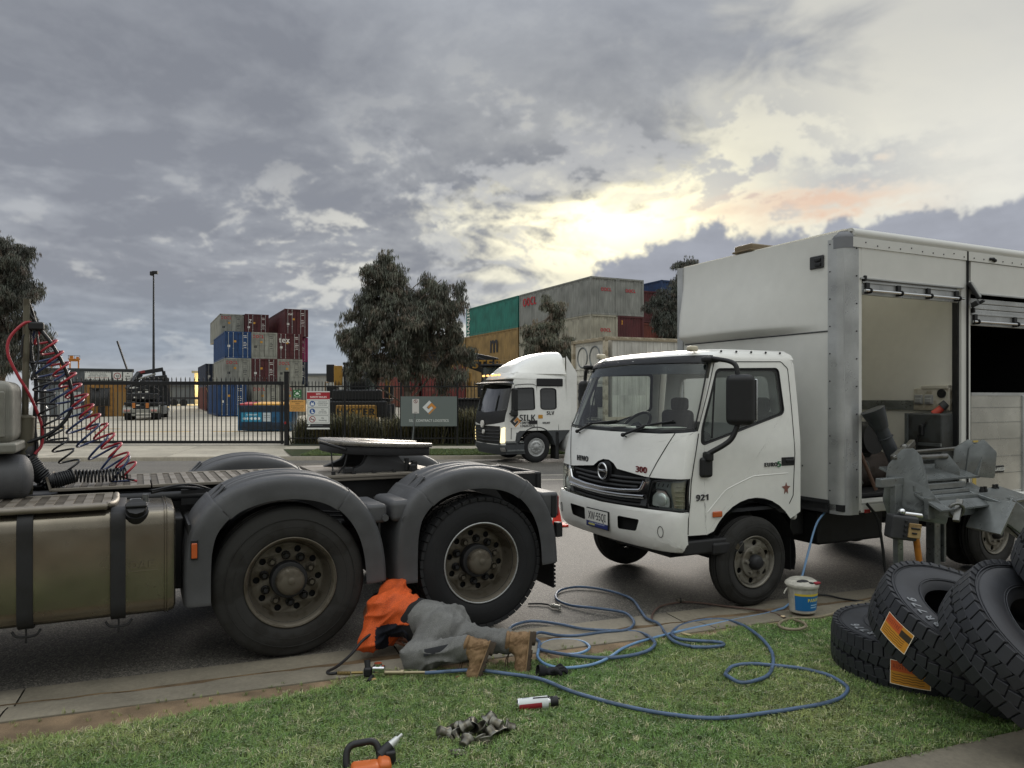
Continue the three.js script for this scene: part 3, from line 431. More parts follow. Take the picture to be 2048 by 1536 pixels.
mesh('cab_mount', [rb(0.6, 0.3, 0.7, 0.03, -2.3, 1.1, -1.0), rb(0.14, 0.16, 0.4, 0.02, -1.78, 1.13, -0.8)], M.frame, TR);
// coiled suzi lines
function coil(pts, R, turns, r, name, m, lead = [], tail = [], grow = 0) {
  const c = curve(pts), n = turns * 12, P = [...lead];
  for (let i = 0; i <= n; i++) { const t = i / n, p = c.getPointAt(t), d = c.getTangentAt(t), a = V3().crossVectors(d, V3(0, 0, 1)).normalize(), b = V3().crossVectors(d, a), f = 2 * PI * turns * t, q = R * (1 + grow * (t - 0.5)) * (0.95 + 0.1 * vnoise(i * 0.13, R * 100)); P.push([p.x + q * (a.x * cos(f) + b.x * sin(f)), p.y + q * (a.y * cos(f) + b.y * sin(f)), p.z + q * (a.z * cos(f) + b.z * sin(f))]); }
  P.push(...tail);
  return mesh(name, new THREE.TubeGeometry(curve(P), P.length * 3, r, 7), m, TR);
}
const hRed = mat('red hose', '#9c2530', 0.4), hBlue = mat('blue hose', '#26375f', 0.4), hBlack = mat('black hose', '#15171a', 0.45);
const top = [-1.6, 2.32, -1.0];
coil([[-1.55, 2.22, -1.0], [-1.43, 1.98, -1.0], [-1.3, 1.72, -1.0], [-1.16, 1.5, -1.0], [-0.99, 1.24, -1.0]], 0.066, 13, 0.0085, 'red_coil_hose', hRed, [top, [-1.58, 2.27, -1.0]], [[-0.95, 1.17, -1.0]]);
coil([[-1.57, 2.1, -1.06], [-1.46, 1.88, -1.06], [-1.36, 1.66, -1.06], [-1.22, 1.44, -1.06], [-1.04, 1.24, -1.06]], 0.105, 9, 0.0085, 'blue_coil_hose', hBlue, [top, [-1.63, 2.2, -1.03]], [[-1.0, 1.17, -1.06]]);
coil([[-1.56, 1.95, -0.92], [-1.52, 1.72, -0.92], [-1.45, 1.48, -0.92], [-1.36, 1.28, -0.92]], 0.062, 8, 0.0075, 'black_coil_cable', hBlack, [top, [-1.58, 2.1, -0.95]], []);
coil([[-1.36, 1.235, -0.93], [-1.2, 1.225, -0.95], [-1.02, 1.235, -0.98]], 0.042, 15, 0.0075, 'black_coil_cable', hBlack, [], [[-0.97, 1.18, -1.0]]);
coil([[-1.62, 1.36, -0.8], [-1.56, 1.27, -0.8], [-1.5, 1.215, -0.82], [-1.36, 1.24, -0.86]], 0.05, 24, 0.0078, 'black_coil_cable', hBlack, [[-1.76, 1.38, -0.62], [-1.68, 1.39, -0.7], [-1.62, 1.4, -0.76]], [], -0.2);
mesh('red_air_line', [hose([top, [-1.66, 2.33, -0.96], [-1.75, 2.22, -0.94], [-1.76, 2.1, -0.93], [-1.7, 1.95, -0.93], [-1.635, 1.82, -0.94], [-1.565, 1.62, -0.95], [-1.56, 1.47, -0.95], [-1.6, 1.4, -0.92]], 0.0105, 60), hose([[-1.76, 1.385, -0.6], [-1.7, 1.37, -0.64], [-1.64, 1.35, -0.68]], 0.012, 20)], hRed, TR);
mesh('black_air_line', [hose([top, [-1.5, 2.18, -0.98], [-1.4, 1.95, -0.98], [-1.38, 1.72, -0.98], [-1.5, 1.55, -0.96], [-1.75, 1.45, -0.9], [-2.0, 1.38, -0.7]], 0.013, 90), hose([[-1.64, 2.3, -1.0], [-1.63, 2.1, -1.0], [-1.6, 1.9, -1.0], [-1.61, 1.6, -1.0], [-1.6, 1.4, -0.96], [-1.72, 1.34, -0.8]], 0.014, 80), hose([top, [-1.65, 2.28, -0.97], [-1.68, 2.18, -0.97], [-1.66, 2.06, -0.98], [-1.5, 2.05, -1.0]], 0.008, 50), hose([top, [-1.62, 2.4, -1.0], [-1.64, 2.47, -0.98]], 0.009, 20)], hBlack, TR);
mesh('hose_clamp', [rb(0.1, 0.06, 0.08, 0.015, -1.6, 2.31, -1.0), rod([-1.655, 2.42, -0.98], [-1.58, 2.3, -1.0], 0.01)], M.black, TR);
mesh('tank_valve', [hose([[-0.86, 1.13, -0.55], [-0.7, 1.15, -0.62], [-0.5, 1.12, -0.7]], 0.012, 30), hose([[-0.86, 1.15, -0.5], [-0.62, 1.17, -0.6], [-0.42, 1.1, -0.72]], 0.008, 30)], M.black, TR);
// unseen far side and underneath, added to block light: second tank, battery box, silencer, air tanks, gearbox
mesh('added_far_tank', rb(2.2, 0.68, 0.6, 0.12, -1.85, 0.74, -2.16), M.tank, TR); mesh('added_gearbox', [rb(0.9, 0.4, 0.5, 0.08, -2.2, 0.75, -1.25), rod([-1.8, 0.72, -1.25], [-0.1, 0.56, -1.25], 0.06, 12)], M.frame, TR);
for (const z of [-0.98, -1.5]) mesh('added_air_reservoir', [cy(0.13, 0.13, 0.8, -0.95, 0.66, z, 'x', 20), sp(0.13, -0.55, 0.66, z, 0.5, 1, 1), sp(0.13, -1.35, 0.66, z, 0.5, 1, 1)], M.frame, TR);
mesh('added_battery_box', rb(0.6, 0.4, 0.4, 0.03, -0.75, 0.62, -1.75), M.frame, TR); mesh('under_bracket', [rb(0.08, 0.5, 0.5, 0.02, -0.7, 0.72, -0.62), rb(0.3, 0.12, 0.3, 0.03, -0.5, 0.9, -0.62), rod([-0.72, 0.5, -0.5], [-0.5, 0.62, -0.62], 0.03)], M.frame, TR);
for (const z of [-0.62, -1.88]) for (const x of [0.02, 1.42]) mesh('brake_chamber', [cy(0.09, 0.09, 0.2, x + 0.22, 0.6, z, 'x', 16), cy(0.07, 0.07, 0.12, x + 0.38, 0.6, z, 'x', 16)], M.frame, TR);
for (let i = 0; i < 5; i++) mesh('air_line', hose([[-0.6 + 0.04 * i, 0.95 - 0.02 * i, -0.8], [0.1, 0.92 - 0.03 * i, -0.79 + 0.01 * i], [0.7, 0.86 - 0.03 * i, -0.78], [1.3, 0.93 - 0.03 * i, -0.79]], 0.009, 30, 6), M.black, TR);

// ---------------------------------------------------------------- curved cab skins: q runs round the front (0 middle, 1 corner, 2 rear edge; negative = far side), v is height
function cabSkin(tab, Aw, n, xr, zc) {
  const prof = (v) => { const [xf, W] = splineTab(tab, v); return { xf, W }; };
  const at = (q, v) => { const { xf, W } = prof(v), a = abs(q), sg = q < 0 ? -1 : 1; let x, z; if (a <= 1) { const s = sin(a * PI / 2); z = W * s; x = xf + Aw * (1 - Math.pow(max(0, 1 - Math.pow(s, n)), 1 / n)); } else { x = xf + Aw + (a - 1) * (xr - xf - Aw); z = W; } return V3(x, v, zc + sg * z); };
  const map = (q, v, off) => { const p = at(q, v); if (!off) return p; const e = 0.012, a = at(q + e, v).sub(at(q - e, v)), b = at(q, v + e).sub(at(q, v - e)), N = a.cross(b).normalize(); if (N.dot(V3(p.x - 0.6, 0, p.z - zc)) < 0) N.negate(); return p.addScaledVector(N, off); };
  const S = (x, v) => { const { xf } = prof(v); return 1 + (x - xf - Aw) / (xr - xf - Aw); }, F = (zf) => asin(clamp(zf, -1, 1)) * 2 / PI;
  function panel(pts, holes = [], off = 0, edge = 0.06) {
    const s = poly(pts); for (const h of holes) s.holes.push(new THREE.Path(h.map((p) => V2(p[0], p[1]))));
    let g = new THREE.ShapeGeometry(s); g.deleteAttribute('normal'); g.deleteAttribute('uv'); g = new TessellateModifier(edge, 7).modify(g); const P = g.attributes.position;
    for (let i = 0; i < P.count; i++) { const p = map(P.getX(i), P.getY(i), off); P.setXYZ(i, p.x, p.y, p.z); }
    g = mergeVertices(g, 1e-4); g.computeVertexNormals(); return g;
  }
  // outline as a raised strip of half width w
  const strip = (pts, r, off = 0, closed = true) => new THREE.TubeGeometry(new THREE.CatmullRomCurve3(pts.map(([q, v]) => map(q, v, off)), closed, 'catmullrom', 0.1), pts.length * 5, r, 5, closed);
  return { at, map, S, F, panel, strip, prof };
}
const mir = (pts) => pts.map(([q, v]) => [-q, v]).reverse();
function dense(pts, n = 6) { const o = []; pts.forEach((p, i) => { const b = pts[(i + 1) % pts.length]; for (let k = 0; k < n; k++) o.push([mix(p[0], b[0], k / n), mix(p[1], b[1], k / n)]); }); return o; }

// ---------------------------------------------------------------- white service truck on the right (x to the rear, z to the kerb, base at the front wheel)
const SV = thing('service_truck', 'white tyre service truck with open box body standing nose towards the prime mover', 'truck', [2.103, 0.0, -6.58], A);
{
  const tab = [[0.5, -0.84, 0.965], [0.56, -0.885, 0.985], [0.7, -0.905, 0.995], [0.82, -0.9, 0.998], [0.86, -0.885, 0.998], [1.0, -0.885, 1.0], [1.15, -0.868, 1.0], [1.35, -0.825, 1.0], [1.5, -0.79, 0.99], [1.7, -0.715, 0.972], [1.9, -0.64, 0.95], [2.1, -0.565, 0.922], [2.155, -0.53, 0.905], [2.2, -0.46, 0.86], [2.225, -0.36, 0.79]];
  const C = cabSkin(tab, 0.19, 2.5, 0.56, -1.05), { S, F, panel, strip, map } = C;
  const cab = new THREE.Group(); cab.name = 'cab'; SV.add(cab);
  // outlines
  const X = (x, v) => [S(x, v), v];
  const screen = rounded([[-0.955, 1.53], [-0.5, 1.505], [0, 1.5], [0.5, 1.505], [0.955, 1.53], [0.925, 2.11], [0.45, 2.135], [0, 2.14], [-0.45, 2.135], [-0.925, 2.11]], 0.05);
  const doorPts = rounded([X(-0.60, 1.50), X(-0.345, 2.10), X(0.40, 2.115), X(0.455, 2.06), X(0.475, 1.3), X(0.455, 0.93), X(0.36, 0.86)], 0.03);
  const winPts = rounded([X(-0.565, 1.40), X(-0.545, 1.56), X(-0.345, 2.045), X(0.36, 2.06), X(0.385, 1.66)], 0.045);
  const arch = Array.from({ length: 15 }, (_, i) => { const a = (158 - i * 10) * PI / 180; return X(0.02 + 0.53 * cos(a), 0.39 + 0.545 * sin(a)); });
  const bodySide = (sg) => {
    const low = [X(-0.69, 0.655), X(-0.5, 0.655), ...arch.filter((p) => p[1] > 0.665), X(0.555, 0.78)];
    const pts = [[1.0, 0.66], ...low.slice(1), X(0.555, 1.5), X(0.55, 2.0), [S(0.55, 2.1), 2.1], [S(0.53, 2.155), 2.155], [1.0, 2.155], [0.975, 2.13], [0.985, 1.8], [1.0, 1.5]];
    return sg > 0 ? pts : mir(pts);
  };
  const L = (pts) => pts.map(([q, v]) => [-q, v]);
  mesh('side_panel', panel(bodySide(1), [winPts], 0), M.whitePaint, cab); mesh('side_panel', panel(bodySide(-1), [mir(winPts)], 0), M.whitePaint, cab);
  // front panel under the screen, with the corner panels
  const Z = (pts) => pts.map(([zf, v, r]) => (r === undefined ? [F(zf), v] : [F(zf), v, r]));
  const frontLow = Z([[-1, 1.13], [-0.7, 1.118], [-0.6, 1.12], [-0.2, 1.155], [-0.13, 1.2], [-0.05, 1.225], [0.05, 1.225], [0.13, 1.2], [0.2, 1.155], [0.6, 1.12], [0.7, 1.118], [1, 1.13]]);
  mesh('front_panel', panel([...frontLow, [1.0, 1.52], [0.955, 1.515], [0.5, 1.49], [0, 1.485], [-0.5, 1.49], [-0.955, 1.515], [-1.0, 1.52]], [], 0), M.whitePaint, cab);
  for (const sg of [1, -1]) mesh('panel_gap', [strip(Z([[sg * 0.66, 1.125], [sg * 0.72, 1.25], [sg * 0.79, 1.38], [sg * 0.86, 1.5]]), 0.004, 0.002, false), strip([0.67, 0.8, 0.95, 1.1, 1.25, 1.4, 1.5].map((v) => [sg * 1.01, v]), 0.0045, 0.002, false), strip([...[X(-0.60, 1.52), X(-0.36, 2.105), X(0.40, 2.12), X(0.47, 2.06), X(0.485, 1.3), X(0.465, 0.93), X(0.42, 0.86)].map(([q, v]) => [sg * q, v])].flatMap((p, i, a) => (i < a.length - 1 ? [0, 1, 2, 3].map((k) => [mix(p[0], a[i + 1][0], k / 4), mix(p[1], a[i + 1][1], k / 4)]) : [p])), 0.0035, 0.002, false)], M.hole, cab);
  // roof
  const rim = []; for (let i = 0; i <= 40; i++) rim.push(i);
  mesh('roof', [panel([[-2, 2.14], [-1, 2.14], [0, 2.14], [1, 2.14], [2, 2.14], [2, 2.225], [1, 2.225], [0, 2.225], [-1, 2.225], [-2, 2.225]], [], 0, 0.08), sheet((u, v) => { const q = -2 + 4 * u, p = map(q, 2.225, 0), c = V3(mix(p.x, 0.3, 0.0), 2.225, p.z); const t = v; return [mix(c.x, 0.25, t), 2.225 + 0.028 * sin(t * PI / 2), mix(c.z, -1.05, t)]; }, 60, 8)], M.whitePaint, cab);
  mesh('back_wall', [put(plate(rounded([[-2.02, 0.7], [-0.08, 0.7], [-0.10, 1.5], [-0.18, 2.15], [-0.4, 2.24], [-1.7, 2.24], [-1.92, 2.15], [-2.0, 1.5]], 0.04), 0.03, 0, 0.004, [rounded([[-1.75, 1.55], [-0.35, 1.55], [-0.42, 2.0], [-1.68, 2.0]], 0.08)]), 0.545, 0, 0, 0, -PI / 2)], M.whitePaint, cab);
  // windscreen with black edge
  const inner = screen.map(([q, v]) => [q * 0.962, mix(v, 1.82, 0.045)]);
  const ws = mesh('windscreen', panel(inner, [], -0.006), M.glass, cab);
  mesh('screen_border', panel(screen, [inner], -0.002), M.black, ws);
  mesh('screen_border', panel(rounded([[-1, 2.09], [0, 2.115], [1, 2.09], [1, 2.16], [0, 2.17], [-1, 2.16]].map(([a, b]) => [a * 0.97, b]), 0.02), [], 0.002), M.black, ws);
  mesh('sun_band', panel(rounded([[-0.89, 2.0], [0, 2.02], [0.89, 2.0], [0.885, 2.085], [0, 2.11], [-0.885, 2.085]], 0.02), [], -0.012), mat('screen sun band', '#3c4448', 0.1, 0, { transmission: 0.75, thickness: 0 }), ws);
  // door windows
  const winIn = (pts, f = 0.945) => { const cx = pts.reduce((a, p) => a + p[0], 0) / pts.length, cv = pts.reduce((a, p) => a + p[1], 0) / pts.length; return pts.map(([q, v]) => [cx + (q - cx) * f, cv + (v - cv) * f]); };
  for (const sg of [1, -1]) { const pts = sg > 0 ? winPts : mir(winPts), pin = winIn(pts, 0.93); const wnd = mesh('door_window', panel(pin, [], -0.012), sg > 0 ? M.tint : M.glass, cab); mesh('window_seal', [panel(pts, [pin], -0.006), strip(pts, 0.006, 0)], M.black, wnd); mesh('division_bar', strip([[sg * S(-0.44, 1.46), 1.46], [sg * S(-0.4, 1.75), 1.75], [sg * S(-0.36, 1.98), 1.98]], 0.008, -0.01, false), M.black, wnd); }
  // grille
  const gr = new THREE.Group(); gr.name = 'grille'; cab.add(gr);
  mesh('backing', panel(Z([[-0.74, 0.86], [0, 0.85], [0.74, 0.86], [0.68, 1.12], [0.2, 1.155], [0.1, 1.215], [-0.1, 1.215], [-0.2, 1.155], [-0.68, 1.12]]), [], -0.045), M.hole, gr);
  for (const [v, w] of [[1.1, 0.6], [1.06, 0.56], [1.02, 0.5], [0.9, 0.58], [0.872, 0.62]]) mesh('grille_bar', strip(Z([[-w, v], [-w / 2, v - 0.012], [0, v - 0.016], [w / 2, v - 0.012], [w, v]]), 0.012, -0.025, false), M.trim, gr);
  mesh('badge_ring_base', panel(ring(1, 28).map(([a, b]) => [F(a * 0.105), 1.118 + b * 0.1]), [], -0.012), M.black, gr);
  mesh('chrome_band', [panel(rounded(Z([[-0.68, 1.115], [-0.64, 1.115], [-0.57, 1.01], [-0.3, 0.985], [0, 0.975], [0.3, 0.985], [0.57, 1.01], [0.64, 1.115], [0.68, 1.115], [0.665, 0.95], [0.6, 0.925], [0.3, 0.912], [0, 0.905], [-0.3, 0.912], [-0.6, 0.925], [-0.665, 0.95]]), 0.012), [], 0.014, 0.03), strip(Z([[-0.62, 1.08], [-0.57, 1.0], [-0.3, 0.975], [0, 0.965], [0.3, 0.975], [0.57, 1.0], [0.62, 1.08]]), 0.016, 0.012, false), strip(Z([[-0.62, 0.95], [-0.3, 0.932], [0, 0.925], [0.3, 0.932], [0.62, 0.95]]), 0.022, 0.006, false)], M.chrome, gr);
  for (const sg of [1, -1]) mesh('side_strip', panel(Z([[sg * 0.645, 1.1], [sg * 0.685, 1.1], [sg * 0.635, 0.87], [sg * 0.56, 0.87]]), [], 0.004), mat('grey strip', '#55585b', 0.4, 0.3), gr);
  { const b = map(0, 1.115, 0.02), bg = new THREE.Group(); bg.name = 'badge'; bg.position.copy(b); bg.rotation.y = -PI / 2; gr.add(bg);
    mesh('ring', to(0, 0, 0.0095, 0.072, 0, 40), M.chrome, bg);
    mesh('emblem', [plate(rounded([[-0.066, 0.022], [-0.03, 0.015], [0.03, 0.015], [0.066, 0.022], [0.066, -0.014], [0.03, -0.005], [-0.03, -0.005], [-0.066, -0.014]], 0.008), 0.012, -0.006, 0.003)], M.chrome, bg); mesh('emblem_back', cy(0.068, 0.068, 0.006, 0, 0, -0.012, 'z', 28), M.hole, bg); }
  // headlamps
  for (const sg of [1, -1]) {
    const hp = [[F(0.70), 1.085], [F(0.8), 1.105], [0.995, 1.128], [0.998, 0.865], [F(0.66), 0.862], [F(0.645), 0.9]].map(([q, v]) => [sg * q, v]), h = new THREE.Group(); h.name = 'headlamp'; cab.add(h);
    const o = sg > 0 ? hp : hp.slice().reverse();
    mesh('housing', panel(rounded(o, 0.012), [], -0.05), mat('lamp housing', '#7d8183', 0.3, 0.35), h);
    mesh('bezel', strip(dense(o, 3), 0.008, -0.006), M.black, h);
    const c = map(sg * F(0.76), 0.945, -0.03), HL = (a) => a.map(([zf, v]) => [sg * F(zf), v]);
    mesh('reflector', [put(sp(0.07, 0, 0, 0, 0.3, 0.85, 1.2, 20), c.x + 0.014, c.y - 0.004, c.z), panel(rounded(HL([[0.67, 0.88], [0.86, 0.88], [0.875, 0.94], [0.82, 1.01], [0.74, 1.015], [0.68, 0.96]]), 0.02), [], -0.035)], mat('lamp reflector', '#eceeee', 0.2, 0.55), h);
    mesh('lamp_divider', [strip(HL([[0.68, 1.0], [0.74, 1.028], [0.82, 1.025], [0.875, 0.97], [0.885, 0.88]]), 0.006, -0.025, false), ...[0.74, 0.79, 0.84].map((q) => strip(HL([[q, 1.05], [q + 0.012, 1.078]]), 0.005, -0.03, false))], M.black, h);
    mesh('indicator', [panel(rounded([[F(0.905), 0.88], [0.985, 0.88], [0.985, 1.11], [F(0.87), 1.09], [F(0.875), 1.02]].map(([q, v]) => [sg * q, v]), 0.012), [], -0.042), ...[0.9, 0.94, 0.98, 1.02, 1.06].map((v) => strip([[sg * F(0.92), v], [sg * 0.8, v], [sg * 0.97, v]], 0.004, -0.035, false))], mat('smoked lens', '#948d7c', 0.2, 0.2), h);
    mesh('lens', panel(rounded(o, 0.012), [], -0.004), M.glass, h);
  }
  // bumper
  const hol = (q0, q1, v0, v1) => rounded([[q0, v0], [q1, v0 + 0.0], [q1, v1], [q0, v1]], 0.02);
  const slots = [rounded(Z([[0.28, 0.63], [0.54, 0.645], [0.585, 0.75], [0.28, 0.745]]), 0.02), rounded(Z([[-0.585, 0.75], [-0.54, 0.645], [-0.28, 0.63], [-0.28, 0.745]]), 0.02)];
  const bp = mesh('bumper', [panel([[-1.02, 0.53], [-0.6, 0.515], [0, 0.51], [0.6, 0.515], [1.0, 0.53], [1.0, 0.845], [0.7, 0.852], [0, 0.83], [-0.7, 0.852], [-1.02, 0.845]], slots, 0.012, 0.05)], M.whitePaint, cab);
  mesh('bumper_top', [sheet((u, v) => { const q = -1 + 2 * u, vv = mix(0.852, 0.83, exp(-((q / 0.5) ** 2))), p = map(q, vv - 0.004, mix(0.012, -0.05, v)); return [p.x, p.y + 0.006 * sin(v * PI), p.z]; }, 40, 4)], M.whitePaint, bp);
  for (const sg of [1, -1]) mesh('bumper_slot', panel(Z([[sg * 0.16, 0.59], [sg * 0.72, 0.59], [sg * 0.72, 0.8], [sg * 0.16, 0.8]]), [], -0.035), M.hole, bp);
  for (const sg of [1, -1]) { const fq = F(0.83); const f = mesh('fog_lamp_blank', panel(ring(1, 24).map(([a, b]) => [sg * (fq + a * 0.035), 0.68 + b * 0.05]), [], 0.001), M.whitePaint, bp); mesh('rim', strip(ring(1, 24).map(([a, b]) => [sg * fq + a * 0.032, 0.68 + b * 0.045]), 0.003, 0.014), M.trim, f); }
  { const p = map(-0.02, 0.675, 0.025), pl = new THREE.Group(); pl.name = 'number_plate'; pl.position.copy(p); pl.rotation.y = -PI / 2; bp.add(pl); mesh('plate_frame', rb(0.384, 0.175, 0.012, 0.006, 0, 0, -0.002), M.black, pl);
    board('plate_print', 0.366, 0.158, 512, (x, w, h) => { x.fillStyle = '#dcdcd6'; x.fillRect(0, 0, w, h); x.fillStyle = '#23306e'; x.fillRect(0, h * 0.72, w, h * 0.28); x.fillStyle = '#14151a'; x.font = `bold ${h * 0.62}px sans-serif`; x.textAlign = 'center'; x.textBaseline = 'middle'; x.save(); x.translate(w / 2, h * 0.38); x.scale(0.62 * w / (h * 1.9), 1); x.fillText('XW·55QI', 0, 0); x.restore(); x.fillStyle = '#c9c36a'; x.fillRect(w * 0.1, h * 0.84, w * 0.3, h * 0.1); x.fillStyle = '#cfd3e4'; x.font = `bold ${h * 0.1}px sans-serif`; x.fillText('VICTORIA - THE EDUCATION STATE', w / 2, h * 0.79); }, pl, 0, 0, 0.0065); }
  // lettering
  const badge = (str, q, v, size, m, name) => { const p = map(q, v, 0.002), p2 = map(q + 0.02, v, 0.002), d = p2.sub(p); const g = text(str, size, 0.006, 0, 0, 0, 0, 1.25); g.rotateY(atan2(-d.z, d.x)); return mesh(name, g.translate(p.x, p.y, p.z), m, cab); };
  badge('HINO', F(-0.42), 1.205, 0.052, M.trim, 'maker_lettering'); badge('300', F(0.55), 1.175, 0.052, mat('red chrome', '#7c2c30', 0.3, 0.4), 'model_lettering');
  badge('921', S(-0.56, 0.97), 0.97, 0.05, M.trim, 'model_lettering'); badge('EURO', S(0.2, 1.215), 1.215, 0.034, M.trim, 'emission_lettering'); badge('5', S(0.295, 1.215), 1.215, 0.05, mat('green badge', '#2e6a46', 0.4), 'emission_lettering');
  // door fittings
  { const p = map(S(0.40, 1.235), 1.235, 0); const h = mesh('door_handle', rb(0.15, 0.075, 0.012, 0.03, p.x, p.y, p.z), M.black, cab); mesh('lever', rb(0.1, 0.03, 0.02, 0.01, p.x + 0.02, p.y + 0.006, p.z + 0.006), M.black, h); }
  { const p = map(S(0.38, 1.0), 1.0, 0.001), c = plate([[0, 0.05], [0.012, 0.02], [0.05, 0.015], [0.018, -0.01], [0.022, -0.05], [0, -0.028], [-0.022, -0.05], [-0.018, -0.01], [-0.05, 0.015], [-0.012, 0.02]], 0.003); mesh('star_sticker', c.translate(p.x, p.y, p.z), mat('dull red sticker', '#7d5147', 0.6), cab); }
  { const p = map(S(-0.4, 0.82), 0.82, 0.008); mesh('side_indicator', rb(0.1, 0.05, 0.02, 0.01, p.x, p.y, p.z), M.amber, cab); }
  mesh('door_swage', [strip([X(-0.5, 0.84), X(-0.3, 1.02), X(0.0, 1.12), X(0.4, 1.13)], 0.008, -0.004, false)], M.whitePaint, cab);
  // mirrors and wipers
  for (const sg of [1, -1]) {
    const zz = (z) => -1.05 + sg * z, m = new THREE.Group(); m.name = 'mirror'; cab.add(m);
    mesh('mirror_head', [rb(0.13, 0.42, 0.23, 0.055, -0.345, 1.78, zz(1.22), 0, sg * 0.5, 0)], M.black, m);
    mesh('mirror_glass', put(rb(0.01, 0.34, 0.15, 0.02, 0, 0, 0), -0.29, 1.78, zz(1.25), 0, sg * 0.5, 0), M.chrome, m);
    mesh('mirror_arm', [hose([[-0.35, 1.96, zz(1.2)], [-0.36, 2.08, zz(1.16)], [-0.42, 2.125, zz(1.0)], [-0.44, 2.13, zz(0.93)]], 0.02, 30), rb(0.16, 0.05, 0.07, 0.02, -0.43, 2.12, zz(0.95)), hose([[-0.345, 1.6, zz(1.2)], [-0.40, 1.45, zz(1.16)], [-0.52, 1.34, zz(1.05)], [-0.54, 1.31, zz(1.02)]], 0.022, 30)], M.black, m);
    mesh('mirror_foot', [rb(0.12, 0.17, 0.06, 0.028, -0.53, 1.22, zz(1.015)), rb(0.07, 0.08, 0.08, 0.02, -0.52, 1.31, zz(1.03))], M.black, m);
  }
  for (const [q0, q1, v1] of [[F(0.24), F(0.72), 1.585], [F(-0.6), F(-0.1), 1.57]]) { const a = map(q0, 1.455, 0.03), b = map(mix(q0, q1, 0.5), 1.54, 0.02), c = map(q1, v1, 0.012), d = map(mix(q0, q1, 0.28), 1.535, 0.012), e = map(q1 + 0.1, v1 + 0.01, 0.012); const w = mesh('wiper', [rod(a.toArray(), b.toArray(), 0.012), rod(d.toArray(), e.toArray(), 0.009)], M.black, cab); mesh('pivot', [sp(0.02, a.x, a.y, a.z), rod([a.x, a.y, a.z], [a.x + 0.03, a.y - 0.02, a.z + 0.02], 0.006)], M.black, w); }
  mesh('clearance_lamp', [rb(0.09, 0.05, 0.07, 0.02, -0.44, 2.225, -0.32), rb(0.09, 0.05, 0.07, 0.02, -0.44, 2.225, -1.78)], mat('yellowed lens', '#b9b19a', 0.4), cab);
  for (let i = 0; i < 5; i++) mesh('roof_screw', sp(0.01, -0.25 + 0.17 * i, 2.2, -0.17), M.black, cab);
  // cab inside
  const dark = mat('cab lining', '#34363a', 0.8, 0, { map: rep(T.dust, 0.6) }), seat = mat('seat cloth', '#2c2d30', 0.9, 0, { map: rep(T.cloth, 0.4) });
  mesh('dashboard', [rb(0.34, 0.3, 1.8, 0.08, -0.5, 1.37, -1.05), rb(0.3, 0.5, 1.7, 0.05, -0.45, 1.0, -1.05)], dark, cab);
  mesh('floor', bx(1.1, 0.03, 1.9, -0.05, 0.83, -1.05), dark, cab);
  for (const z of [-0.45, -1.62]) { const s = mesh('seat', [rb(0.45, 0.14, 0.46, 0.05, 0.15, 1.12, z)], seat, cab); mesh('backrest', [rb(0.13, 0.5, 0.46, 0.06, 0.42, 1.42, z), rb(0.09, 0.14, 0.24, 0.04, 0.45, 1.73, z)], seat, s); }
  { const w = new THREE.Group(); w.name = 'steering_wheel'; w.position.set(-0.22, 1.5, -1.5); w.rotation.set(0, -PI / 2, 0); w.rotateX(-0.75); cab.add(w); mesh('wheel_rim', to(0, 0, 0.016, 0.2, 0, 32), M.black, w); mesh('spoke', [bx(0.38, 0.03, 0.015, 0, 0, -0.02), bx(0.03, 0.2, 0.015, 0, -0.1, -0.02), cy(0.07, 0.07, 0.03, 0, 0, -0.01, 'z')], M.black, w); }
  mesh('interior_mirror', rb(0.03, 0.07, 0.24, 0.02, -0.52, 2.06, -0.75), M.black, cab);
  mesh('paper', [put(bx(0.2, 0.004, 0.3, 0, 0, 0), -0.62, 1.53, -0.75, 0.02, 0.3, 0.02), put(bx(0.21, 0.004, 0.15, 0, 0, 0), -0.6, 1.54, -0.4, 0, -0.2, 0), put(bx(0.15, 0.004, 0.2, 0, 0, 0), -0.62, 1.535, -1.2, 0, 0.5, 0)], mat('paper', '#d5d9d0', 0.8), cab);
  mesh('headlining', bx(0.95, 0.02, 1.55, 0.05, 2.16, -1.05), dark, cab);
  mesh('floor_step', [rb(0.5, 0.12, 0.3, 0.02, -0.48, 0.555, -0.2), rb(0.34, 0.1, 0.14, 0.02, -0.28, 0.53, -0.1)], M.frame, cab);
  mesh('tow_eye_hole', cy(0.025, 0.025, 0.012, -0.2, 0.535, -0.03, 'z', 14), M.rim, cab);
  mesh('wheel_arch_liner', [sheet((u, v) => { const a = mix(-15, 165, u) * PI / 180; return [0.02 + 0.5 * cos(a), 0.39 + 0.5 * sin(a), mix(-0.07, -0.5, v)]; }, 24, 2), sheet((u, v) => { const a = mix(-15, 165, u) * PI / 180; return [0.02 + 0.5 * cos(a), 0.39 + 0.5 * sin(a), mix(-2.03, -1.6, v)]; }, 24, 2), bx(1.0, 0.5, 1.0, 0, 0.62, -1.05)], M.black, cab);
  for (const z of [-0.24, -1.86]) mesh('mud_flap', bx(0.012, 0.5, 0.26, 0.50, 0.5, z), M.black, cab);
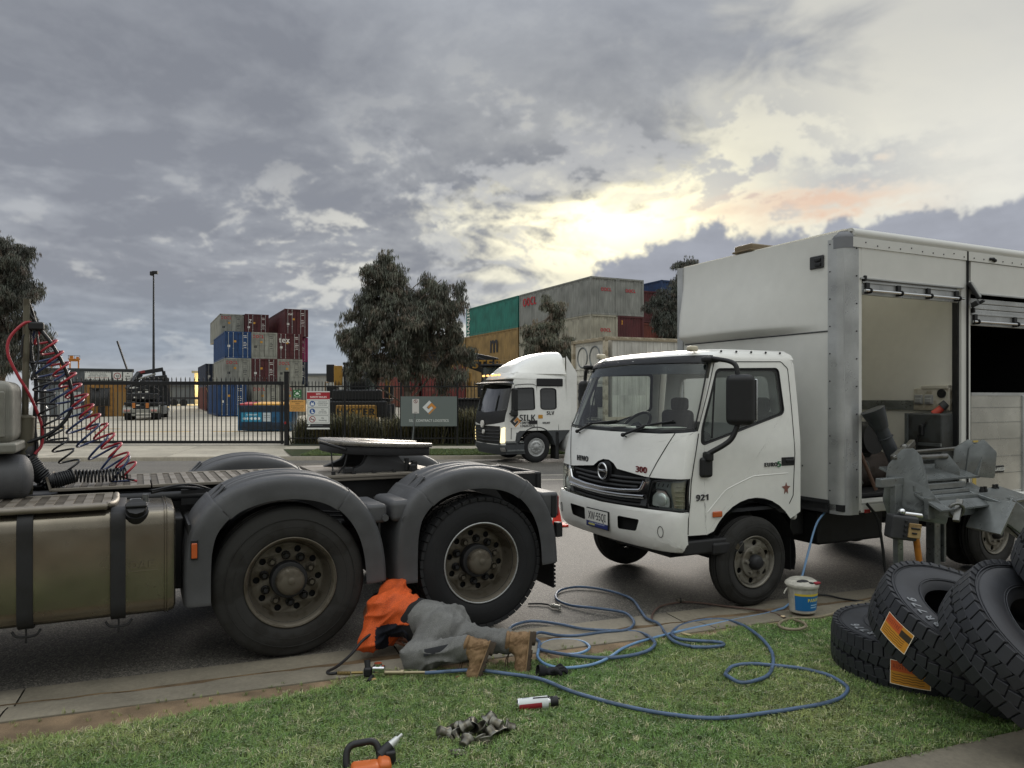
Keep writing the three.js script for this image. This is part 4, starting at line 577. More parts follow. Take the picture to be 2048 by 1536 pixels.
  // wheels
  const fw = (x, z, dual, flip) => {
    const g = new THREE.Group(); g.name = 'wheel'; g.position.set(x, 0.385, z); if (flip) g.rotation.y = PI; SV.add(g); const R = 0.385, w = 0.2;
    mesh('tyre', [tyreShape(R, w, 0.215, [0.06, 0.1, 0.14]), to(0, 0, 0.002, 0.33, 0, 60), to(0, 0, 0.002, 0.3, 0, 60)], M.rubberDusty, g); if (dual) mesh('tyre', put(tyreShape(R, w, 0.215, [0.1]), 0, 0, -0.23), M.rubberDusty, g);
    mesh('rim', [lathe([[0.21, -0.045], [0.22, -0.022], [0.226, -0.014], [0.218, -0.008], [0.206, -0.02], [0.2, -0.04], [0.192, -0.055]], 48, 'z'), lathe([[0.21, -0.045], [0.21, -0.17]], 40, 'z'), plate(ring(0.195, 48), 0.012, -0.05, 0.002, Array.from({ length: 6 }, (_, i) => ring(0.025, 14, 0.162 * cos(i * PI / 3 + 0.4), 0.162 * sin(i * PI / 3 + 0.4)))), lathe([[0.137, -0.05], [0.137, -0.018], [0.128, -0.012], [0.07, -0.012], [0.062, -0.02]], 40, 'z')], M.rimSilver, g);
    mesh('brake_drum', cy(0.165, 0.165, 0.1, 0, 0, -0.13, 'z', 24), M.hole, g);
    mesh('hub', [lathe([[0.066, -0.03], [0.064, 0.02], [0.05, 0.034], [0.042, 0.05], [0, 0.052]], 24, 'z')], M.frame, g);
    for (let i = 0; i < 6; i++) { const a = i * PI / 3 + 0.95; mesh('wheel_nut', put(new THREE.CylinderGeometry(0.014, 0.016, 0.028, 6), 0.098 * cos(a), 0.098 * sin(a), 0.0, PI / 2), M.rimSilver, g); }
  };
  fw(0, -0.02, false, false); fw(0, -2.08, false, true); fw(3.3, 0.0, true, false); fw(3.3, -2.12, true, true);
  for (const z of [-0.68, -1.42]) mesh('chassis_rail', bx(5.6, 0.2, 0.06, 2.2, 0.62, z), M.frame, SV);
  mesh('added_gearbox', [rb(0.8, 0.34, 0.5, 0.06, 0.5, 0.5, -1.05), rod([0.9, 0.48, -1.05], [3.2, 0.4, -1.05], 0.045, 12)], M.frame, SV); mesh('added_far_box', [rb(1.3, 0.36, 0.5, 0.03, 1.7, 0.52, -1.85)], M.frame, SV); mesh('added_spare_wheel', put(tyreShape(0.385, 0.2, 0.215, [0.1]), 4.1, 0.5, -1.05, -PI / 2), M.rubber, SV); mesh('added_silencer', [cy(0.12, 0.12, 0.7, 2.2, 0.48, -0.95, 'x', 18)], M.rim, SV);  // unseen underbody parts added to keep light out below the truck
  mesh('axle', [cy(0.06, 0.06, 1.9, 3.3, 0.385, -1.05, 'z'), sp(0.18, 3.3, 0.385, -1.05), cy(0.05, 0.05, 1.8, 0, 0.36, -1.05, 'z')], M.frame, SV);
  mesh('side_box', [rb(0.9, 0.32, 0.5, 0.03, 1.5, 0.55, -0.55), rb(0.5, 0.26, 0.3, 0.03, 0.78, 0.6, -0.6)], M.frame, SV);
}

// box body of the service truck
{
  const box = new THREE.Group(); box.name = 'box_body'; SV.add(box);
  const x0 = 0.917, x1 = 4.75, z0 = 0.12, z1 = -2.25, y0 = 0.74, y1 = 3.31;
  // front wall: flat panel, upper moulded nose, corner posts
  mesh('front_wall', [bx(0.03, y1 - y0 - 0.02, z0 - z1 - 0.2, x0 + 0.03, (y0 + y1) / 2, (z0 + z1) / 2)], M.boxPanel, box);
  mesh('nose_moulding', sheet((u, v) => { const z = mix(z0 - 0.15, z1 + 0.08, u), yy = mix(2.42, 3.3, v), e = sstep(0.0, 0.55, u) * sstep(1.0, 0.965, u) * sstep(0, 0.07, v) * (1 - 0.75 * sstep(0.1, 1, v)); return [x0 + 0.014 - 0.115 * e, yy, z]; }, 64, 36), M.boxPanel, box);
  mesh('seam', bx(0.006, 0.012, 2.1, x0 + 0.012, 2.41, -1.08), M.trim, box);
  mesh('corner_post', [sheet((u, v) => { const a = u * PI / 2, r = 0.1; return [x0 + r - r * cos(PI / 2 - a) * 0 - r * sin(a), mix(y0, 3.24, v), z0 - r + r * cos(a)]; }, 10, 1), bx(0.08, 2.5, 0.012, x0 + 0.14, 1.99, z0 - 0.008), bx(0.012, 2.5, 0.09, x0 + 0.006, 1.99, z0 - 0.145)], M.alu, box);
  mesh('corner_post', bx(0.03, 2.57, 0.1, x0 + 0.012, 2.02, z1 + 0.05), M.alu, box);
  mesh('corner_cap', [sp(0.1, x0 + 0.1, 3.24, z0 - 0.1, 1, 0.8, 1, 20), put(new THREE.CylinderGeometry(0.104, 0.104, 0.1, 24), x0 + 0.1, 3.2, z0 - 0.1)], mat('grey corner cap', '#74767a', 0.6), box);
  for (let i = 0; i < 10; i++) { mesh('rivet', sp(0.007, x0 + 0.15, 0.9 + 0.25 * i, z0 + 0.001, 1, 1, 1, 8), M.trim, box); mesh('rivet', sp(0.007, x0 - 0.001, 0.95 + 0.25 * i, z0 - 0.165, 1, 1, 1, 8), M.trim, box); }
  mesh('marker_recess', [rb(0.02, 0.12, 0.16, 0.01, x0 + 0.004, 3.06, -0.2)], M.trim, box); mesh('marker_lamp', [rb(0.03, 0.034, 0.07, 0.01, x0 - 0.008, 3.08, -0.18), rb(0.03, 0.034, 0.07, 0.01, x0 - 0.008, 3.035, -0.175)], M.black, box);
  mesh('sticker_residue', [rb(0.006, 0.012, 0.012, 0.002, x0 + 0.01, 1.16, -0.42), rb(0.006, 0.016, 0.01, 0.002, x0 + 0.01, 1.15, -0.38)], M.black, box);
  mesh('skirt', [bx(0.04, 0.12, 2.1, x0 + 0.02, 0.8, -1.1)], M.trim, box);
  // roof, rear and far walls, floor
  mesh('roof', [bx(x1 - x0 - 0.1, 0.006, z0 - z1 - 0.1, (x0 + x1) / 2, y1 + 0.012, (z0 + z1) / 2)], mat('translucent roof sheet', '#eceae2', 0.9, 0, { transmission: 0.75, thickness: 0 }), box); for (const z of [z0 - 0.05, z1 + 0.03]) mesh('roof_edge', bx(x1 - x0 - 0.1, 0.03, 0.06, (x0 + x1) / 2 + 0.05, y1 + 0.008, z), M.boxPanel, box);  // roof sheet made translucent to brighten the bay inside
  mesh('far_wall', bx(x1 - x0, y1 - y0, 0.03, (x0 + x1) / 2, (y0 + y1) / 2, z1 + 0.015), M.cream, box);
  mesh('rear_wall', bx(0.03, y1 - y0, z0 - z1, x1, (y0 + y1) / 2, (z0 + z1) / 2), M.boxPanel, box);
  mesh('floor', [bx(x1 - x0, 0.06, z0 - z1 - 0.03, (x0 + x1) / 2, 0.80, (z0 + z1) / 2 - 0.01)], M.frame, box);
  mesh('inner_front_lining', bx(0.02, 2.4, 2.2, x0 + 0.075, 2.05, -1.07), M.cream, box);
  const div = mesh('divider', bx(0.03, 2.45, 2.2, 2.6, 2.05, -1.03), M.cream, box);
  mesh('wall_rail', [bx(0.03, 0.1, 1.1, 2.575, 1.72, -0.95), bx(0.035, 0.04, 1.1, 2.57, 1.75, -0.95)], M.galv, div);
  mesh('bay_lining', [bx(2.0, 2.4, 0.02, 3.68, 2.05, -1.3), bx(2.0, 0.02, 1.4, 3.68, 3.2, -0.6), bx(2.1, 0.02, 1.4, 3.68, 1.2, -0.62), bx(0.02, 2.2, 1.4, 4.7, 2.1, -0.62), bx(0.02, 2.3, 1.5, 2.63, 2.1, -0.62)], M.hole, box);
  // near side: roof rail, header panels, posts, sill, aluminium panel
  const roofRail = mesh('roof_rail', [rod([x0 + 0.12, y1 - 0.02, z0 - 0.045], [x1, y1 - 0.02, z0 - 0.045], 0.05, 16), bx(x1 - x0 - 0.1, 0.09, 0.02, (x0 + x1) / 2 + 0.05, 3.205, z0 - 0.004)], M.boxPanel, box);
  for (let i = 0; i < 24; i++) mesh('rivet', sp(0.007, x0 + 0.26 + i * 0.155, 3.19 + (i % 4 ? 0 : 0.02), z0 + 0.007, 1, 1, 1, 8), M.trim, roofRail);
  mesh('gland', [sp(0.02, 3.02, 3.2, z0 + 0.015), sp(0.018, 3.05, 3.19, z0 + 0.015), sp(0.016, 2.98, 3.2, z0 + 0.015)], M.black, roofRail);
  mesh('header_panel', bx(1.42, 0.27, 0.02, 1.84, 3.02, z0 - 0.012), M.boxPanel, box); mesh('header_panel', bx(2.06, 0.31, 0.02, 3.72, 3.0, z0 - 0.012), M.boxPanel, box);
  mesh('header_edge', [bx(1.46, 0.012, 0.03, 1.84, 2.882, z0 - 0.004)], M.alu, box); mesh('header_edge', [bx(2.06, 0.012, 0.03, 3.72, 2.838, z0 - 0.004)], M.alu, box);
  for (const [x, w] of [[1.115, 0.05], [2.6, 0.1], [2.672, 0.035]]) mesh('side_post', rb(w, 2.32 + (w < 0.04 ? -0.1 : 0.14), 0.045, 0.006, x, w < 0.04 ? 1.85 : 2.0, z0 - 0.026), M.boxPanel, box);
  mesh('post_seal', bx(0.02, 2.0, 0.06, 2.54, 1.85, z0 - 0.06), M.black, box);
  mesh('sill', [rb(x1 - x0 - 0.2, 0.08, 0.04, 0.01, 2.95, 0.79, z0 - 0.02), bx(x1 - x0 - 0.2, 0.012, 0.2, 2.95, 0.838, z0 - 0.1)], M.boxPanel, box);
  mesh('sill_reflector', rb(0.07, 0.035, 0.012, 0.004, 1.2, 0.765, z0 + 0.004), M.red, box);
  // rolled-up shutters with handle bars
  const shutter = (x, w, y, n) => {
    const s = new THREE.Group(); s.name = 'roller_shutter'; box.add(s);
    for (let i = 0; i < n; i++) mesh('slat', rb(w, 0.052, 0.02, 0.008, x, y + 0.14 + 0.055 * i, z0 - 0.03), M.alu, s);
    mesh('bottom_bar', [rb(w, 0.12, 0.024, 0.006, x, y + 0.06, z0 - 0.022), rb(w, 0.018, 0.034, 0.004, x, y + 0.115, z0 - 0.016)], M.alu, s);
    mesh('handle_bar', rod([x - w / 2 - 0.01, y + 0.035, z0 + 0.03], [x + w / 2 + 0.02, y + 0.035, z0 + 0.03], 0.013, 10), M.chrome, s);
    for (let i = 0; i < 4; i++) { const xx = x - w / 2 + 0.05 + i * (w - 0.1) / 3; mesh('bracket', [bx(0.045, 0.1, 0.03, xx, y + 0.06, z0 + 0.0), put(new THREE.TorusGeometry(0.018, 0.008, 6, 12), xx + 0.01, y + 0.035, z0 + 0.03, 0, PI / 2)], M.black, s); }
    mesh('buffer', rb(0.03, 0.05, 0.04, 0.01, x - w / 2 + 0.02, y + 0.15, z0 + 0.0), M.black, s);
  };
  shutter(1.83, 1.36, 2.735, 1); shutter(3.72, 2.04, 2.52, 3);
  { const l = new THREE.Group(); l.name = 'work_lamp'; l.position.set(2.66, 2.80, 0.2); l.rotation.set(-0.5, 0.35, 0.35); box.add(l); mesh('lamp_body', rb(0.14, 0.19, 0.035, 0.012, 0.05, 0.06, 0), M.black, l); mesh('lamp_glass', rb(0.115, 0.165, 0.008, 0.004, 0.05, 0.06, 0.018), mat('led array', '#8d8f8c', 0.3, 0.2), l); mesh('bracket', [rb(0.1, 0.03, 0.12, 0.008, 0.02, -0.07, -0.03), rb(0.18, 0.05, 0.06, 0.01, -0.05, -0.06, -0.04)], M.black, l); }
  const pan = mesh('alu_side_panel', bx(2.05, 1.0, 0.02, 3.72, 1.33, z0 - 0.012), mat('scuffed aluminium sheet', '#d9d7ce', 0.36, 0.4, { map: rep(T.dust, 1.9), roughnessMap: rep(T.rough, 0.8) }), box);
  for (const y of [1.03, 1.2, 1.38, 1.55, 1.7]) mesh('joint', bx(2.05, 0.003, 0.002, 3.72, y, z0), M.galv, pan);
  mesh('edge', [bx(2.05, 0.03, 0.03, 3.72, 1.835, z0 - 0.012)], M.alu, pan); mesh('post', rb(0.09, 1.0, 0.03, 0.008, 3.56, 1.32, z0 + 0.004), M.alu, pan);
  mesh('maker_plate', rb(0.26, 0.07, 0.008, 0.003, 3.08, 1.07, z0 + 0.004), M.black, pan); mesh('maker_lettering', text('DHOLLANDIA', 0.036, 0.003, 3.08, 1.07, z0 + 0.0085, 0, 0.86), M.boxPanel, pan);
  mesh('warning_sticker', [rb(0.08, 0.1, 0.003, 0.001, 2.76, 1.32, z0 + 0.001), rb(0.06, 0.16, 0.003, 0.001, 2.74, 0.98, z0 + 0.001)], mat('faded yellow sticker', '#b8a055', 0.6), pan);
  mesh('sill_pipe', rod([2.75, 0.80, z0 + 0.05], [4.6, 0.80, z0 + 0.05], 0.03, 12), M.boxPanel, box);
  mesh('roof_beacon', [rb(0.42, 0.07, 0.26, 0.02, 1.15, 3.37, -1.2), rb(0.46, 0.02, 0.28, 0.008, 1.15, 3.335, -1.2)], mat('amber beacon', '#6f6047', 0.35), box);
  // support leg under the body
  mesh('stabiliser_leg', [rb(0.1, 0.55, 0.1, 0.01, 2.5, 0.36, -0.15), rb(0.03, 0.5, 0.11, 0.005, 2.58, 0.38, -0.13)], M.galv, box);
  // power board on the divider
  { const pb = new THREE.Group(); pb.name = 'power_board'; box.add(pb); const wht = mat('off-white plastic', '#c9c7bd', 0.55, 0, { map: rep(T.grime, 0.4) });
    mesh('case', [rb(0.05, 0.23, 0.4, 0.012, 2.56, 1.78, -0.2), rb(0.06, 0.04, 0.3, 0.01, 2.555, 1.905, -0.16)], wht, pb);
    for (const z of [-0.335, -0.22]) mesh('socket', [rb(0.03, 0.1, 0.09, 0.012, 2.53, 1.78, z), rb(0.02, 0.05, 0.07, 0.01, 2.515, 1.77, z)], mat('grey socket', '#8a8b89', 0.5), pb);
    mesh('socket', [cy(0.045, 0.045, 0.02, 2.53, 1.84, -0.08, 'x', 20), cy(0.03, 0.03, 0.022, 2.526, 1.84, -0.08, 'x', 16)], M.black, pb);
    mesh('red_plug', rod([2.53, 1.70, -0.07], [2.47, 1.63, -0.13], 0.035, 14), mat('red plug', '#b3402f', 0.5), pb); mesh('plug_neck', rod([2.55, 1.74, -0.04], [2.52, 1.70, -0.075], 0.045, 14), M.trim, pb); }
  // things fixed at the back of the bay
  mesh('tool_locker', [rb(0.2, 0.8, 0.4, 0.02, 2.46, 1.24, -0.16)], mat('grey locker', '#4b4f51', 0.6, 0.2, { map: rep(T.grime, 0.6) }), box); mesh('locker_bar', [bx(0.02, 0.8, 0.03, 2.35, 1.24, -0.34), bx(0.02, 0.03, 0.4, 2.35, 1.33, -0.16), bx(0.02, 0.03, 0.4, 2.35, 1.12, -0.16)], M.galv, box);
  mesh('cable', [hose([[2.35, 1.55, -0.12], [2.33, 1.4, -0.2], [2.34, 1.2, -0.22], [2.33, 0.9, -0.2]], 0.012, 30), rb(0.04, 0.12, 0.05, 0.015, 2.33, 1.47, -0.16)], M.black, box);
  // compressor
  const co = new THREE.Group(); co.name = 'compressor'; box.add(co);
  mesh('motor', [rb(0.5, 0.34, 0.4, 0.05, 1.72, 1.36, -0.62), cy(0.16, 0.16, 0.2, 1.78, 1.4, -0.36, 'z', 20), rb(0.4, 0.18, 0.3, 0.03, 1.55, 1.6, -0.7)], M.black, co);
  mesh('tank', [cy(0.2, 0.2, 0.8, 1.8, 1.06, -0.6, 'x', 24), sp(0.2, 1.4, 1.06, -0.6, 0.5, 1, 1)], mat('dull tank', '#524a47', 0.6, 0.3, { map: rep(T.grime, 0.3) }), co);
  mesh('gauge', [cy(0.05, 0.05, 0.05, 1.9, 1.58, -0.4, 'z', 18)], M.black, co); mesh('gauge_face', cy(0.04, 0.04, 0.01, 1.9, 1.58, -0.37, 'z', 18), mat('red gauge', '#8d2d25', 0.4), co);
  mesh('pipework', [hose([[1.3, 1.5, -0.3], [1.34, 1.2, -0.28], [1.42, 0.95, -0.26]], 0.015, 20), hose([[1.5, 1.25, -0.35], [1.55, 1.1, -0.3], [1.65, 0.95, -0.3]], 0.012, 20), hose([[1.6, 1.2, -0.3], [1.7, 1.15, -0.28], [1.75, 0.98, -0.3]], 0.01, 20), sp(0.12, 1.45, 0.98, -0.3), sp(0.09, 1.32, 1.2, -0.35), ...Array.from({ length: 7 }, (_, i) => sp(0.03 + 0.012 * (i % 3), 1.24 + 0.015 * (i % 2), 0.98 + 0.09 * i, -0.2 - 0.02 * (i % 3), 1, 1, 1, 10))], M.steel, co);
  mesh('rusty_bar', rod([1.22, 1.62, -0.14], [1.47, 0.93, 0.0], 0.017, 10), mat('rusty steel', '#6b5346', 0.8, 0.2), co);
  mesh('base_tray', rb(1.2, 0.04, 0.7, 0.01, 1.75, 0.86, -0.5), M.frame, co);
}
// tyre-handling lift folded out of the bay: cradle, tube, arm
{
  const lift = new THREE.Group(); lift.name = 'tyre_lift'; SV.add(lift);
  const SP = (pts, t, z) => plate(rounded(pts, 0.02), t, z, 0.003);
  mesh('left_cheek', put(SP([[-0.24, -0.08], [-0.2, 0.22], [-0.09, 0.36], [0.0, 0.37], [0.06, 0.3], [0.12, 0.02], [0.26, -0.16], [0.24, -0.26], [-0.2, -0.22]], 0.018, 0), 1.16, 1.0, 0.62, 0, -0.95, 0), M.galv, lift);
  mesh('cradle_tray', [beam([1.12, 1.13, 0.45], [2.06, 1.13, 0.45], 0.3, 0.02, [0, 1, 0.35]), beam([1.15, 0.94, 0.72], [2.1, 0.94, 0.66], 0.34, 0.02, [0, 1, 0.5]), beam([1.14, 1.03, 0.6], [1.85, 1.03, 0.58], 0.08, 0.05), beam([1.15, 0.985, 0.66], [1.85, 0.985, 0.63], 0.05, 0.03), beam([1.15, 0.87, 0.74], [2.1, 0.87, 0.7], 0.04, 0.18)], M.galv, lift);
  mesh('roller', [rod([1.08, 1.27, 0.5], [1.78, 1.27, 0.48], 0.026, 14), rod([1.5, 1.30, 0.3], [2.25, 1.32, 0.3], 0.018, 10)], M.steel, lift);
  mesh('middle_cheek', put(SP([[-0.1, -0.1], [-0.1, 0.14], [0.0, 0.16], [0.1, 0.02], [0.1, -0.06]], 0.015, 0), 1.8, 1.14, 0.48, 0, -0.95, 0), M.galv, lift);
  mesh('right_bracket', [put(SP([[-0.16, -0.1], [-0.13, 0.16], [0.0, 0.24], [0.12, 0.12], [0.1, -0.12]], 0.014, 0), 2.1, 1.18, 0.48, 0, -0.5, 0), put(SP([[-0.16, -0.1], [-0.13, 0.16], [0.0, 0.24], [0.12, 0.12], [0.1, -0.12]], 0.014, 0), 2.2, 1.18, 0.55, 0, -0.5, 0), beam([2.12, 1.08, 0.5], [2.24, 1.38, 0.5], 0.12, 0.02, [1, 0, 0])], M.galv, lift);
  mesh('swing_plate', [put(rb(0.52, 0.03, 0.3, 0.008, 0, 0, 0), 2.12, 0.93, 0.76, 0.25, 0.1, 0), beam([1.9, 0.92, 0.88], [1.72, 0.66, 0.86], 0.3, 0.025, [1, 0, 0])], M.galv, lift);
  for (const [x, z] of [[1.95, 0.7], [2.0, 0.7], [2.22, 0.64], [2.26, 0.64]]) mesh('bolt', [cy(0.014, 0.014, 0.05, x, 0.985, z), put(new THREE.CylinderGeometry(0.022, 0.022, 0.02, 6), x, 0.975, z)], M.black, lift);
  mesh('arm', [beam([2.0, 0.84, 0.82], [2.62, 0.42, 0.98], 0.16, 0.22), beam([2.28, 0.86, 0.76], [2.75, 0.44, 0.94], 0.05, 0.16), beam([2.5, 0.5, 0.96], [3.1, 0.12, 1.1], 0.14, 0.16)], M.galv, lift);
  mesh('ram', [rod([2.35, 0.82, 0.66], [3.0, 0.32, 0.86], 0.035, 14), rod([2.9, 0.4, 0.84], [3.3, 0.1, 0.96], 0.022, 10)], M.steel, lift);
  mesh('joint', [cy(0.07, 0.07, 0.24, 2.66, 0.42, 0.98, 'z', 20), sp(0.06, 2.72, 0.46, 1.06)], M.frame, lift);
  mesh('hydraulic_hose', [hose([[2.2, 0.7, 0.9], [2.4, 0.42, 1.05], [2.65, 0.28, 1.1], [2.9, 0.3, 1.1]], 0.012, 30), hose([[2.0, 0.72, 0.86], [2.2, 0.5, 0.98], [2.42, 0.34, 1.04]], 0.012, 30)], M.black, lift);
  const tube = mesh('guide_tube', [rod([1.385, 1.1, 0.34], [1.21, 1.52, 0.26], 0.06, 18), rod([1.21, 1.52, 0.26], [1.145, 1.69, 0.225], 0.066, 20, 0.105), put(new THREE.TorusGeometry(0.064, 0.006, 6, 20), 1.245, 1.44, 0.278, PI / 2 - 0.2, 0.38, 0)], mat('dark grey tube', '#3f4346', 0.45, 0.35, { map: rep(T.dust, 0.4) }), lift);
  mesh('clamp', [beam([1.06, 1.28, 0.5], [1.32, 1.36, 0.42], 0.05, 0.04), beam([1.3, 1.3, 0.4], [1.5, 1.4, 0.36], 0.045, 0.05), rod([1.5, 1.41, 0.36], [1.51, 1.34, 0.36], 0.016), sp(0.03, 1.08, 1.28, 0.5), sp(0.032, 1.3, 1.36, 0.42), beam([1.12, 1.2, 0.46], [1.05, 1.05, 0.48], 0.04, 0.04)], M.steel, tube);
  mesh('post', [beam([1.03, 0.62, 0.55], [1.03, 1.06, 0.55], 0.09, 0.05, [0, 0, 1]), rb(0.34, 0.08, 0.06, 0.01, 0.99, 1.08, 0.54), beam([1.05, 0.02, 0.56], [1.04, 0.62, 0.56], 0.07, 0.05, [0, 0, 1]), rb(0.16, 0.02, 0.14, 0.005, 1.05, 0.015, 0.56), beam([1.06, 0.1, 0.56], [1.06, 0.3, 0.56], 0.09, 0.065, [0, 0, 1])], M.galv, lift);
  mesh('link_bracket', [put(new THREE.TorusGeometry(0.06, 0.014, 8, 16), 1.36, 0.86, 0.86, 0.3, -0.5, 0), beam([1.3, 0.78, 0.9], [1.44, 0.94, 0.84], 0.05, 0.03)], M.steel, lift);
}
{ // hammer standing against the post and the control box hung on the lift
  const cb = thing('control_box', 'dark grey control box with tan switch plate hung on the lift beside the tyres', 'control box', [0, 0, 0]); SV.updateMatrixWorld(); cb.position.copy(SV.localToWorld(V3(0.95, 0.72, 0.66))); cb.rotation.set(0, A - 0.5, -0.12);
  mesh('case', rb(0.22, 0.2, 0.14, 0.02, 0, 0, 0), M.trim, cb); mesh('switch_plate', rb(0.1, 0.12, 0.02, 0.006, 0.075, -0.01, 0.075), mat('tan plate', '#b59b6d', 0.6, 0, { map: rep(T.grime, 0.2) }), cb); for (let i = 0; i < 4; i++) mesh('cooling_fin', rb(0.02, 0.02, 0.16, 0.004, 0.0, -0.06 + 0.04 * i, 0.005), M.black, cb);
  mesh('switch', [rb(0.07, 0.014, 0.02, 0.004, 0.075, 0.01, 0.088), rb(0.04, 0.014, 0.02, 0.004, 0.07, -0.03, 0.088)], M.black, cb); mesh('chrome_grip', [rb(0.2, 0.04, 0.06, 0.018, 0.06, 0.115, 0.0), sp(0.03, -0.02, 0.13, 0.02)], M.chrome, cb);
  const hm = thing('striking_hammer', 'yellow handled striking tool standing behind the pile of tyres', 'hammer', [0, 0, 0]); hm.position.copy(SV.localToWorld(V3(1.1, 0.05, 0.72))); hm.rotation.y = A;
  mesh('handle', rod([0.035, 0.02, 0.02], [-0.03, 0.62, -0.02], 0.028, 14, 0.026), mat('yellow handle', '#b9761f', 0.5, 0, { map: rep(T.grime, 0.3) }), hm); mesh('head', rb(0.09, 0.06, 0.09, 0.012, 0.04, 0.0, 0.02), M.steel, hm);
}

// ---------------------------------------------------------------- shipping containers (near end at z = 0, length to -z)
const cgeo = new Map(), once = (k, f) => { if (!cgeo.has(k)) { const g = metres(flat(f())); cgeo.set(k, g); } return cgeo.get(k); };
const share = (name, k, f, m, parent) => { const o = new THREE.Mesh(once(k, f), m); o.name = name; parent.add(o); return o; };
function corr(n, w, h, dep = 0.04) { const pts = []; for (let i = 0; i < n; i++) for (const [f, z] of [[0, 0], [0.25, 0], [0.5, -dep], [0.75, -dep]]) pts.push([(i + f) * w / n - w / 2, z]); pts.push([w / 2, 0]); return sheet((u, v) => { const p = pts[round(u * (pts.length - 1))]; return [p[0], v * h, p[1]]; }, pts.length - 1, 1); }
const paintC = (c, r = 0.6) => mat('container paint', c, r, 0.05, { map: rep(T.streak, 3.1, 2.6) });
const CM = { blue: paintC('#1d4a80'), grey: paintC('#a7a79c'), maroon: paintC('#5a2327'), red: paintC('#7f2a2a'), teal: paintC('#2f8577'), yellow: paintC('#a88a56'), navy: paintC('#27324a'), magenta: paintC('#a32a66'), beige: paintC('#b7b3a2'), rust: paintC('#74382c'), steelGrey: paintC('#9b9d98'), deep: paintC('#20406e') };
const barM = mat('lock bar steel', '#b9bab6', 0.5, 0.4), redLetter = mat('red lettering', '#a8232c', 0.6), whiteLetter = mat('white lettering', '#d8d6cf', 0.6), hazardM = mat('yellow hazard plate', '#c08a2c', 0.6), darkPatch = mat('dark placard', '#22242a', 0.7);
function container(label, color, X, y, d, { H = 2.59, L = 12.19, doors = false, mark = null, markC = redLetter, side = null, turn = A, group = 'stacked shipping containers' } = {}) {
  const W = 2.44, m = CM[color], g = thing('shipping_container', label, 'container', [X, y, -d], turn, group), k = H + '/' + L;
  share('frame', 'cf' + k, () => [[-W / 2 + 0.07, 0], [W / 2 - 0.07, 0]].flatMap(([x]) => [bx(0.14, H, 0.14, x, H / 2, -0.08), bx(0.14, H, 0.14, x, H / 2, -L + 0.08), bx(0.1, 0.16, L - 0.02, x + Math.sign(x) * 0.018, 0.09, -L / 2), bx(0.08, 0.1, L - 0.02, x + Math.sign(x) * 0.028, H - 0.055, -L / 2)]).concat([bx(W - 0.02, 0.15, 0.12, 0, 0.085, -0.07), bx(W - 0.02, 0.12, 0.12, 0, H - 0.065, -0.07), bx(W - 0.02, 0.15, 0.12, 0, 0.085, -L + 0.07)]), m, g);
  for (const sx of [-1, 1]) share('side_wall', 'cs' + sx + k, () => put(corr(L > 7 ? 44 : 21, L - 0.24, H - 0.24), sx * (W / 2 - 0.03), 0.14, -L / 2, 0, sx * PI / 2), m, g);
  share('roof', 'cr' + k, () => bx(W - 0.1, 0.03, L - 0.1, 0, H - 0.04, -L / 2), m, g);
  if (doors) {
    for (const sx of [-1, 1]) {
      const dr = share('door', 'cd' + sx + k, () => { const o = [bx(W / 2 - 0.17, H - 0.27, 0.04, sx * (W / 4 - 0.065), H / 2 + 0.01, -0.075)]; for (let i = 0; i < 5; i++) o.push(bx(W / 2 - 0.22, 0.02, 0.03, sx * (W / 4 - 0.065), 0.3 + i * (H - 0.55) / 4, -0.05)); return o; }, m, g);
      for (const f of [0.18, 0.36]) share('lock_bar', 'cl' + sx + f + k, () => [rod([sx * W * f, 0.1, -0.02], [sx * W * f, H - 0.1, -0.02], 0.022, 6), bx(0.12, 0.04, 0.03, sx * W * f, H * 0.36, -0.01), bx(0.08, 0.06, 0.04, sx * W * f, 0.12, -0.02), bx(0.08, 0.06, 0.04, sx * W * f, H - 0.12, -0.02)], color === 'grey' ? m : barM, dr);
    }
    share('plate', 'cp1' + k, () => bx(0.22, 0.2, 0.01, -0.28, H * 0.63, -0.045), hazardM, g); share('plate', 'cp2' + k, () => bx(0.24, 0.22, 0.01, -0.85, H * 0.45, -0.045), color === 'grey' ? darkPatch : whiteLetter, g);
    share('stencil', 'cp3' + k, () => [0.85, 0.79, 0.6, 0.54, 0.48, 0.4].map((f, i) => bx(0.34 - 0.05 * (i % 3), 0.05, 0.006, 0.62 + 0.04 * (i % 2), H * f, -0.05)), color === 'grey' ? darkPatch : whiteLetter, g);
  } else share('end_wall', 'ce' + k, () => put(corr(9, W - 0.26, H - 0.27, 0.045), 0, 0.15, -0.06), m, g);
  if (mark) mesh('lettering', text(mark[0], mark[1] ?? 0.3, 0.01, mark[2] ?? -0.58, H * (mark[3] ?? 0.84), doors ? -0.045 : -0.055), markC, g);
  if (side) mesh('lettering', text(side[0], side[1], 0.01, 0, 0, 0, 0, 1).rotateZ(side[3] ?? 0).rotateY(-PI / 2).translate(-W / 2 - 0.005, side[4] ?? H * 0.5, side[2]), side[5] ?? whiteLetter, g);
  return g;
}
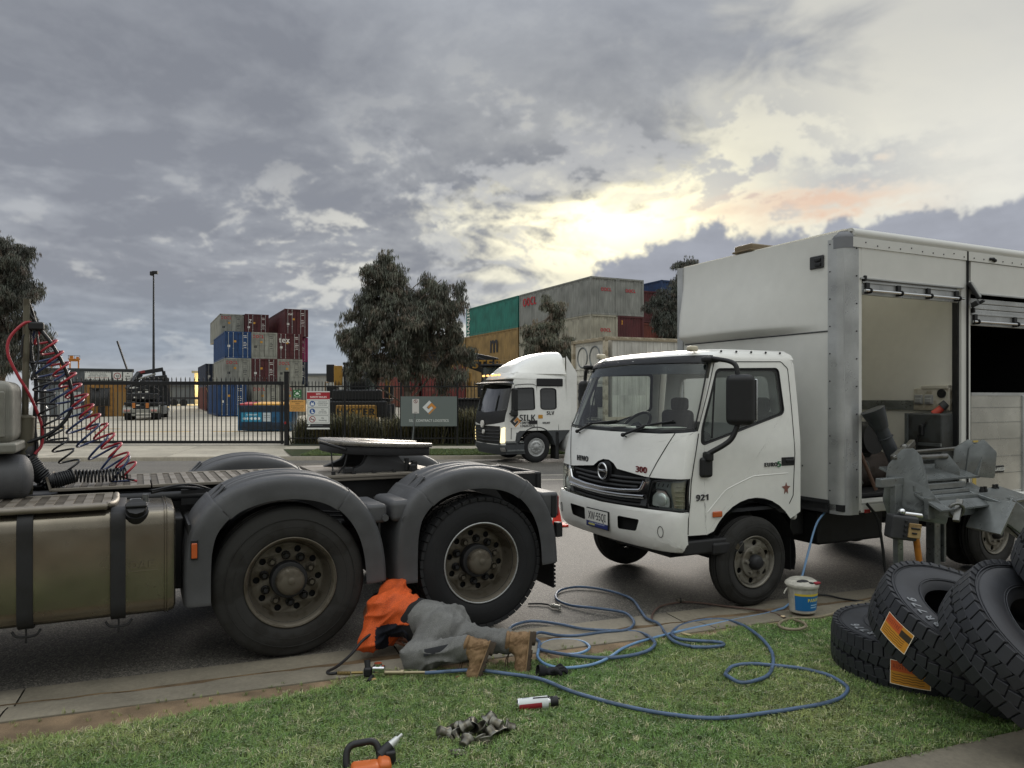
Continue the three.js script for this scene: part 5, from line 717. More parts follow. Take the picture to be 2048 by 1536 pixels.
{ // stack on the left, door ends this way
  const c0 = [-26.6, 74.6], step = (i, back = 0) => [c0[0] + i * 2.21 - back * 0.438, c0[1] + i * 1.08 + back * 0.899];
  const D = { doors: true }, at = (i, y, b = 0) => { const [x, d] = step(i, b); return [x, y, d]; };
  container('blue container with closed doors at ground level, leftmost of the left stack', 'blue', -25.3, 0.13, 69.5, { ...D, H: 2.9 });
  container('grey container with red lettering at ground level behind the waste skip', 'grey', -22.9, 0.13, 71.4, { ...D, H: 2.9, mark: ['OOCL'] });
  container('grey container at ground level, right of the grey one behind the skip', 'grey', -20.7, 0.13, 72.5, { ...D, H: 2.9, mark: ['OOCL'] });
  container('grey container with red lettering under the upper blue one in the left stack', 'grey', ...at(0, 3.03), { ...D, mark: ['OOCL'] });
  container('maroon container between two grey ones in the second layer of the left stack', 'maroon', ...at(1, 3.03), D);
  container('grey container with red lettering under the maroon one with white lettering', 'grey', ...at(2, 3.03), { ...D, mark: ['OOCL'] });
  container('blue container in the third layer at the left edge of the stack', 'blue', ...at(0, 5.62), D);
  container('grey container with red lettering right beside the upper blue container', 'grey', ...at(1, 5.62), { ...D, mark: ['OOCL'] });
  container('maroon container with white lettering tex in the third layer', 'maroon', ...at(2, 5.62), { ...D, mark: ['tex', 0.5, -0.55, 0.72], markC: whiteLetter });
  container('grey container highest at the left on top of the left stack', 'grey', ...at(0.15, 8.21, 9), { ...D, mark: ['OOCL'] });
  container('maroon container in the middle of the top layer of the left stack', 'maroon', ...at(1.15, 8.21, 8), { ...D, mark: ['Z', 0.4, -0.7, 0.7], markC: whiteLetter });
  container('maroon container at the right end of the top layer of the left stack', 'maroon', ...at(2.55, 8.21, 4), { ...D, H: 2.9, mark: ['cai', 0.25, -0.6, 0.82], markC: whiteLetter });
  container('magenta container at the right edge of the left stack under a maroon one', 'magenta', ...at(2.62, 5.62, 5), { ...D });
  container('navy container at the right edge of the left stack under the magenta one', 'navy', ...at(2.62, 3.03, 5), D);
  container('dark blue container behind the left edge of the left stack', 'navy', -33.4, 3.03, 87, D);
  container('rust brown container far behind the left edge of the left stack', 'rust', -33.4, 0.3, 87, { ...D, H: 2.73 });
}
{ // red stack behind the big tree
  for (let i = 0; i < 4; i++) container(['red container lowest in the stack behind the big tree', 'red container second from the ground behind the big tree', 'red container third from the ground behind the big tree', 'red container topmost in the stack behind the big tree'][i], 'red', -10.6, 0.62 + 2.38 * i, 101, { H: 2.38, group: 'red containers behind the tree' });
  container('navy container beside the red stack, half hidden by the tree', 'navy', -13.2, 5.38, 99.6, { H: 2.38 }); container('red container below the navy one behind the tree', 'red', -13.2, 3.0, 99.6, { H: 2.38 }); container('rust container at ground level left of the red stack', 'rust', -13.2, 0.62, 99.6, { H: 2.38 });
}
{ // stack on the right, its long sides to the left
  const p = (i, b) => [7.1 + 2.21 * i - 0.438 * b, 59 + 1.08 * i + 0.899 * b];
  const C = (label, color, i, y, b, o) => { const [x, d] = p(i, b); return container(label, color, x, y, d, o); };
  C('grey container with red lettering at the near corner of the top layer on the right', 'steelGrey', 0, 8.16, 0, { H: 2.9, mark: ['OOCL', 0.26, 0.2, 0.68], side: ['OOCL', 0.7, -10.2, 0, 2.1, redLetter] });
  C('grey container with red lettering right beside the corner one in the top layer', 'steelGrey', 1, 8.16, 0, { H: 2.9, mark: ['OOCL', 0.26, 0.0, 0.68] });
  C('beige container with red lettering and rusty edges under the grey corner container', 'beige', 0, 5.26, 0, { H: 2.9, mark: ['OOCL', 0.26, 0.15, 0.6] });
  C('maroon container with yellow plate beside the beige one in the right stack', 'maroon', 1, 5.26, 0, { H: 2.9, mark: ['I', 0.3, -0.8, 0.82], markC: hazardM });
  C('teal container with white lettering at the left end of the top layer', 'teal', 0, 8.16, 12.5, { H: 2.9, side: ['HANJIN', 0.62, -11.5, PI / 2, 1.45, whiteLetter] });
  C('ochre yellow container with dark letter directly under the teal one', 'yellow', 0, 5.26, 12.5, { H: 2.9, side: ['m', 1.6, -5.2, 0, 1.5, darkPatch] });
  C('ochre yellow container farthest left in the right stack', 'yellow', 0, 5.26, 25, { H: 2.9 });
  C('maroon container seen edge-on behind the grey ones on the right', 'maroon', 2, 7.9, 1.5, { H: 2.59 });
  C('dark blue container at the right end of the right stack behind the tree', 'deep', 3, 8.5, 1, { H: 2.9 });
  C('maroon container under the dark blue one in the right stack', 'rust', 3, 5.9, 1, { H: 2.59 });
  C('maroon container low behind the white refrigerated container', 'rust', 2, 5.26, 1.5, { H: 2.6 });
  for (const [i, b, c, s] of [[0, 0, 'grey', 'under the beige one'], [1, 0, 'rust', 'under the maroon one'], [0, 12.5, 'yellow', 'below teal and ochre'], [0, 25, 'red', 'under the farthest ochre one'], [2, 1.5, 'navy', 'third column'], [3, 1, 'maroon', 'fourth column']]) { C(c + ' container in the second layer of the right stack ' + s, c, i, 2.67, b, { H: i === 3 ? 3.23 : 2.59 }); C(c + ' container at ground level of the right stack ' + s, c, i, 0.08, b, {}); }
}

// ---------------------------------------------------------------- fence, gate, signs
const ironBlack = mat('black powder coat', '#101113', 0.5, 0.2);
const GX0 = -18.95, GX1 = -9.06, FD = 31, fy = hYard(31);
function pickets(parent, x0, x1, step, y0, y1, w) { const n = round((x1 - x0) / step); for (let i = 0; i <= n; i++) { const x = mix(x0, x1, i / n), o = new THREE.Mesh(once('pk' + w + y0 + y1, () => [bx(w, y1 - y0 - 0.1, w, 0, (y0 + y1 - 0.1) / 2, 0), cy(0.006, w * 0.75, 0.09, 0, y1 - 0.05, 0, 'y', 6), sp(w * 0.85, 0, y1 - 0.1, 0, 1, 1, 1, 6)]), ironBlack); o.name = 'picket'; o.position.x = x; parent.add(o); } }
{
  const g = thing('sliding_gate', 'black steel sliding gate of upright pickets across the yard entrance', 'gate', [0, fy, -FD]);
  pickets(g, GX0 + 0.12, GX1 - 0.3, 0.182, 0.12, 2.78, 0.03);
  for (const y of [2.52, 0.14]) mesh('rail', rb(GX1 - GX0 - 0.2, y > 1 ? 0.14 : 0.12, 0.06, 0.01, (GX0 + GX1) / 2 - 0.05, y, 0), ironBlack, g);
  mesh('end_stile', bx(0.16, 2.5, 0.07, GX0, 1.31, 0), ironBlack, g); mesh('end_stile', bx(0.08, 2.5, 0.065, GX1 - 0.22, 1.31, 0), ironBlack, g);
  mesh('track', bx(GX1 - GX0 + 3, 0.03, 0.1, (GX0 + GX1) / 2, 0.02, 0), M.galv, g);
  const p = thing('gate_post', 'tall square black post at the right end of the gate', 'post', [GX1, fy, -FD + 0.12]); mesh('post_tube', bx(0.16, 2.95, 0.16, 0, 1.475, 0), ironBlack, p); mesh('post_cap', bx(0.18, 0.03, 0.18, 0, 2.965, 0), ironBlack, p); mesh('reflector', rb(0.08, 0.1, 0.02, 0.01, -0.03, 0.92, 0.09), M.red, p);
  let x = GX1 + 0.12;
  const where = ['next to the gate post', 'behind the site safety sign', 'right of the site safety sign', 'left of the grey company sign', 'behind the grey company sign', 'right of the grey company sign', 'behind the white truck cab'];
  for (let i = 0; i < 7; i++) { const f = thing('fence_panel', 'black picket fence panel ' + where[i], 'fence', [x, fy, -FD + 0.05], 0, 'black picket fence panels'); pickets(f, 0.08, 2.1, 0.132, 0.06, 2.62, 0.026); for (const y of [2.38, 0.3]) mesh('rail', bx(2.2, 0.05, 0.045, 1.1, y, -0.0), ironBlack, f); mesh('panel_post', bx(0.08, 2.55, 0.08, 2.2, 1.27, 0), ironBlack, f); x += 2.27; }
}
const box2 = (name, label, cat, W, H, t, X, Y, d, draw, px = 512, m = M.galv) => { const s = thing(name, label, cat, [X, Y, -d]); mesh('sheet', rb(W, H, t, 0.008, 0, 0, -t / 2 - 0.001), m, s); board('print', W, H, px, draw, s, 0, 0, 0.001); return s; };
const fill = (x, c, a, b, w, h) => { x.fillStyle = c; x.fillRect(a, b, w, h); };
const type = (x, str, cx, cy_, size, c, bold = true, maxW) => { x.fillStyle = c; x.font = `${bold ? 'bold ' : ''}${size}px sans-serif`; x.textAlign = 'center'; x.textBaseline = 'middle'; x.fillText(str, cx, cy_, maxW); };
const rr = (x, a, b, w, h, r) => { x.beginPath(); x.roundRect(a, b, w, h, r); };
box2('safety_sign', 'white and red site safety rules sign fixed on the fence', 'sign', 0.92, 1.53, 0.02, -7.78, 1.29, 30.85, (x, w, h) => {
  fill(x, '#d9dbd7', 0, 0, w, h); fill(x, '#a5252f', 0, h * 0.03, w, h * 0.18); type(x, 'SITE', w / 2, h * 0.08, h * 0.062, '#f2efe9'); type(x, 'SAFETY RULES', w / 2, h * 0.155, h * 0.066, '#f2efe9', true, w * 0.92);
  [['HIGH VISIBILITY', 'CLOTHING OR VEST', 'MUST BE WORN'], ['FOOT', 'PROTECTION', 'MUST BE WORN'], null].forEach((t, i) => { const y = h * (0.235 + 0.205 * i); x.strokeStyle = '#4c5254'; x.lineWidth = 3; rr(x, w * 0.04, y, w * 0.92, h * 0.185, 12); x.stroke(); x.beginPath(); x.arc(w * 0.24, y + h * 0.092, h * 0.074, 0, 7); if (t) { x.fillStyle = '#2a5390'; x.fill(); x.fillStyle = '#e5e8ea'; if (i) { x.fillRect(w * 0.2, y + h * 0.05, w * 0.05, h * 0.08); x.fillRect(w * 0.2, y + h * 0.11, w * 0.11, h * 0.03); } else { x.beginPath(); x.moveTo(w * 0.16, y + h * 0.14); x.lineTo(w * 0.19, y + h * 0.05); x.lineTo(w * 0.24, y + h * 0.08); x.lineTo(w * 0.29, y + h * 0.05); x.lineTo(w * 0.32, y + h * 0.14); x.fill(); } t.forEach((s, k) => type(x, s, w * 0.69, y + h * (0.05 + 0.042 * k), h * 0.03, '#3a3f42', true, w * 0.5)); } else { x.strokeStyle = '#8f2731'; x.lineWidth = 9; x.stroke(); x.fillStyle = '#26292b'; x.fillRect(w * 0.15, y + h * 0.085, w * 0.17, h * 0.016); x.beginPath(); x.moveTo(w * 0.15, y + h * 0.045); x.lineTo(w * 0.33, y + h * 0.14); x.stroke(); type(x, 'No', w * 0.69, y + h * 0.06, h * 0.05, '#3a3f42'); type(x, 'Smoking', w * 0.69, y + h * 0.12, h * 0.05, '#3a3f42', true, w * 0.46); } });
  fill(x, '#17191b', 0, h * 0.86, w, h * 0.1); x.fillStyle = '#d9dbd7'; x.beginPath(); x.ellipse(w * 0.1, h * 0.895, w * 0.06, h * 0.02, -0.4, 0, 7); x.fill(); fill(x, '#5b6064', w * 0.2, h * 0.885, w * 0.5, h * 0.018);
});
box2('biosecurity_sign', 'orange biosecurity area sign on the fence left of the safety rules', 'sign', 0.64, 0.46, 0.015, -8.62, 1.47, 30.86, (x, w, h) => { fill(x, '#d9a257', 0, 0, w, h); type(x, 'BIOSECURITY', w / 2, h * 0.14, h * 0.16, '#2b2417', true, w * 0.86); type(x, 'AREA', w / 2, h * 0.33, h * 0.15, '#2b2417'); ['NO UNAUTHORISED ENTRY', 'OR REMOVAL OF GOODS', 'GOODS SUBJECT TO', 'BIOSECURITY ACT 2015'].forEach((s, i) => type(x, s, w / 2, h * (0.51 + 0.125 * i), h * 0.1, '#3a2f1c', true, w * 0.8)); });
box2('assembly_sign', 'small green assembly point sign above the orange sign', 'sign', 0.34, 0.32, 0.015, -8.63, 1.95, 30.86, (x, w, h) => { fill(x, '#2f6b3c', 0, 0, w, h); x.fillStyle = '#d5e2d4'; for (const [a, b] of [[0.22, 0.2], [0.78, 0.2], [0.22, 0.7], [0.78, 0.7]]) { x.beginPath(); x.arc(w * a, h * b, w * 0.07, 0, 7); x.fill(); } x.beginPath(); x.moveTo(w * 0.25, h * 0.5); x.lineTo(w * 0.5, h * 0.25); x.lineTo(w * 0.75, h * 0.5); x.lineTo(w * 0.6, h * 0.6); x.lineTo(w * 0.4, h * 0.6); x.fill(); fill(x, '#b7cbb6', w * 0.2, h * 0.86, w * 0.6, h * 0.05); });
function emblem(x, cx, cy_, s, a, b) { x.save(); x.translate(cx, cy_); x.rotate(-PI / 4); const f = (c, X, Y, W, H) => { x.fillStyle = c; x.fillRect(X * s, Y * s, W * s, H * s); }; f(a, -0.5, -0.5, 1, 0.3); f(a, -0.5, -0.5, 0.3, 0.82); f(a, -0.5, 0.08, 0.72, 0.24); f(b, -0.12, -0.17, 0.62, 0.22); f(b, 0.24, -0.17, 0.26, 0.67); f(b, -0.5, 0.36, 1, 0.14); x.restore(); }
box2('company_sign', 'large grey company sign with orange and white emblem on the fence', 'sign', 2.26, 1.2, 0.03, -3.34, 1.245, 30.84, (x, w, h) => { fill(x, '#69726f', 0, 0, w, h); emblem(x, w * 0.51, h * 0.37, h * 0.33, '#d9dcda', '#cd8a3e'); type(x, 'SILK CONTRACT LOGISTICS', w * 0.5, h * 0.81, h * 0.11, '#eef0ec', false, w * 0.93); }, 1024);
{ const s = thing('parking_sign', 'white no-stopping sign on a thin leaning pole in front of the fence', 'sign', [-3.75, hYard(29.6), -29.6]); mesh('pole', rod([-0.11, 0, 0], [0.06, 1.95, 0], 0.03, 10), M.galv, s); const p = mesh('sheet', rb(0.27, 0.56, 0.012, 0.02, 0.04, 1.64, 0.035, 0, 0, -0.03), M.galv, s); board('print', 0.26, 0.55, 256, (x, w, h) => { fill(x, '#d6d2cc', 0, 0, w, h); x.strokeStyle = '#7d2b2b'; x.lineWidth = 8; x.beginPath(); x.arc(w * 0.5, h * 0.16, w * 0.26, 0, 7); x.stroke(); type(x, 'S', w * 0.5, h * 0.165, w * 0.42, '#232323'); x.beginPath(); x.moveTo(w * 0.32, h * 0.08); x.lineTo(w * 0.68, h * 0.24); x.stroke(); fill(x, '#55504c', w * 0.26, h * 0.91, w * 0.48, h * 0.03); }, s, 0.04, 1.64, 0.0425); }

// ---------------------------------------------------------------- yard: office, skip, lamp mast, far sheds
{
  const u = [cos(A), sin(A)], B = thing('office_building', 'low grey office building with ochre entrance behind the gate', 'building', [-41.6, 0.1, -67.5], A);
  const wl = mat('grey cladding', '#63696d', 0.7, 0, { map: rep(T.streak, 2) }), ochre = mat('ochre cladding', '#a97a36', 0.65, 0, { map: rep(T.dust, 1.5) });
  mesh('wall', [bx(7.4, 4.2, 7, 3.7, 2.1, -3.52)], wl, B); mesh('roof_edge', bx(7.6, 0.12, 7.2, 3.7, 4.26, -3.5), mat('dark capping', '#3f4447', 0.6), B);
  mesh('entrance_panel', bx(3.3, 3.1, 0.3, 5.2, 1.55, 0.02), ochre, B); const wn = mesh('window', bx(1.6, 1.5, 0.06, 4.75, 1.75, 0.2), M.darkGlass, B); mesh('window_frame', [bx(1.7, 0.06, 0.08, 4.75, 2.53, 0.19), bx(1.7, 0.06, 0.08, 4.75, 0.97, 0.19), bx(0.05, 1.5, 0.08, 4.75, 1.75, 0.19)], M.black, wn);
  mesh('door', bx(0.9, 2.2, 0.06, 6.4, 1.1, 0.19), mat('dark door', '#8b6a38', 0.6), B); mesh('side_post', bx(0.3, 3.2, 0.4, 7.2, 1.6, 0.1), M.trim, B); mesh('base_panel', bx(1.9, 2.2, 0.1, 2.4, 1.1, 0.06), mat('pale cladding', '#a9adab', 0.7), B); mesh('wall_lamp', bx(0.2, 0.18, 0.1, 2.35, 3.85, 0.06), whiteLetter, B);
  mesh('barrel', cy(0.3, 0.3, 0.9, 4.9, 0.45, 0.6), M.black, B); mesh('canopy_post', cy(0.06, 0.06, 3.2, 7.55, 1.6, 0.3), M.galv, B);
  const bs = (name, label, W, H, lx, ly, draw) => { const s = thing(name, label, 'sign', [-41.6 + lx * u[0] + 0.1 * sin(A), 0.1 + ly, -67.5 - lx * u[1] + 0.1 * cos(A)], A); mesh('sheet', bx(W, H, 0.04, 0, 0, -0.025), M.galv, s); board('print', W, H, 256, draw, s, 0, 0, 0.001); };
  bs('traffic_sign', 'white one way traffic notice with hazard stripes on the office wall', 2.1, 0.8, 4.6, 3.65, (x, w, h) => { fill(x, '#cfd1cb', 0, 0, w, h); x.fillStyle = '#22242a'; for (let i = -1; i < 16; i++) for (const y of [0, h * 0.86]) { x.beginPath(); x.moveTo(i * w / 14, y + h * 0.14); x.lineTo(i * w / 14 + w / 28, y + h * 0.14); x.lineTo(i * w / 14 + w / 15, y); x.lineTo(i * w / 14 + w / 30, y); x.fill(); } ['ONE WAY TRAFFIC', 'BEYOND THIS POINT', 'HEAVY VEHICLES ONLY'].forEach((s, i) => type(x, s, w / 2, h * (0.3 + 0.2 * i), h * 0.19, i === 2 ? '#7a3b36' : '#2b2e33', true, w * 0.9)); });
  bs('speed_sign', 'white speed sign with red ring beside the traffic notice', 0.75, 0.75, 6.15, 3.66, (x, w, h) => { fill(x, '#cfd1cb', 0, 0, w, h); x.strokeStyle = '#8e2c33'; x.lineWidth = w * 0.09; x.beginPath(); x.arc(w / 2, h / 2, w * 0.36, 0, 7); x.stroke(); type(x, '10', w / 2, h / 2, h * 0.4, '#26282c'); });
  bs('one_way_sign', 'white one way sign with arrow at the right end of the office wall', 0.75, 0.8, 7.0, 3.63, (x, w, h) => { fill(x, '#d2d4ce', 0, 0, w, h); type(x, '↑', w / 2, h * 0.2, h * 0.3, '#2c2f33'); x.fillStyle = '#2c2f33'; x.beginPath(); x.moveTo(w * 0.5, h * 0.06); x.lineTo(w * 0.62, h * 0.2); x.lineTo(w * 0.38, h * 0.2); x.fill(); type(x, 'ONE', w / 2, h * 0.5, h * 0.26, '#2c2f33'); type(x, 'WAY', w / 2, h * 0.78, h * 0.26, '#2c2f33'); });
  bs('office_logo', 'orange and white emblem with white letters on the grey office wall', 1.5, 2.0, 2.0, 2.5, (x, w, h) => { fill(x, '#63696d', 0, 0, w, h); emblem(x, w * 0.5, h * 0.3, w * 0.56, '#d9dcda', '#cd8a3e'); type(x, 'SILK', w * 0.5, h * 0.8, h * 0.2, '#c9cdca', false); });
}
{ const s = thing('waste_skip', 'blue waste skip with yellow and red lid inside the gate', 'skip', [-13.5, hYard(42), -42], 0.05); const b = mat('blue skip paint', '#1f5f8c', 0.55, 0, { map: rep(T.grime, 1.2) }), dk = mat('dark blue skip side', '#19324d', 0.6, 0, { map: rep(T.grime, 1) });
  mesh('bin', [put(plate([[-1.38, 0.06], [1.38, 0.06], [1.42, 1.45], [-1.42, 1.45]], 1.6, -1.6, 0.02), 0, 0, 0)], b, s); mesh('front_band', bx(2.72, 0.32, 0.03, 0.02, 1.25, 0.012), dk, s); mesh('front_base', bx(2.62, 0.42, 0.03, 0.04, 0.3, 0.012), dk, s); for (const x of [-1.4, 1.4]) mesh('side_rib', bx(0.1, 1.4, 0.1, x, 0.75, 0.02), b, s);
  mesh('lid', put(rb(2.1, 0.1, 1.6, 0.03, 0, 0, 0), 0.38, 1.53, -0.8, 0.06), mat('yellow lid', '#cf9a3c', 0.6), s); mesh('lid', put(rb(0.85, 0.1, 1.6, 0.03, 0, 0, 0), -1.0, 1.52, -0.8, 0.06), mat('red lid', '#a8353a', 0.6), s);
  board('label', 1.1, 0.5, 256, (x, w, h) => { fill(x, '#2a86a8', 0, 0, w, h); type(x, 'CLEANAWAY', w / 2, h * 0.24, h * 0.2, '#dfe9ec', true, w * 0.8); x.fillStyle = '#dfe9ec'; for (let i = 0; i < 5; i++) { x.beginPath(); x.arc(w * (0.14 + 0.18 * i), h * 0.66, h * 0.15, 0, 7); x.fill(); } }, s, -0.72, 0.8, 0.03); board('label', 0.42, 0.48, 128, (x, w, h) => { fill(x, '#b9c3c8', 0, 0, w, h); fill(x, '#6f7c86', w * 0.1, h * 0.3, w * 0.8, h * 0.06); fill(x, '#6f7c86', w * 0.1, h * 0.5, w * 0.8, h * 0.06); }, s, 0.1, 0.8, 0.03); }
{ const s = thing('lamp_mast', 'tall thin yard floodlight mast standing behind the gate', 'lamp post', [-35, 0.1, -75]); mesh('mast', rod([0, 0, 0], [0, 13.8, 0], 0.14, 12, 0.07), M.trim, s); mesh('floodlight', [rb(0.5, 0.3, 0.3, 0.04, 0.15, 13.9, 0), rb(0.3, 0.4, 0.4, 0.05, -0.15, 13.8, 0)], M.black, s); }
{ const s = thing('crane_mast', 'far slim red and white lattice crane mast on the left', 'crane', [-98, 0, -200]); mesh('lower_boom', [beam([0, 0, 0], [-2.2, 9, 0], 0.7, 0.7), ...Array.from({ length: 6 }, (_, i) => bx(1.1, 0.4, 0.9, -0.3 * i - 0.9, 4 + 0.9 * i, 0))], mat('faded red', '#8a5a50', 0.7), s); mesh('upper_boom', beam([-2.2, 9, 0], [-4.8, 16.5, 0], 0.4, 0.4), M.trim, s); }
{ const or_ = mat('orange machine paint', '#b9782f', 0.6); for (const [x, d, l] of [[-54.6, 92, 'orange yard crane rising left behind the office roof'], [-53.0, 93, 'orange yard crane rising right behind the office roof']]) { const s = thing('straddle_carrier', l, 'crane', [x, 0.4, -d], A, 'orange yard cranes'); mesh('portal', [bx(0.16, 6.0, 0.16, -0.45, 3.0, 0), bx(0.16, 6.0, 0.16, 0.45, 3.0, 0), bx(1.1, 0.25, 0.5, 0, 5.9, 0)], or_, s); mesh('top_deck', [bx(1.3, 0.1, 0.8, 0, 6.05, 0), bx(0.4, 0.35, 0.4, -0.3, 6.28, 0), bx(0.3, 0.25, 0.3, 0.35, 6.2, 0)], or_, s); mesh('hand_rail', [bx(1.3, 0.04, 0.04, 0, 6.45, 0.4), ...[-0.6, 0, 0.6].map((a) => bx(0.04, 0.4, 0.04, a, 6.25, 0.4))], M.black, s); } }
{
  const shed = (label, X, d, W, H, D, c, name = 'warehouse') => { const s = thing(name, label, 'building', [X, 0.55, -d], 0); mesh('wall', bx(W, H, D, 0, H / 2, -D / 2), mat('shed cladding', c, 0.75, 0, { map: rep(T.streak, 6) }), s); mesh('roof', bx(W + 0.6, 0.35, D + 0.6, 0, H + 0.17, -D / 2), mat('roof edge', '#565b60', 0.7), s); return s; };
  const w1 = shed('tall cream warehouse wall with a yellow lamp left of the container stack', -46.5, 118, 4.6, 5.0, 20, '#b6b3a6');
  shed('low grey warehouse behind the parked truck', -57, 125, 17, 3.2, 14, '#7b8082');
  shed('long white warehouse behind the tree and the left stack', -30, 128, 28, 4.9, 20, '#c3c4bf');
  const lamp = thing('wall_light', 'glowing yellow lamp on the cream warehouse wall', 'lamp', [-46.9, 3.9, -117.7]); const em = mat('glowing lamp', '#fff2c0', 0.5, 0, { emissive: new THREE.Color(1, 0.85, 0.35), emissiveIntensity: 9 }); mesh('lamp_face', sp(0.42, 0, 0, 0, 1.2, 0.8, 0.5), em, lamp); mesh('lamp_hood', bx(1.1, 0.12, 0.6, 0, 0.4, 0), M.trim, lamp); const pl = new THREE.PointLight(0xffd98a, 70); pl.position.set(-46.9, 3.8, -116.6); pl.castShadow = true; pl.shadow.radius = 10; scene.add(pl);
  const l2 = thing('wall_light', 'small white lamp low on the far grey warehouse', 'lamp', [-56.5, 2.3, -124.8]); mesh('lamp_face', sp(0.22, 0, 0, 0), em, l2); mesh('lamp_hood', bx(0.5, 0.08, 0.4, 0, 0.25, 0), M.trim, l2);
  const t = thing('parked_trailer', 'far empty skeletal trailer parked beside the grey warehouse', 'trailer', [-45, 0.55, -108], 0.05); mesh('deck', bx(9, 0.3, 2.2, 0, 1.15, 0), M.trim, t); for (const x of [-3.4, -2.1, -0.8]) mesh('wheel', cy(0.5, 0.5, 0.3, x, 0.5, 1.0, 'z', 18), M.rubber, t); mesh('leg', bx(0.2, 1, 0.2, 3, 0.5, 0.9), M.trim, t);
}

// ---------------------------------------------------------------- trees and shrubs
function sprig(seed, n, len) {                    // hanging narrow leaves on a short twig
  const r = rng(seed), pos = [], idx = [];
  for (let i = 0; i < n; i++) {
    const a = r() * 6.28, q = 0.16 * r(), x = q * cos(a), z = q * sin(a), y = 0.16 * (r() - 0.5), b = r() * 6.28, out = 0.25 + 0.6 * r(), L = len * (0.6 + 0.7 * r()), w = 0.011 + 0.006 * r(), dx = cos(b) * out * L * 0.6, dz = sin(b) * out * L * 0.6, sx = -sin(b) * w, sz = cos(b) * w, o = pos.length / 3;
    pos.push(x, y, z, x + dx * 0.5 + sx, y - L * 0.42, z + dz * 0.5 + sz, x + dx * 0.5 - sx, y - L * 0.42, z + dz * 0.5 - sz, x + dx, y - L, z + dz); idx.push(o, o + 1, o + 2, o + 1, o + 3, o + 2);
  }
  const g = new THREE.BufferGeometry(); g.setAttribute('position', new THREE.Float32BufferAttribute(pos, 3)); g.setIndex(idx); g.computeVertexNormals(); return g;
}
const SPRIG = sprig(3, 22, 0.2), leafM = mat('gum leaf', '#ffffff', 0.7, 0, { physical: true, transmission: 0.2, thickness: 0 }), bark = mat('pale gum bark', '#80756a', 0.85, 0, { map: rep(T.grime, 0.7) });
function tree(name, label, X, y, d, trunk, lobes, { seed = 1, clumps = 90, per = 34, spread = 0.34, tint = [0.055, 0.062, 0.042], scale = 1, th = 0.16 }) {
  const g = thing(name, label, 'tree', [X, y, -d]), r = rng(seed), C = [], gauss = () => (r() + r() + r() - 1.5) * 1.15, wood = [];
  const tot = lobes.reduce((a, l) => a + l[3] * l[4] * l[5], 0);
  for (const [lx, ly, lz, rx, ry, rz] of lobes) { const n = max(4, round(clumps * rx * ry * rz / tot)); for (let i = 0; i < n; i++) { const u = 2 * r() - 1, a = r() * 6.28, q = Math.pow(r(), 0.4), s = sqrt(1 - u * u); C.push([lx + rx * q * s * cos(a), ly + ry * q * u, lz + rz * q * s * sin(a)]); } }
  wood.push(...trunk.map((t) => new THREE.TubeGeometry(curve(t.pts), 16, t.r, 7)));
  const main = trunk[0].pts; // limbs out to the clumps
  for (let i = 0; i < C.length; i += 3) { const c = C[i], t = trunk[i % trunk.length].pts, s = t[t.length - 1 - (i % 2)]; wood.push(hose([s, [mix(s[0], c[0], 0.4), mix(s[1], c[1], 0.6), mix(s[2], c[2], 0.4)], c], 0.02 + 0.012 * r(), 6, 5)); }
  mesh('trunk', wood, bark, g);
  const im = new THREE.InstancedMesh(SPRIG, leafM, C.length * per), m = new THREE.Matrix4(), q = new THREE.Quaternion(), e = new THREE.Euler(), c3 = new THREE.Color();
  let k = 0;
  for (const c of C) { const tone = 0.6 + 0.8 * r(), dr = 0.25 + 0.5 * r(); for (let j = 0; j < per; j++) { const dn = r() * dr; e.set(0.5 * (r() - 0.5), r() * 6.28, 0.5 * (r() - 0.5)); const s = scale * (0.7 + 0.8 * r()); m.compose(V3(c[0] + gauss() * spread, c[1] + gauss() * spread * 0.7 - dn, c[2] + gauss() * spread), q.setFromEuler(e), V3(s, s, s)); im.setMatrixAt(k, m); const v = tone * (0.65 + 0.7 * r()); im.setColorAt(k++, c3.setRGB(tint[0] * v * (1 + 0.5 * r() ** 3), tint[1] * v, tint[2] * v)); } }
  im.name = 'crown'; im.userData.kind = 'stuff'; g.add(im); return g;
}
tree('gum_tree', 'large drooping gum tree behind the fence left of the white truck', -4.95, -0.1, 36, [{ pts: [[0, 0, 0], [0.05, 1.2, 0], [0.02, 2.3, 0], [-0.1, 3.4, 0], [-0.3, 5.0, 0.1]], r: 0.16 }, { pts: [[0.02, 2.2, 0], [-0.5, 3.1, 0.1], [-1.2, 3.7, 0.2], [-1.7, 4.6, 0.2]], r: 0.07 }, { pts: [[0.02, 1.9, 0], [0.6, 2.8, -0.1], [1.0, 4.2, -0.1], [1.2, 5.4, 0]], r: 0.075 }, { pts: [[0.02, 1.5, 0], [-0.7, 2.0, 0.1], [-1.5, 2.6, 0.2], [-1.9, 3.4, 0.2]], r: 0.04 }, { pts: [[0.05, 1.7, 0], [0.6, 2.2, 0.1], [1.4, 3.3, 0.2], [2.2, 4.4, 0.2]], r: 0.05 }],
  [[-0.9, 7.0, 0, 1.3, 1.8, 1.3], [1.3, 6.2, 0, 1.6, 1.6, 1.3], [-2.1, 5.2, 0, 0.95, 1.3, 1.0], [-0.3, 5.3, 0.3, 1.8, 1.2, 1.4], [2.4, 4.5, 0.1, 0.75, 1.2, 0.8], [2.1, 3.2, 0.2, 0.6, 0.9, 0.6], [-1.1, 3.6, 0.2, 0.9, 0.8, 0.8], [0.6, 3.9, 0.3, 0.9, 0.8, 0.8], [-2.5, 3.9, 0, 0.45, 0.7, 0.5], [2.0, 3.0, 0.1, 0.7, 0.7, 0.6]], { seed: 21, clumps: 200, per: 30, spread: 0.27, scale: 1.0, tint: [0.095, 0.105, 0.075] });
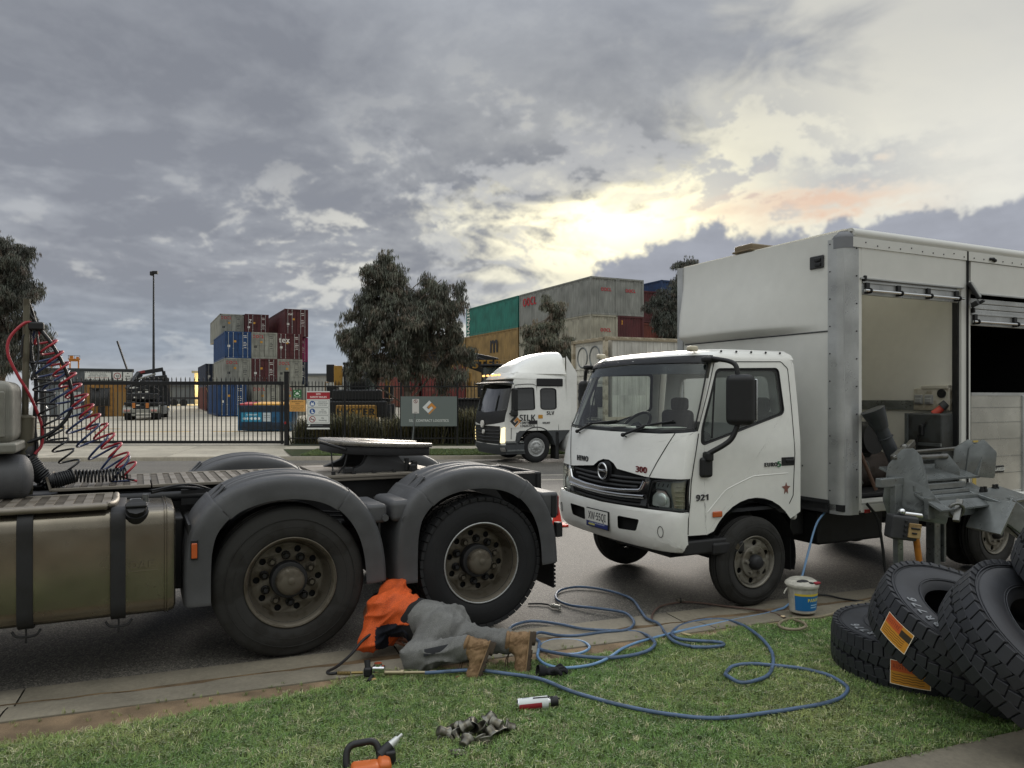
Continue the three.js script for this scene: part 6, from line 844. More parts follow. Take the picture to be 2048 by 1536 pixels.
tree('young_tree', 'slender young gum tree in front of the grey and teal containers', 2.0, -0.1, 41, [{ pts: [[0, 0, 0], [0, 2, 0], [0.05, 4, 0], [0.1, 6.4, 0]], r: 0.1 }, { pts: [[0, 1.6, 0], [-0.5, 3, 0], [-0.9, 4.6, 0]], r: 0.05 }, { pts: [[0, 1.6, 0], [0.6, 3, 0], [1.0, 4.4, 0]], r: 0.05 }], [[0.2, 6.6, 0, 0.5, 1.5, 0.5], [-0.5, 4.9, 0, 1.15, 1.2, 1], [0.7, 4.8, 0, 1.0, 1.1, 1], [-1.0, 3.6, 0, 0.8, 0.7, 0.7], [1.0, 3.7, 0, 0.7, 0.7, 0.7]], { seed: 5, clumps: 85, per: 26, spread: 0.26, tint: [0.12, 0.13, 0.09] });
tree('dark_tree', 'dark dense tree behind the box body of the service truck', 10.1, -0.2, 47, [{ pts: [[0, 0, 0], [0, 3, 0], [0.1, 6, 0], [0.2, 8.5, 0]], r: 0.14 }], [[0.7, 10.0, 0, 0.9, 0.9, 0.9], [0.2, 9.0, 0, 1.2, 1.2, 1], [-0.4, 7.2, 0, 1.5, 1.6, 1.3], [0.6, 5.8, 0, 1.6, 1.5, 1.3], [-0.3, 4.6, 0, 1.4, 1.0, 1.2]], { seed: 8, clumps: 100, per: 34, spread: 0.34, tint: [0.06, 0.072, 0.055] });
tree('gum_tree', 'tall dark gum tree at the left edge of the picture', -26.7, -0.1, 40, [{ pts: [[0, 0, 0], [0.1, 3, 0], [0, 5.5, 0], [0.3, 8.5, 0]], r: 0.2 }, { pts: [[0.1, 2.6, 0], [1.0, 4.2, 0.2], [1.8, 5.2, 0.2]], r: 0.07 }], [[0.3, 9.0, 0, 1.4, 1.6, 1.4], [0.9, 7.4, 0, 1.5, 1.4, 1.3], [0.4, 5.8, 0, 1.7, 1.2, 1.4], [2.2, 4.9, 0, 0.9, 0.9, 0.8], [1.3, 3.9, 0.2, 1.3, 0.9, 1], [-1.2, 6.5, 0, 1.6, 2.5, 1.4]], { seed: 33, clumps: 150, per: 32, spread: 0.3, tint: [0.065, 0.074, 0.055], scale: 1.05 });
{ // strappy shrubs along the inside of the fence
  const r = rng(9), B = tuft(4, 26, 0.75, 0.16, 0.012), im = new THREE.InstancedMesh(B, blade, 620), m = new THREE.Matrix4(), q = new THREE.Quaternion(), c = new THREE.Color();
  for (let i = 0; i < 620; i++) { const X = -9.2 + 8.6 * r(), d = 31.7 + 3.2 * r(), s = 0.9 + 0.9 * r() * (0.6 + 0.8 * vnoise(X * 0.7, 3)); m.compose(V3(X, hYard(d), -d), q.setFromEuler(new THREE.Euler(0, r() * 6.28, 0)), V3(s * 1.2, s, s * 1.2)); im.setMatrixAt(i, m); const v = 0.6 + 0.7 * r(), t = r(); im.setColorAt(i, c.setRGB(mix(0.07, 0.17, t) * v, mix(0.085, 0.14, t) * v, mix(0.035, 0.055, t) * v)); }
  im.name = 'strappy_shrubs'; scene.add(im); tag(im, 'olive strappy shrubs growing along the inside of the fence', 'shrubs', null, 'stuff');
}

// ---------------------------------------------------------------- container handlers
function handler(label, X, d, turn, up, front) {
  const g = thing('container_handler', label, 'machine', [X, hYard(d), -d], turn, 'container handlers'), yel = mat('machine yellow', '#b58b35', 0.6, 0, { map: rep(T.grime, 1.2) }), dk = mat('machine black', '#17191b', 0.6, 0.1, { map: rep(T.dust, 1.1) });
  mesh('chassis', [rb(3.2, 0.9, 6.4, 0.1, 0, 1.25, -3.2), rb(2.6, 0.6, 1.4, 0.1, 0, 2.0, -0.9), rb(3.5, 0.14, 5.4, 0.04, 0, 1.75, -3.4)], dk, g);
  mesh('counterweight', [rb(2.1, 0.75, 0.5, 0.08, 0, 1.1, 0.12), rb(2.4, 0.4, 0.4, 0.08, 0, 0.62, 0.02)], yel, g); mesh('lettering', text('HYSTER', 0.36, 0.02, 0, 1.12, 0.372, 0, 1.15), M.black, g);
  for (const [x, z] of [[-1.5, -1.2], [1.5, -1.2], [-1.55, -5.6], [1.55, -5.6]]) mesh('wheel', cy(0.75, 0.75, 0.55, x, 0.75, z, 'x', 24), M.rubber, g);
  const cab = mesh('cab', [bx(0.1, 1.7, 0.1, -0.85, 2.9, -2.4), bx(0.1, 1.7, 0.1, 0.85, 2.9, -2.4), bx(0.1, 1.7, 0.1, -0.85, 2.9, -4), bx(0.1, 1.7, 0.1, 0.85, 2.9, -4), rb(1.9, 0.14, 1.8, 0.04, 0, 3.78, -3.2), rb(1.8, 0.5, 1.7, 0.05, 0, 2.1, -3.2)], dk, g); mesh('cab_glass', [bx(1.6, 1.4, 0.03, 0, 2.95, -2.38), bx(0.03, 1.4, 1.5, -0.86, 2.95, -3.2)], M.tint, cab); mesh('operator_seat', [rb(0.5, 0.8, 0.2, 0.08, 0, 2.7, -2.8), rb(0.3, 0.3, 0.3, 0.1, 0, 3.2, -2.9)], M.black, cab);
  const tip = [0, 2.4 + 6.5 * sin(up), -6.5 * cos(up) - 0.6];
  const boom = mesh('boom', [beam([0, 2.5, -0.6], tip, 0.8, 0.85), beam([0, 2.9 + 3 * sin(up), -3.6 * cos(up)], [0, tip[1] + 1.2 * sin(up) - 0.1, tip[2] - 1.4 * cos(up)], 0.6, 0.62), rod([-0.5, 1.8, -3.6], [-0.3, mix(2.5, tip[1], 0.55), mix(-0.6, tip[2], 0.55)], 0.13, 12), rod([0.5, 1.8, -3.6], [0.3, mix(2.5, tip[1], 0.55), mix(-0.6, tip[2], 0.55)], 0.13, 12)], dk, g);
  mesh('lettering', text('HYSTER', 0.5, 0.02, 0, 0, 0, 0, 1.2).rotateY(PI / 2 * front).translate(front * 0.42, mix(2.55, tip[1], 0.62), mix(-0.6, tip[2], 0.62)), yel, boom);
  mesh('spreader', [rb(4.6, 0.5, 0.7, 0.05, 0, tip[1] - 0.75, tip[2] - 1.3), rb(0.5, 1.1, 1.6, 0.05, -2.2, tip[1] - 0.8, tip[2] - 1.3), rb(0.5, 1.1, 1.6, 0.05, 2.2, tip[1] - 0.8, tip[2] - 1.3), rb(1.4, 0.9, 1.1, 0.1, 0, tip[1] - 0.2, tip[2] - 1.2)], dk, g);
  mesh('side_tank', [rb(0.5, 0.7, 1.6, 0.05, -1.6, 2.2, -3.2), rb(0.5, 0.7, 1.4, 0.05, 1.6, 2.2, -3)], dk, g); mesh('hand_rail', [rod([-1.7, 1.8, -0.6], [-1.7, 2.7, -0.6], 0.03), rod([-1.7, 2.7, -0.6], [-1.7, 2.7, -2.2], 0.03), rod([1.7, 1.8, -0.6], [1.7, 2.7, -0.6], 0.03), rod([1.7, 2.7, -0.6], [1.7, 2.7, -2.2], 0.03)], yel, g);
  mesh('bracket_plate', rb(0.5, 1.2, 0.3, 0.05, -1.55, 3.2, -5.8), yel, g); mesh('bracket_plate', rb(0.3, 0.9, 0.25, 0.05, 1.4, 3.0, -5.6), yel, g);
  return g;
}
handler('black container handler with yellow counterweight half hidden by the big tree', -8.3, 41, 0.12, 0.28, 1);
handler('black container handler with raised boom right behind the white truck cab', 2.3, 46, 1.3, 0.36, -1);

// ---------------------------------------------------------------- truck with folded crane standing in the yard, tail this way
{
  const g = thing('crane_truck', 'dark flatbed truck with folded crane standing tail-on behind the gate', 'truck', [-29.0, hYard(60), -60], A - 0.12), dk = mat('dark truck paint', '#191b1e', 0.5, 0.1), pale = mat('silver truck parts', '#8f8f88', 0.5, 0.4);
  mesh('chassis', [rb(1.1, 0.35, 8.5, 0.04, 0, 0.95, -4.2), rb(2.5, 0.2, 6.0, 0.04, 0, 1.3, -3.4)], dk, g); mesh('cab', [rb(2.3, 2.3, 1.8, 0.15, 0.2, 2.1, -8.2), rb(2.2, 0.5, 0.5, 0.1, 0.2, 3.3, -8.4)], dk, g);
  mesh('tail_beam', [rb(2.4, 0.28, 0.2, 0.04, 0, 0.72, 0.1), rb(1.3, 0.18, 0.22, 0.03, 0, 0.42, 0.08)], pale, g); for (const x of [-0.95, 0.95]) { mesh('tail_lamp', rb(0.42, 0.16, 0.06, 0.02, x, 0.76, 0.22), mat('pink lamp', '#b0807a', 0.4), g); mesh('chevron_plate', rb(0.22, 0.4, 0.04, 0.01, x * 0.5, 1.15, 0.16), mat('orange chevron', '#b06a2c', 0.6), g); mesh('mudguard', sheet((u, v) => { const a = u * PI; return [x + (v - 0.5) * 0.7, 0.55 + 0.6 * sin(a), -0.9 + 0.65 * cos(a)]; }, 12, 1, 0.03), pale, g); }
  for (const [x, z] of [[-0.95, -0.9], [0.95, -0.9], [-0.95, -2.2], [0.95, -2.2], [1.0, -7.6]]) mesh('wheel', cy(0.5, 0.5, 0.55, x, 0.5, z, 'x', 22), M.rubber, g); mesh('side_tank', [cy(0.35, 0.35, 1.6, 1.25, 0.75, -4.6, 'z', 18)], M.alu, g);
  mesh('crane_body', [rb(1.0, 1.6, 0.8, 0.08, -0.5, 2.2, -5.6), rb(2.3, 0.35, 0.6, 0.05, 0, 1.7, -5.4), rb(2.2, 0.5, 1.6, 0.06, 0, 1.85, -1.6), rb(1.8, 0.3, 3.4, 0.05, 0, 1.6, -3.6)], dk, g);
  mesh('crane_arm', [beam([-1.3, 2.4, -3], [-0.55, 3.75, -4], 0.4, 0.45), beam([-0.75, 3.75, -4], [1.15, 4.15, -4.6], 0.3, 0.34), beam([1.2, 4.0, -4.6], [1.35, 2.6, -4.9], 0.2, 0.22), beam([-0.3, 3.2, -3], [1.0, 2.2, -3], 0.28, 0.3), beam([-1.2, 2.2, -2.4], [0.9, 2.9, -2.6], 0.2, 0.24), beam([0.2, 3.4, -3.6], [1.5, 3.55, -4], 0.2, 0.22)], dk, g);
  mesh('crane_ram', [rod([-0.6, 3.3, -3.6], [0.6, 3.75, -4.4], 0.07), rod([-0.9, 2.6, -2.8], [0.2, 2.35, -2.8], 0.07)], pale, g); mesh('white_tags', [bx(0.3, 0.1, 0.02, -0.9, 2.55, -2.1), bx(0.24, 0.1, 0.02, -0.2, 2.2, -1.0), bx(0.24, 0.1, 0.02, 0.3, 2.22, -1.0), bx(0.2, 0.1, 0.02, -0.5, 1.78, -0.78), bx(0.2, 0.1, 0.02, 0.1, 1.76, -0.78)], whiteLetter, g); mesh('red_cap', beam([-0.62, 3.82, -3.9], [-0.2, 3.95, -4.05], 0.34, 0.2), mat('red cap', '#7e2b2d', 0.5), g);
}
// white hatchback left of the gate
{
  const g = thing('white_car', 'white car parked in front of the grey office, mostly hidden', 'car', [-34.4, hYard(54), -54], A + 1.2), wp = mat('white car paint', '#d9dcdf', 0.3, 0, { clearcoat: 0.8 });
  const prof = rounded([[-2.0, 0.28], [-2.05, 0.7], [-1.75, 0.86], [-0.9, 0.98], [-0.3, 1.42], [1.1, 1.47], [1.85, 1.05], [2.0, 0.8], [2.0, 0.28]], 0.18);
  mesh('body', plate(prof, 1.72, -0.86, 0.12), wp, g); mesh('window', [plate(rounded([[-0.72, 1.0], [-0.22, 1.36], [0.5, 1.4], [0.5, 1.0]], 0.05), 1.6, -0.8), plate(rounded([[0.58, 1.0], [0.58, 1.4], [1.1, 1.38], [1.6, 1.04]], 0.05), 1.6, -0.8)], M.darkGlass, g); mesh('windscreen', beam([-0.82, 1.02, 0], [-0.32, 1.38, 0], 1.3, 0.03), M.darkGlass, g);
  for (const sx of [-1, 1]) mesh('headlight', rb(0.1, 0.14, 0.4, 0.04, -1.96, 0.72, sx * 0.58), M.darkGlass, g); mesh('grille', rb(0.06, 0.18, 0.9, 0.04, -2.02, 0.45, 0), M.black, g);
  for (const x of [-1.3, 1.3]) for (const sz of [-1, 1]) mesh('wheel', cy(0.31, 0.31, 0.22, x, 0.31, sz * 0.76, 'z', 22), M.rubber, g);
}

// ---------------------------------------------------------------- white articulated truck on the far lane
{
  const G = thing('articulated_truck', 'white prime mover with lit headlight on the far side of the street', 'truck', [0.8, -0.325, -25], 23 * PI / 180), cab = new THREE.Group(); cab.name = 'cab'; G.add(cab);
  const tab = [[0.3, -1.25, 1.2], [0.5, -1.33, 1.24], [1.0, -1.36, 1.25], [1.5, -1.34, 1.25], [1.8, -1.27, 1.24], [2.45, -1.1, 1.2], [2.75, -1.0, 1.16], [2.95, -0.8, 1.08]];
  const C = cabSkin(tab, 0.26, 2.4, 1.28, -1.25), { S, panel, strip, map } = C, X = (x, v) => [S(x, v), v], wp = M.whitePaint, lo = mat('dark grey skirt', '#3e4143', 0.6);
  const win1 = rounded([X(-0.82, 1.72), X(-0.72, 2.42), X(-0.08, 2.44), X(-0.06, 1.74)], 0.05), win2 = rounded([X(0.16, 1.74), X(0.16, 2.42), X(0.72, 2.42), X(0.72, 1.74)], 0.08);
  const arch = Array.from({ length: 13 }, (_, i) => { const a = (170 - i * 13.3) * PI / 180; return X(0.0 + 0.66 * cos(a), 0.52 + 0.72 * sin(a)); });
  const side = [[1.0, 0.72], X(-0.75, 0.72), X(-0.72, 0.95), X(-0.6, 1.05), X(1.27, 1.05), X(1.27, 2.75), [S(1.2, 2.95), 2.95], [1.0, 2.95], [0.98, 2.5], [1.0, 1.75]];
  mesh('side_panel', panel(side, [win1, win2], 0, 0.12), wp, cab); mesh('side_panel', panel(mir(side), [mir(win1), mir(win2)], 0, 0.12), wp, cab);
  mesh('front_panel', panel([[-1, 0.6], [1, 0.6], [1, 1.75], [0.98, 1.72], [0, 1.6], [-0.98, 1.72], [-1, 1.75]], [[[-0.75, 0.62], [0.75, 0.62], [0.72, 1.2], [-0.72, 1.2]]], 0, 0.12), wp, cab);
  mesh('roof', [panel([[-2, 2.72], [2, 2.72], [2, 2.95], [-2, 2.95]], [], 0.004, 0.15), sheet((u, v) => { const p = map(-2 + 4 * u, 2.95, 0); return [mix(p.x, 0.3, v), 2.95 + 0.06 * v, mix(p.z, -1.25, v)]; }, 40, 3), bx(0.04, 2.1, 2.3, 1.26, 1.9, -1.25)], wp, cab);
  mesh('windscreen', panel([[-0.97, 1.74], [0, 1.63], [0.97, 1.74], [0.96, 2.5], [0, 2.58], [-0.96, 2.5]], [], 0.006, 0.1), M.darkGlass, cab); mesh('front_apron', panel([[-0.95, 1.35], [0, 1.2], [0.95, 1.35], [0.99, 1.74], [0, 1.63], [-0.99, 1.74]], [], 0.006, 0.12), M.black, cab);
  mesh('side_window', panel(win1, [], -0.01, 0.1), M.darkGlass, cab); mesh('side_window', panel(win2, [], -0.01, 0.1), M.darkGlass, cab); for (const w of [win1, win2]) mesh('window_seal', strip(w, 0.02, 0), M.black, cab);
  mesh('sun_visor', [sheet((u, v) => { const p = map(-0.95 + 1.9 * u, 2.62, 0.05 + 0.34 * v); return [p.x, p.y - 0.16 * v, p.z]; }, 20, 3, 0.02)], M.black, cab); mesh('side_air_deflector', [rb(0.95, 0.26, 0.06, 0.05, 0.5, 2.62, -0.05), ], M.black, cab);
  for (const z of [-0.5, -0.8, -1.1, -1.5, -1.9]) mesh('marker_lamp', rb(0.08, 0.06, 0.1, 0.02, -1.12, 2.86, z), mat('amber marker', '#d98b3c', 0.4, 0, { emissive: new THREE.Color(1, 0.5, 0.15), emissiveIntensity: 1.1 }), cab);
  mesh('roof_deflector', [sheet((u, v) => { const x = mix(-0.75, 1.1, u), h = 2.95 + 0.72 * Math.pow(sin(clamp(u * 1.05) * PI / 2), 0.7), a = mix(-1, 1, v), W = mix(1.05, 1.2, u); return [x, mix(h, 2.9, Math.pow(abs(a), 5)), -1.25 + W * a]; }, 16, 24), bx(0.03, 0.5, 2.2, 1.1, 3.2, -1.25)], wp, cab);
  mesh('corner_fairing', [sheet((u, v) => [mix(1.1, 1.5, u), mix(1.2, mix(3.5, 2.95, u), v), -0.02 - 0.02 * u], 4, 6, 0.02), sheet((u, v) => [mix(1.1, 1.5, u), mix(1.2, mix(3.5, 2.95, u), v), -2.48 + 0.02 * u], 4, 6, 0.02)], wp, cab);
  mesh('door_gap', [strip([X(-0.9, 0.78), X(-0.88, 1.7), X(-0.76, 2.52), X(0.02, 2.54), X(0.02, 1.06)], 0.012, 0, false), strip([X(0.8, 1.06), X(0.8, 2.6)], 0.01, 0, false)], M.trim, cab); mesh('door_handle', rb(0.3, 0.12, 0.03, 0.02, -0.12, 1.32, 0.005), M.black, cab);
  { const e = board('emblem', 0.42, 0.42, 128, (x, w, h) => { fill(x, '#e2e1db', 0, 0, w, h); emblem(x, w / 2, h / 2, w * 0.66, '#2b2e31', '#c98a43'); }, cab, -0.75, 1.36, 0.012); mesh('lettering', [text('SILK', 0.2, 0.006, -0.33, 1.47, 0.008), text('CONTRACT', 0.075, 0.006, -0.33, 1.31, 0.008), text('LOGISTICS', 0.075, 0.006, -0.33, 1.21, 0.008)], M.trim, cab); mesh('fleet_number', [text('SLV', 0.12, 0.006, 0.5, 1.62, 0.008), text('HALKO', 0.06, 0.006, 0.35, 1.3, 0.008)], M.trim, cab); mesh('yellow_tag', rb(0.16, 0.12, 0.006, 0.002, 0.14, 1.5, 0.006), hazardM, cab); }
  mesh('grille_frame', [panel([[-0.76, 0.55], [0.76, 0.55], [0.74, 1.24], [-0.74, 1.24]], [], -0.03, 0.15)], M.black, cab); for (let i = 0; i < 5; i++) mesh('grille_bar', strip([[-0.7, 0.62 + 0.11 * i], [0, 0.6 + 0.11 * i], [0.7, 0.62 + 0.11 * i]], 0.022, 0.0, false), M.trim, cab); { const p = map(0, 1.32, 0.06); mesh('round_badge', [cy(0.12, 0.12, 0.05, p.x, 1.25, p.z, 'x', 20), cy(0.07, 0.07, 0.05, p.x, 1.0, p.z + 0.1, 'x', 16)], whiteLetter, cab); }
  mesh('bumper', [panel([[-1, 0.28], [1, 0.28], [1, 0.6], [-1, 0.6]], [], 0.02, 0.15), bx(0.7, 0.32, 0.3, -0.72, 0.46, -0.16), bx(0.7, 0.32, 0.3, -0.72, 0.46, -2.34)], lo, cab); mesh('step', [bx(0.66, 0.05, 0.2, -0.78, 0.68, -0.1), bx(0.6, 0.05, 0.2, -0.75, 0.42, -0.06)], M.galv, cab);
  for (const sg of [1, -1]) { const h = mesh('headlight', [panel(rounded([[sg * 0.72, 0.66], [sg * 0.98, 0.68], [sg * 0.99, 1.18], [sg * 0.8, 1.14]], 0.03), [], 0.015, 0.1)], mat('lit headlight', '#f4e6b0', 0.3, 0, { emissive: new THREE.Color(1, 0.85, 0.5), emissiveIntensity: sg > 0 ? 0.7 : 0.5 }), cab); mesh('fog_lamp', [panel(rounded([[sg * 0.72, 0.4], [sg * 0.95, 0.4], [sg * 0.95, 0.52], [sg * 0.72, 0.52]], 0.02), [], 0.03, 0.1)], M.chrome, h); }
  { const pl = new THREE.SpotLight(0xffe0a0, 60, 30, 0.5, 0.6); const p = G.localToWorld(V3(-1.6, 0.95, -0.35)), q = G.localToWorld(V3(-8, 0.0, -0.5)); G.updateMatrixWorld(); p.copy(G.localToWorld(V3(-1.6, 0.95, -0.35))); q.copy(G.localToWorld(V3(-9, 0.1, -0.5))); pl.position.copy(p); pl.target.position.copy(q); pl.castShadow = true; scene.add(pl, pl.target); }
  mesh('wheel_arch', [sheet((u, v) => { const a = mix(170, 5, u) * PI / 180; return [0.66 * cos(a), 0.52 + 0.66 * sin(a), mix(0.01, -0.6, v)]; }, 16, 2, 0.03), plate([...Array.from({ length: 13 }, (_, i) => { const a = (175 - i * 14) * PI / 180; return [0.64 * cos(a), 0.52 + 0.64 * sin(a)]; }), [0.72, 0.5], [1.26, 1.08], [-0.72, 1.08], [-0.72, 0.3]], 0.03, -0.03)], lo, cab);
  for (const sg of [1, -1]) { const z = -1.25 + sg * 1.42; const m = mesh('mirror', [rb(0.16, 0.75, 0.26, 0.06, -0.85, 2.05, z), rb(0.2, 0.22, 0.24, 0.06, -0.86, 1.62, z)], M.black, cab); mesh('mirror_arm', rod([-0.85, 1.62, z], [-0.95, 1.6, z - sg * 0.2], 0.03), M.black, m); }
  const vw = (x, z, flip) => { const w = new THREE.Group(); w.name = 'wheel'; w.position.set(x, 0.5, z); if (flip) w.rotation.y = PI; G.add(w); mesh('tyre', tyreShape(0.5, 0.3, 0.29, [0.1, 0.2]), M.rubber, w); mesh('rim', [lathe([[0.29, -0.04], [0.3, -0.015], [0.27, -0.03], [0.25, -0.07], [0.2, -0.03], [0.17, -0.02]], 32, 'z'), plate(ring(0.26, 32), 0.02, -0.06, 0.002, Array.from({ length: 8 }, (_, i) => ring(0.03, 10, 0.215 * cos(i * PI / 4), 0.215 * sin(i * PI / 4)))), plate(ring(0.18, 28), 0.03, -0.045, 0.004, Array.from({ length: 10 }, (_, i) => ring(0.018, 8, 0.14 * cos(i * PI / 5), 0.14 * sin(i * PI / 5)))), lathe([[0.1, -0.03], [0.09, 0.01], [0, 0.015]], 20, 'z')], M.alu, w); mesh('hub', cy(0.25, 0.25, 0.1, 0, 0, -0.14, 'z', 20), M.hole, w); };
  vw(0, 0, false); vw(0, -2.5, true); vw(3.9, 0, false); vw(5.25, 0, false);
  mesh('chassis', [bx(8, 0.3, 0.9, 3.2, 0.95, -1.25), bx(0.12, 0.9, 0.4, 0.75, 0.55, -0.2)], M.frame, G); mesh('mud_flap', bx(0.03, 0.6, 0.5, 0.8, 0.45, -0.25), M.black, G); mesh('fuel_tank', rb(1.5, 0.7, 0.65, 0.2, 1.75, 0.65, -0.35), M.alu, G); for (const x of [1.3, 2.1]) mesh('tank_strap', rb(0.06, 0.72, 0.67, 0.2, x, 0.65, -0.35), M.galv, G);
  mesh('air_lines', [hose([[1.3, 1.9, -1.0], [1.7, 1.4, -1.0], [2.2, 1.3, -1.1]], 0.03, 20), hose([[1.3, 2.0, -1.4], [1.7, 1.3, -1.3], [2.3, 1.4, -1.2]], 0.03, 20)], M.black, G);
  G.updateMatrixWorld();
}
{ // refrigerated container on its trailer
  const T0 = thing('container_trailer', 'skeletal trailer under the white refrigerated container behind the white truck cab', 'trailer', [0.8, -0.325, -25], 23 * PI / 180);
  mesh('beam', [bx(13, 0.35, 0.7, 8.6, 1.08, -1.25), bx(13, 0.12, 2.3, 8.6, 1.22, -1.25)], M.frame, T0); for (const x of [11, 12.3, 13.6]) mesh('wheel', cy(0.5, 0.5, 0.55, x, 0.5, -0.3, 'z', 24), M.rubber, T0); mesh('landing_leg', [bx(0.14, 1.0, 0.14, 5.0, 0.55, -0.5), bx(0.14, 1.0, 0.14, 5.0, 0.55, -2)], M.frame, T0);
  const R = thing('refrigerated_container', 'white refrigerated container with front cooling unit behind the white truck cab', 'container', [0.8, -0.325, -25], 23 * PI / 180), wm = mat('reefer paint', '#eeebe0', 0.55, 0, { map: rep(T.streak, 2.2) }), y0 = 1.3, H = 2.9, x0 = 2.55, L = 12.19;
  mesh('shell', [bx(L - 0.35, H - 0.12, 2.38, x0 + L / 2 + 0.15, y0 + H / 2, -1.25)], wm, R); for (let i = 0; i < 40; i++) mesh('side_rib', bx(0.06, H - 0.3, 0.02, x0 + 0.55 + i * 0.29, y0 + H / 2, -0.05), wm, R);
  mesh('frame', [bx(L, 0.12, 0.1, x0 + L / 2, y0 + H - 0.06, -0.06), bx(L, 0.16, 0.1, x0 + L / 2, y0 + 0.08, -0.06), bx(0.14, H - 0.02, 0.14, x0 + 0.07, y0 + H / 2, -0.09), bx(0.14, H - 0.02, 0.14, x0 + 0.07, y0 + H / 2, -2.4), bx(0.12, 0.12, 2.3, x0 + 0.06, y0 + H - 0.07, -1.25)], mat('rust-edged paint', '#cfc6b2', 0.7, 0, { map: rep(T.grime, 0.5) }), R);
  mesh('unit_panel', [bx(0.06, 1.45, 2.1, x0 + 0.12, y0 + 2.05, -1.25), bx(0.06, 1.2, 2.1, x0 + 0.14, y0 + 0.7, -1.25), ...[1.4, 1.62, 1.84, 2.7].map((y) => bx(0.04, 0.03, 2.1, x0 + 0.08, y0 + y, -1.25))], wm, R);
  for (const z of [-0.85, -1.75]) mesh('fan_ring', put(new THREE.TorusGeometry(0.36, 0.03, 6, 20), x0 + 0.085, y0 + 2.25, z, 0, PI / 2), M.galv, R); mesh('vent', bx(0.03, 0.7, 0.5, x0 + 0.085, y0 + 0.85, -0.6), M.black, R); mesh('vent', bx(0.03, 0.4, 1.2, x0 + 0.085, y0 + 0.35, -1.3), M.black, R); mesh('control_cover', [cy(0.1, 0.1, 0.02, x0 + 0.08, y0 + 1.05, -2.0, 'x', 14), cy(0.1, 0.1, 0.02, x0 + 0.08, y0 + 0.8, -2.0, 'x', 14)], M.black, R); mesh('lettering', text('Hapag-Lloyd', 0.1, 0.005, 0, 0, 0, -PI / 2).translate(x0 + 0.085, y0 + 1.73, -1.25), M.trim, R);
}

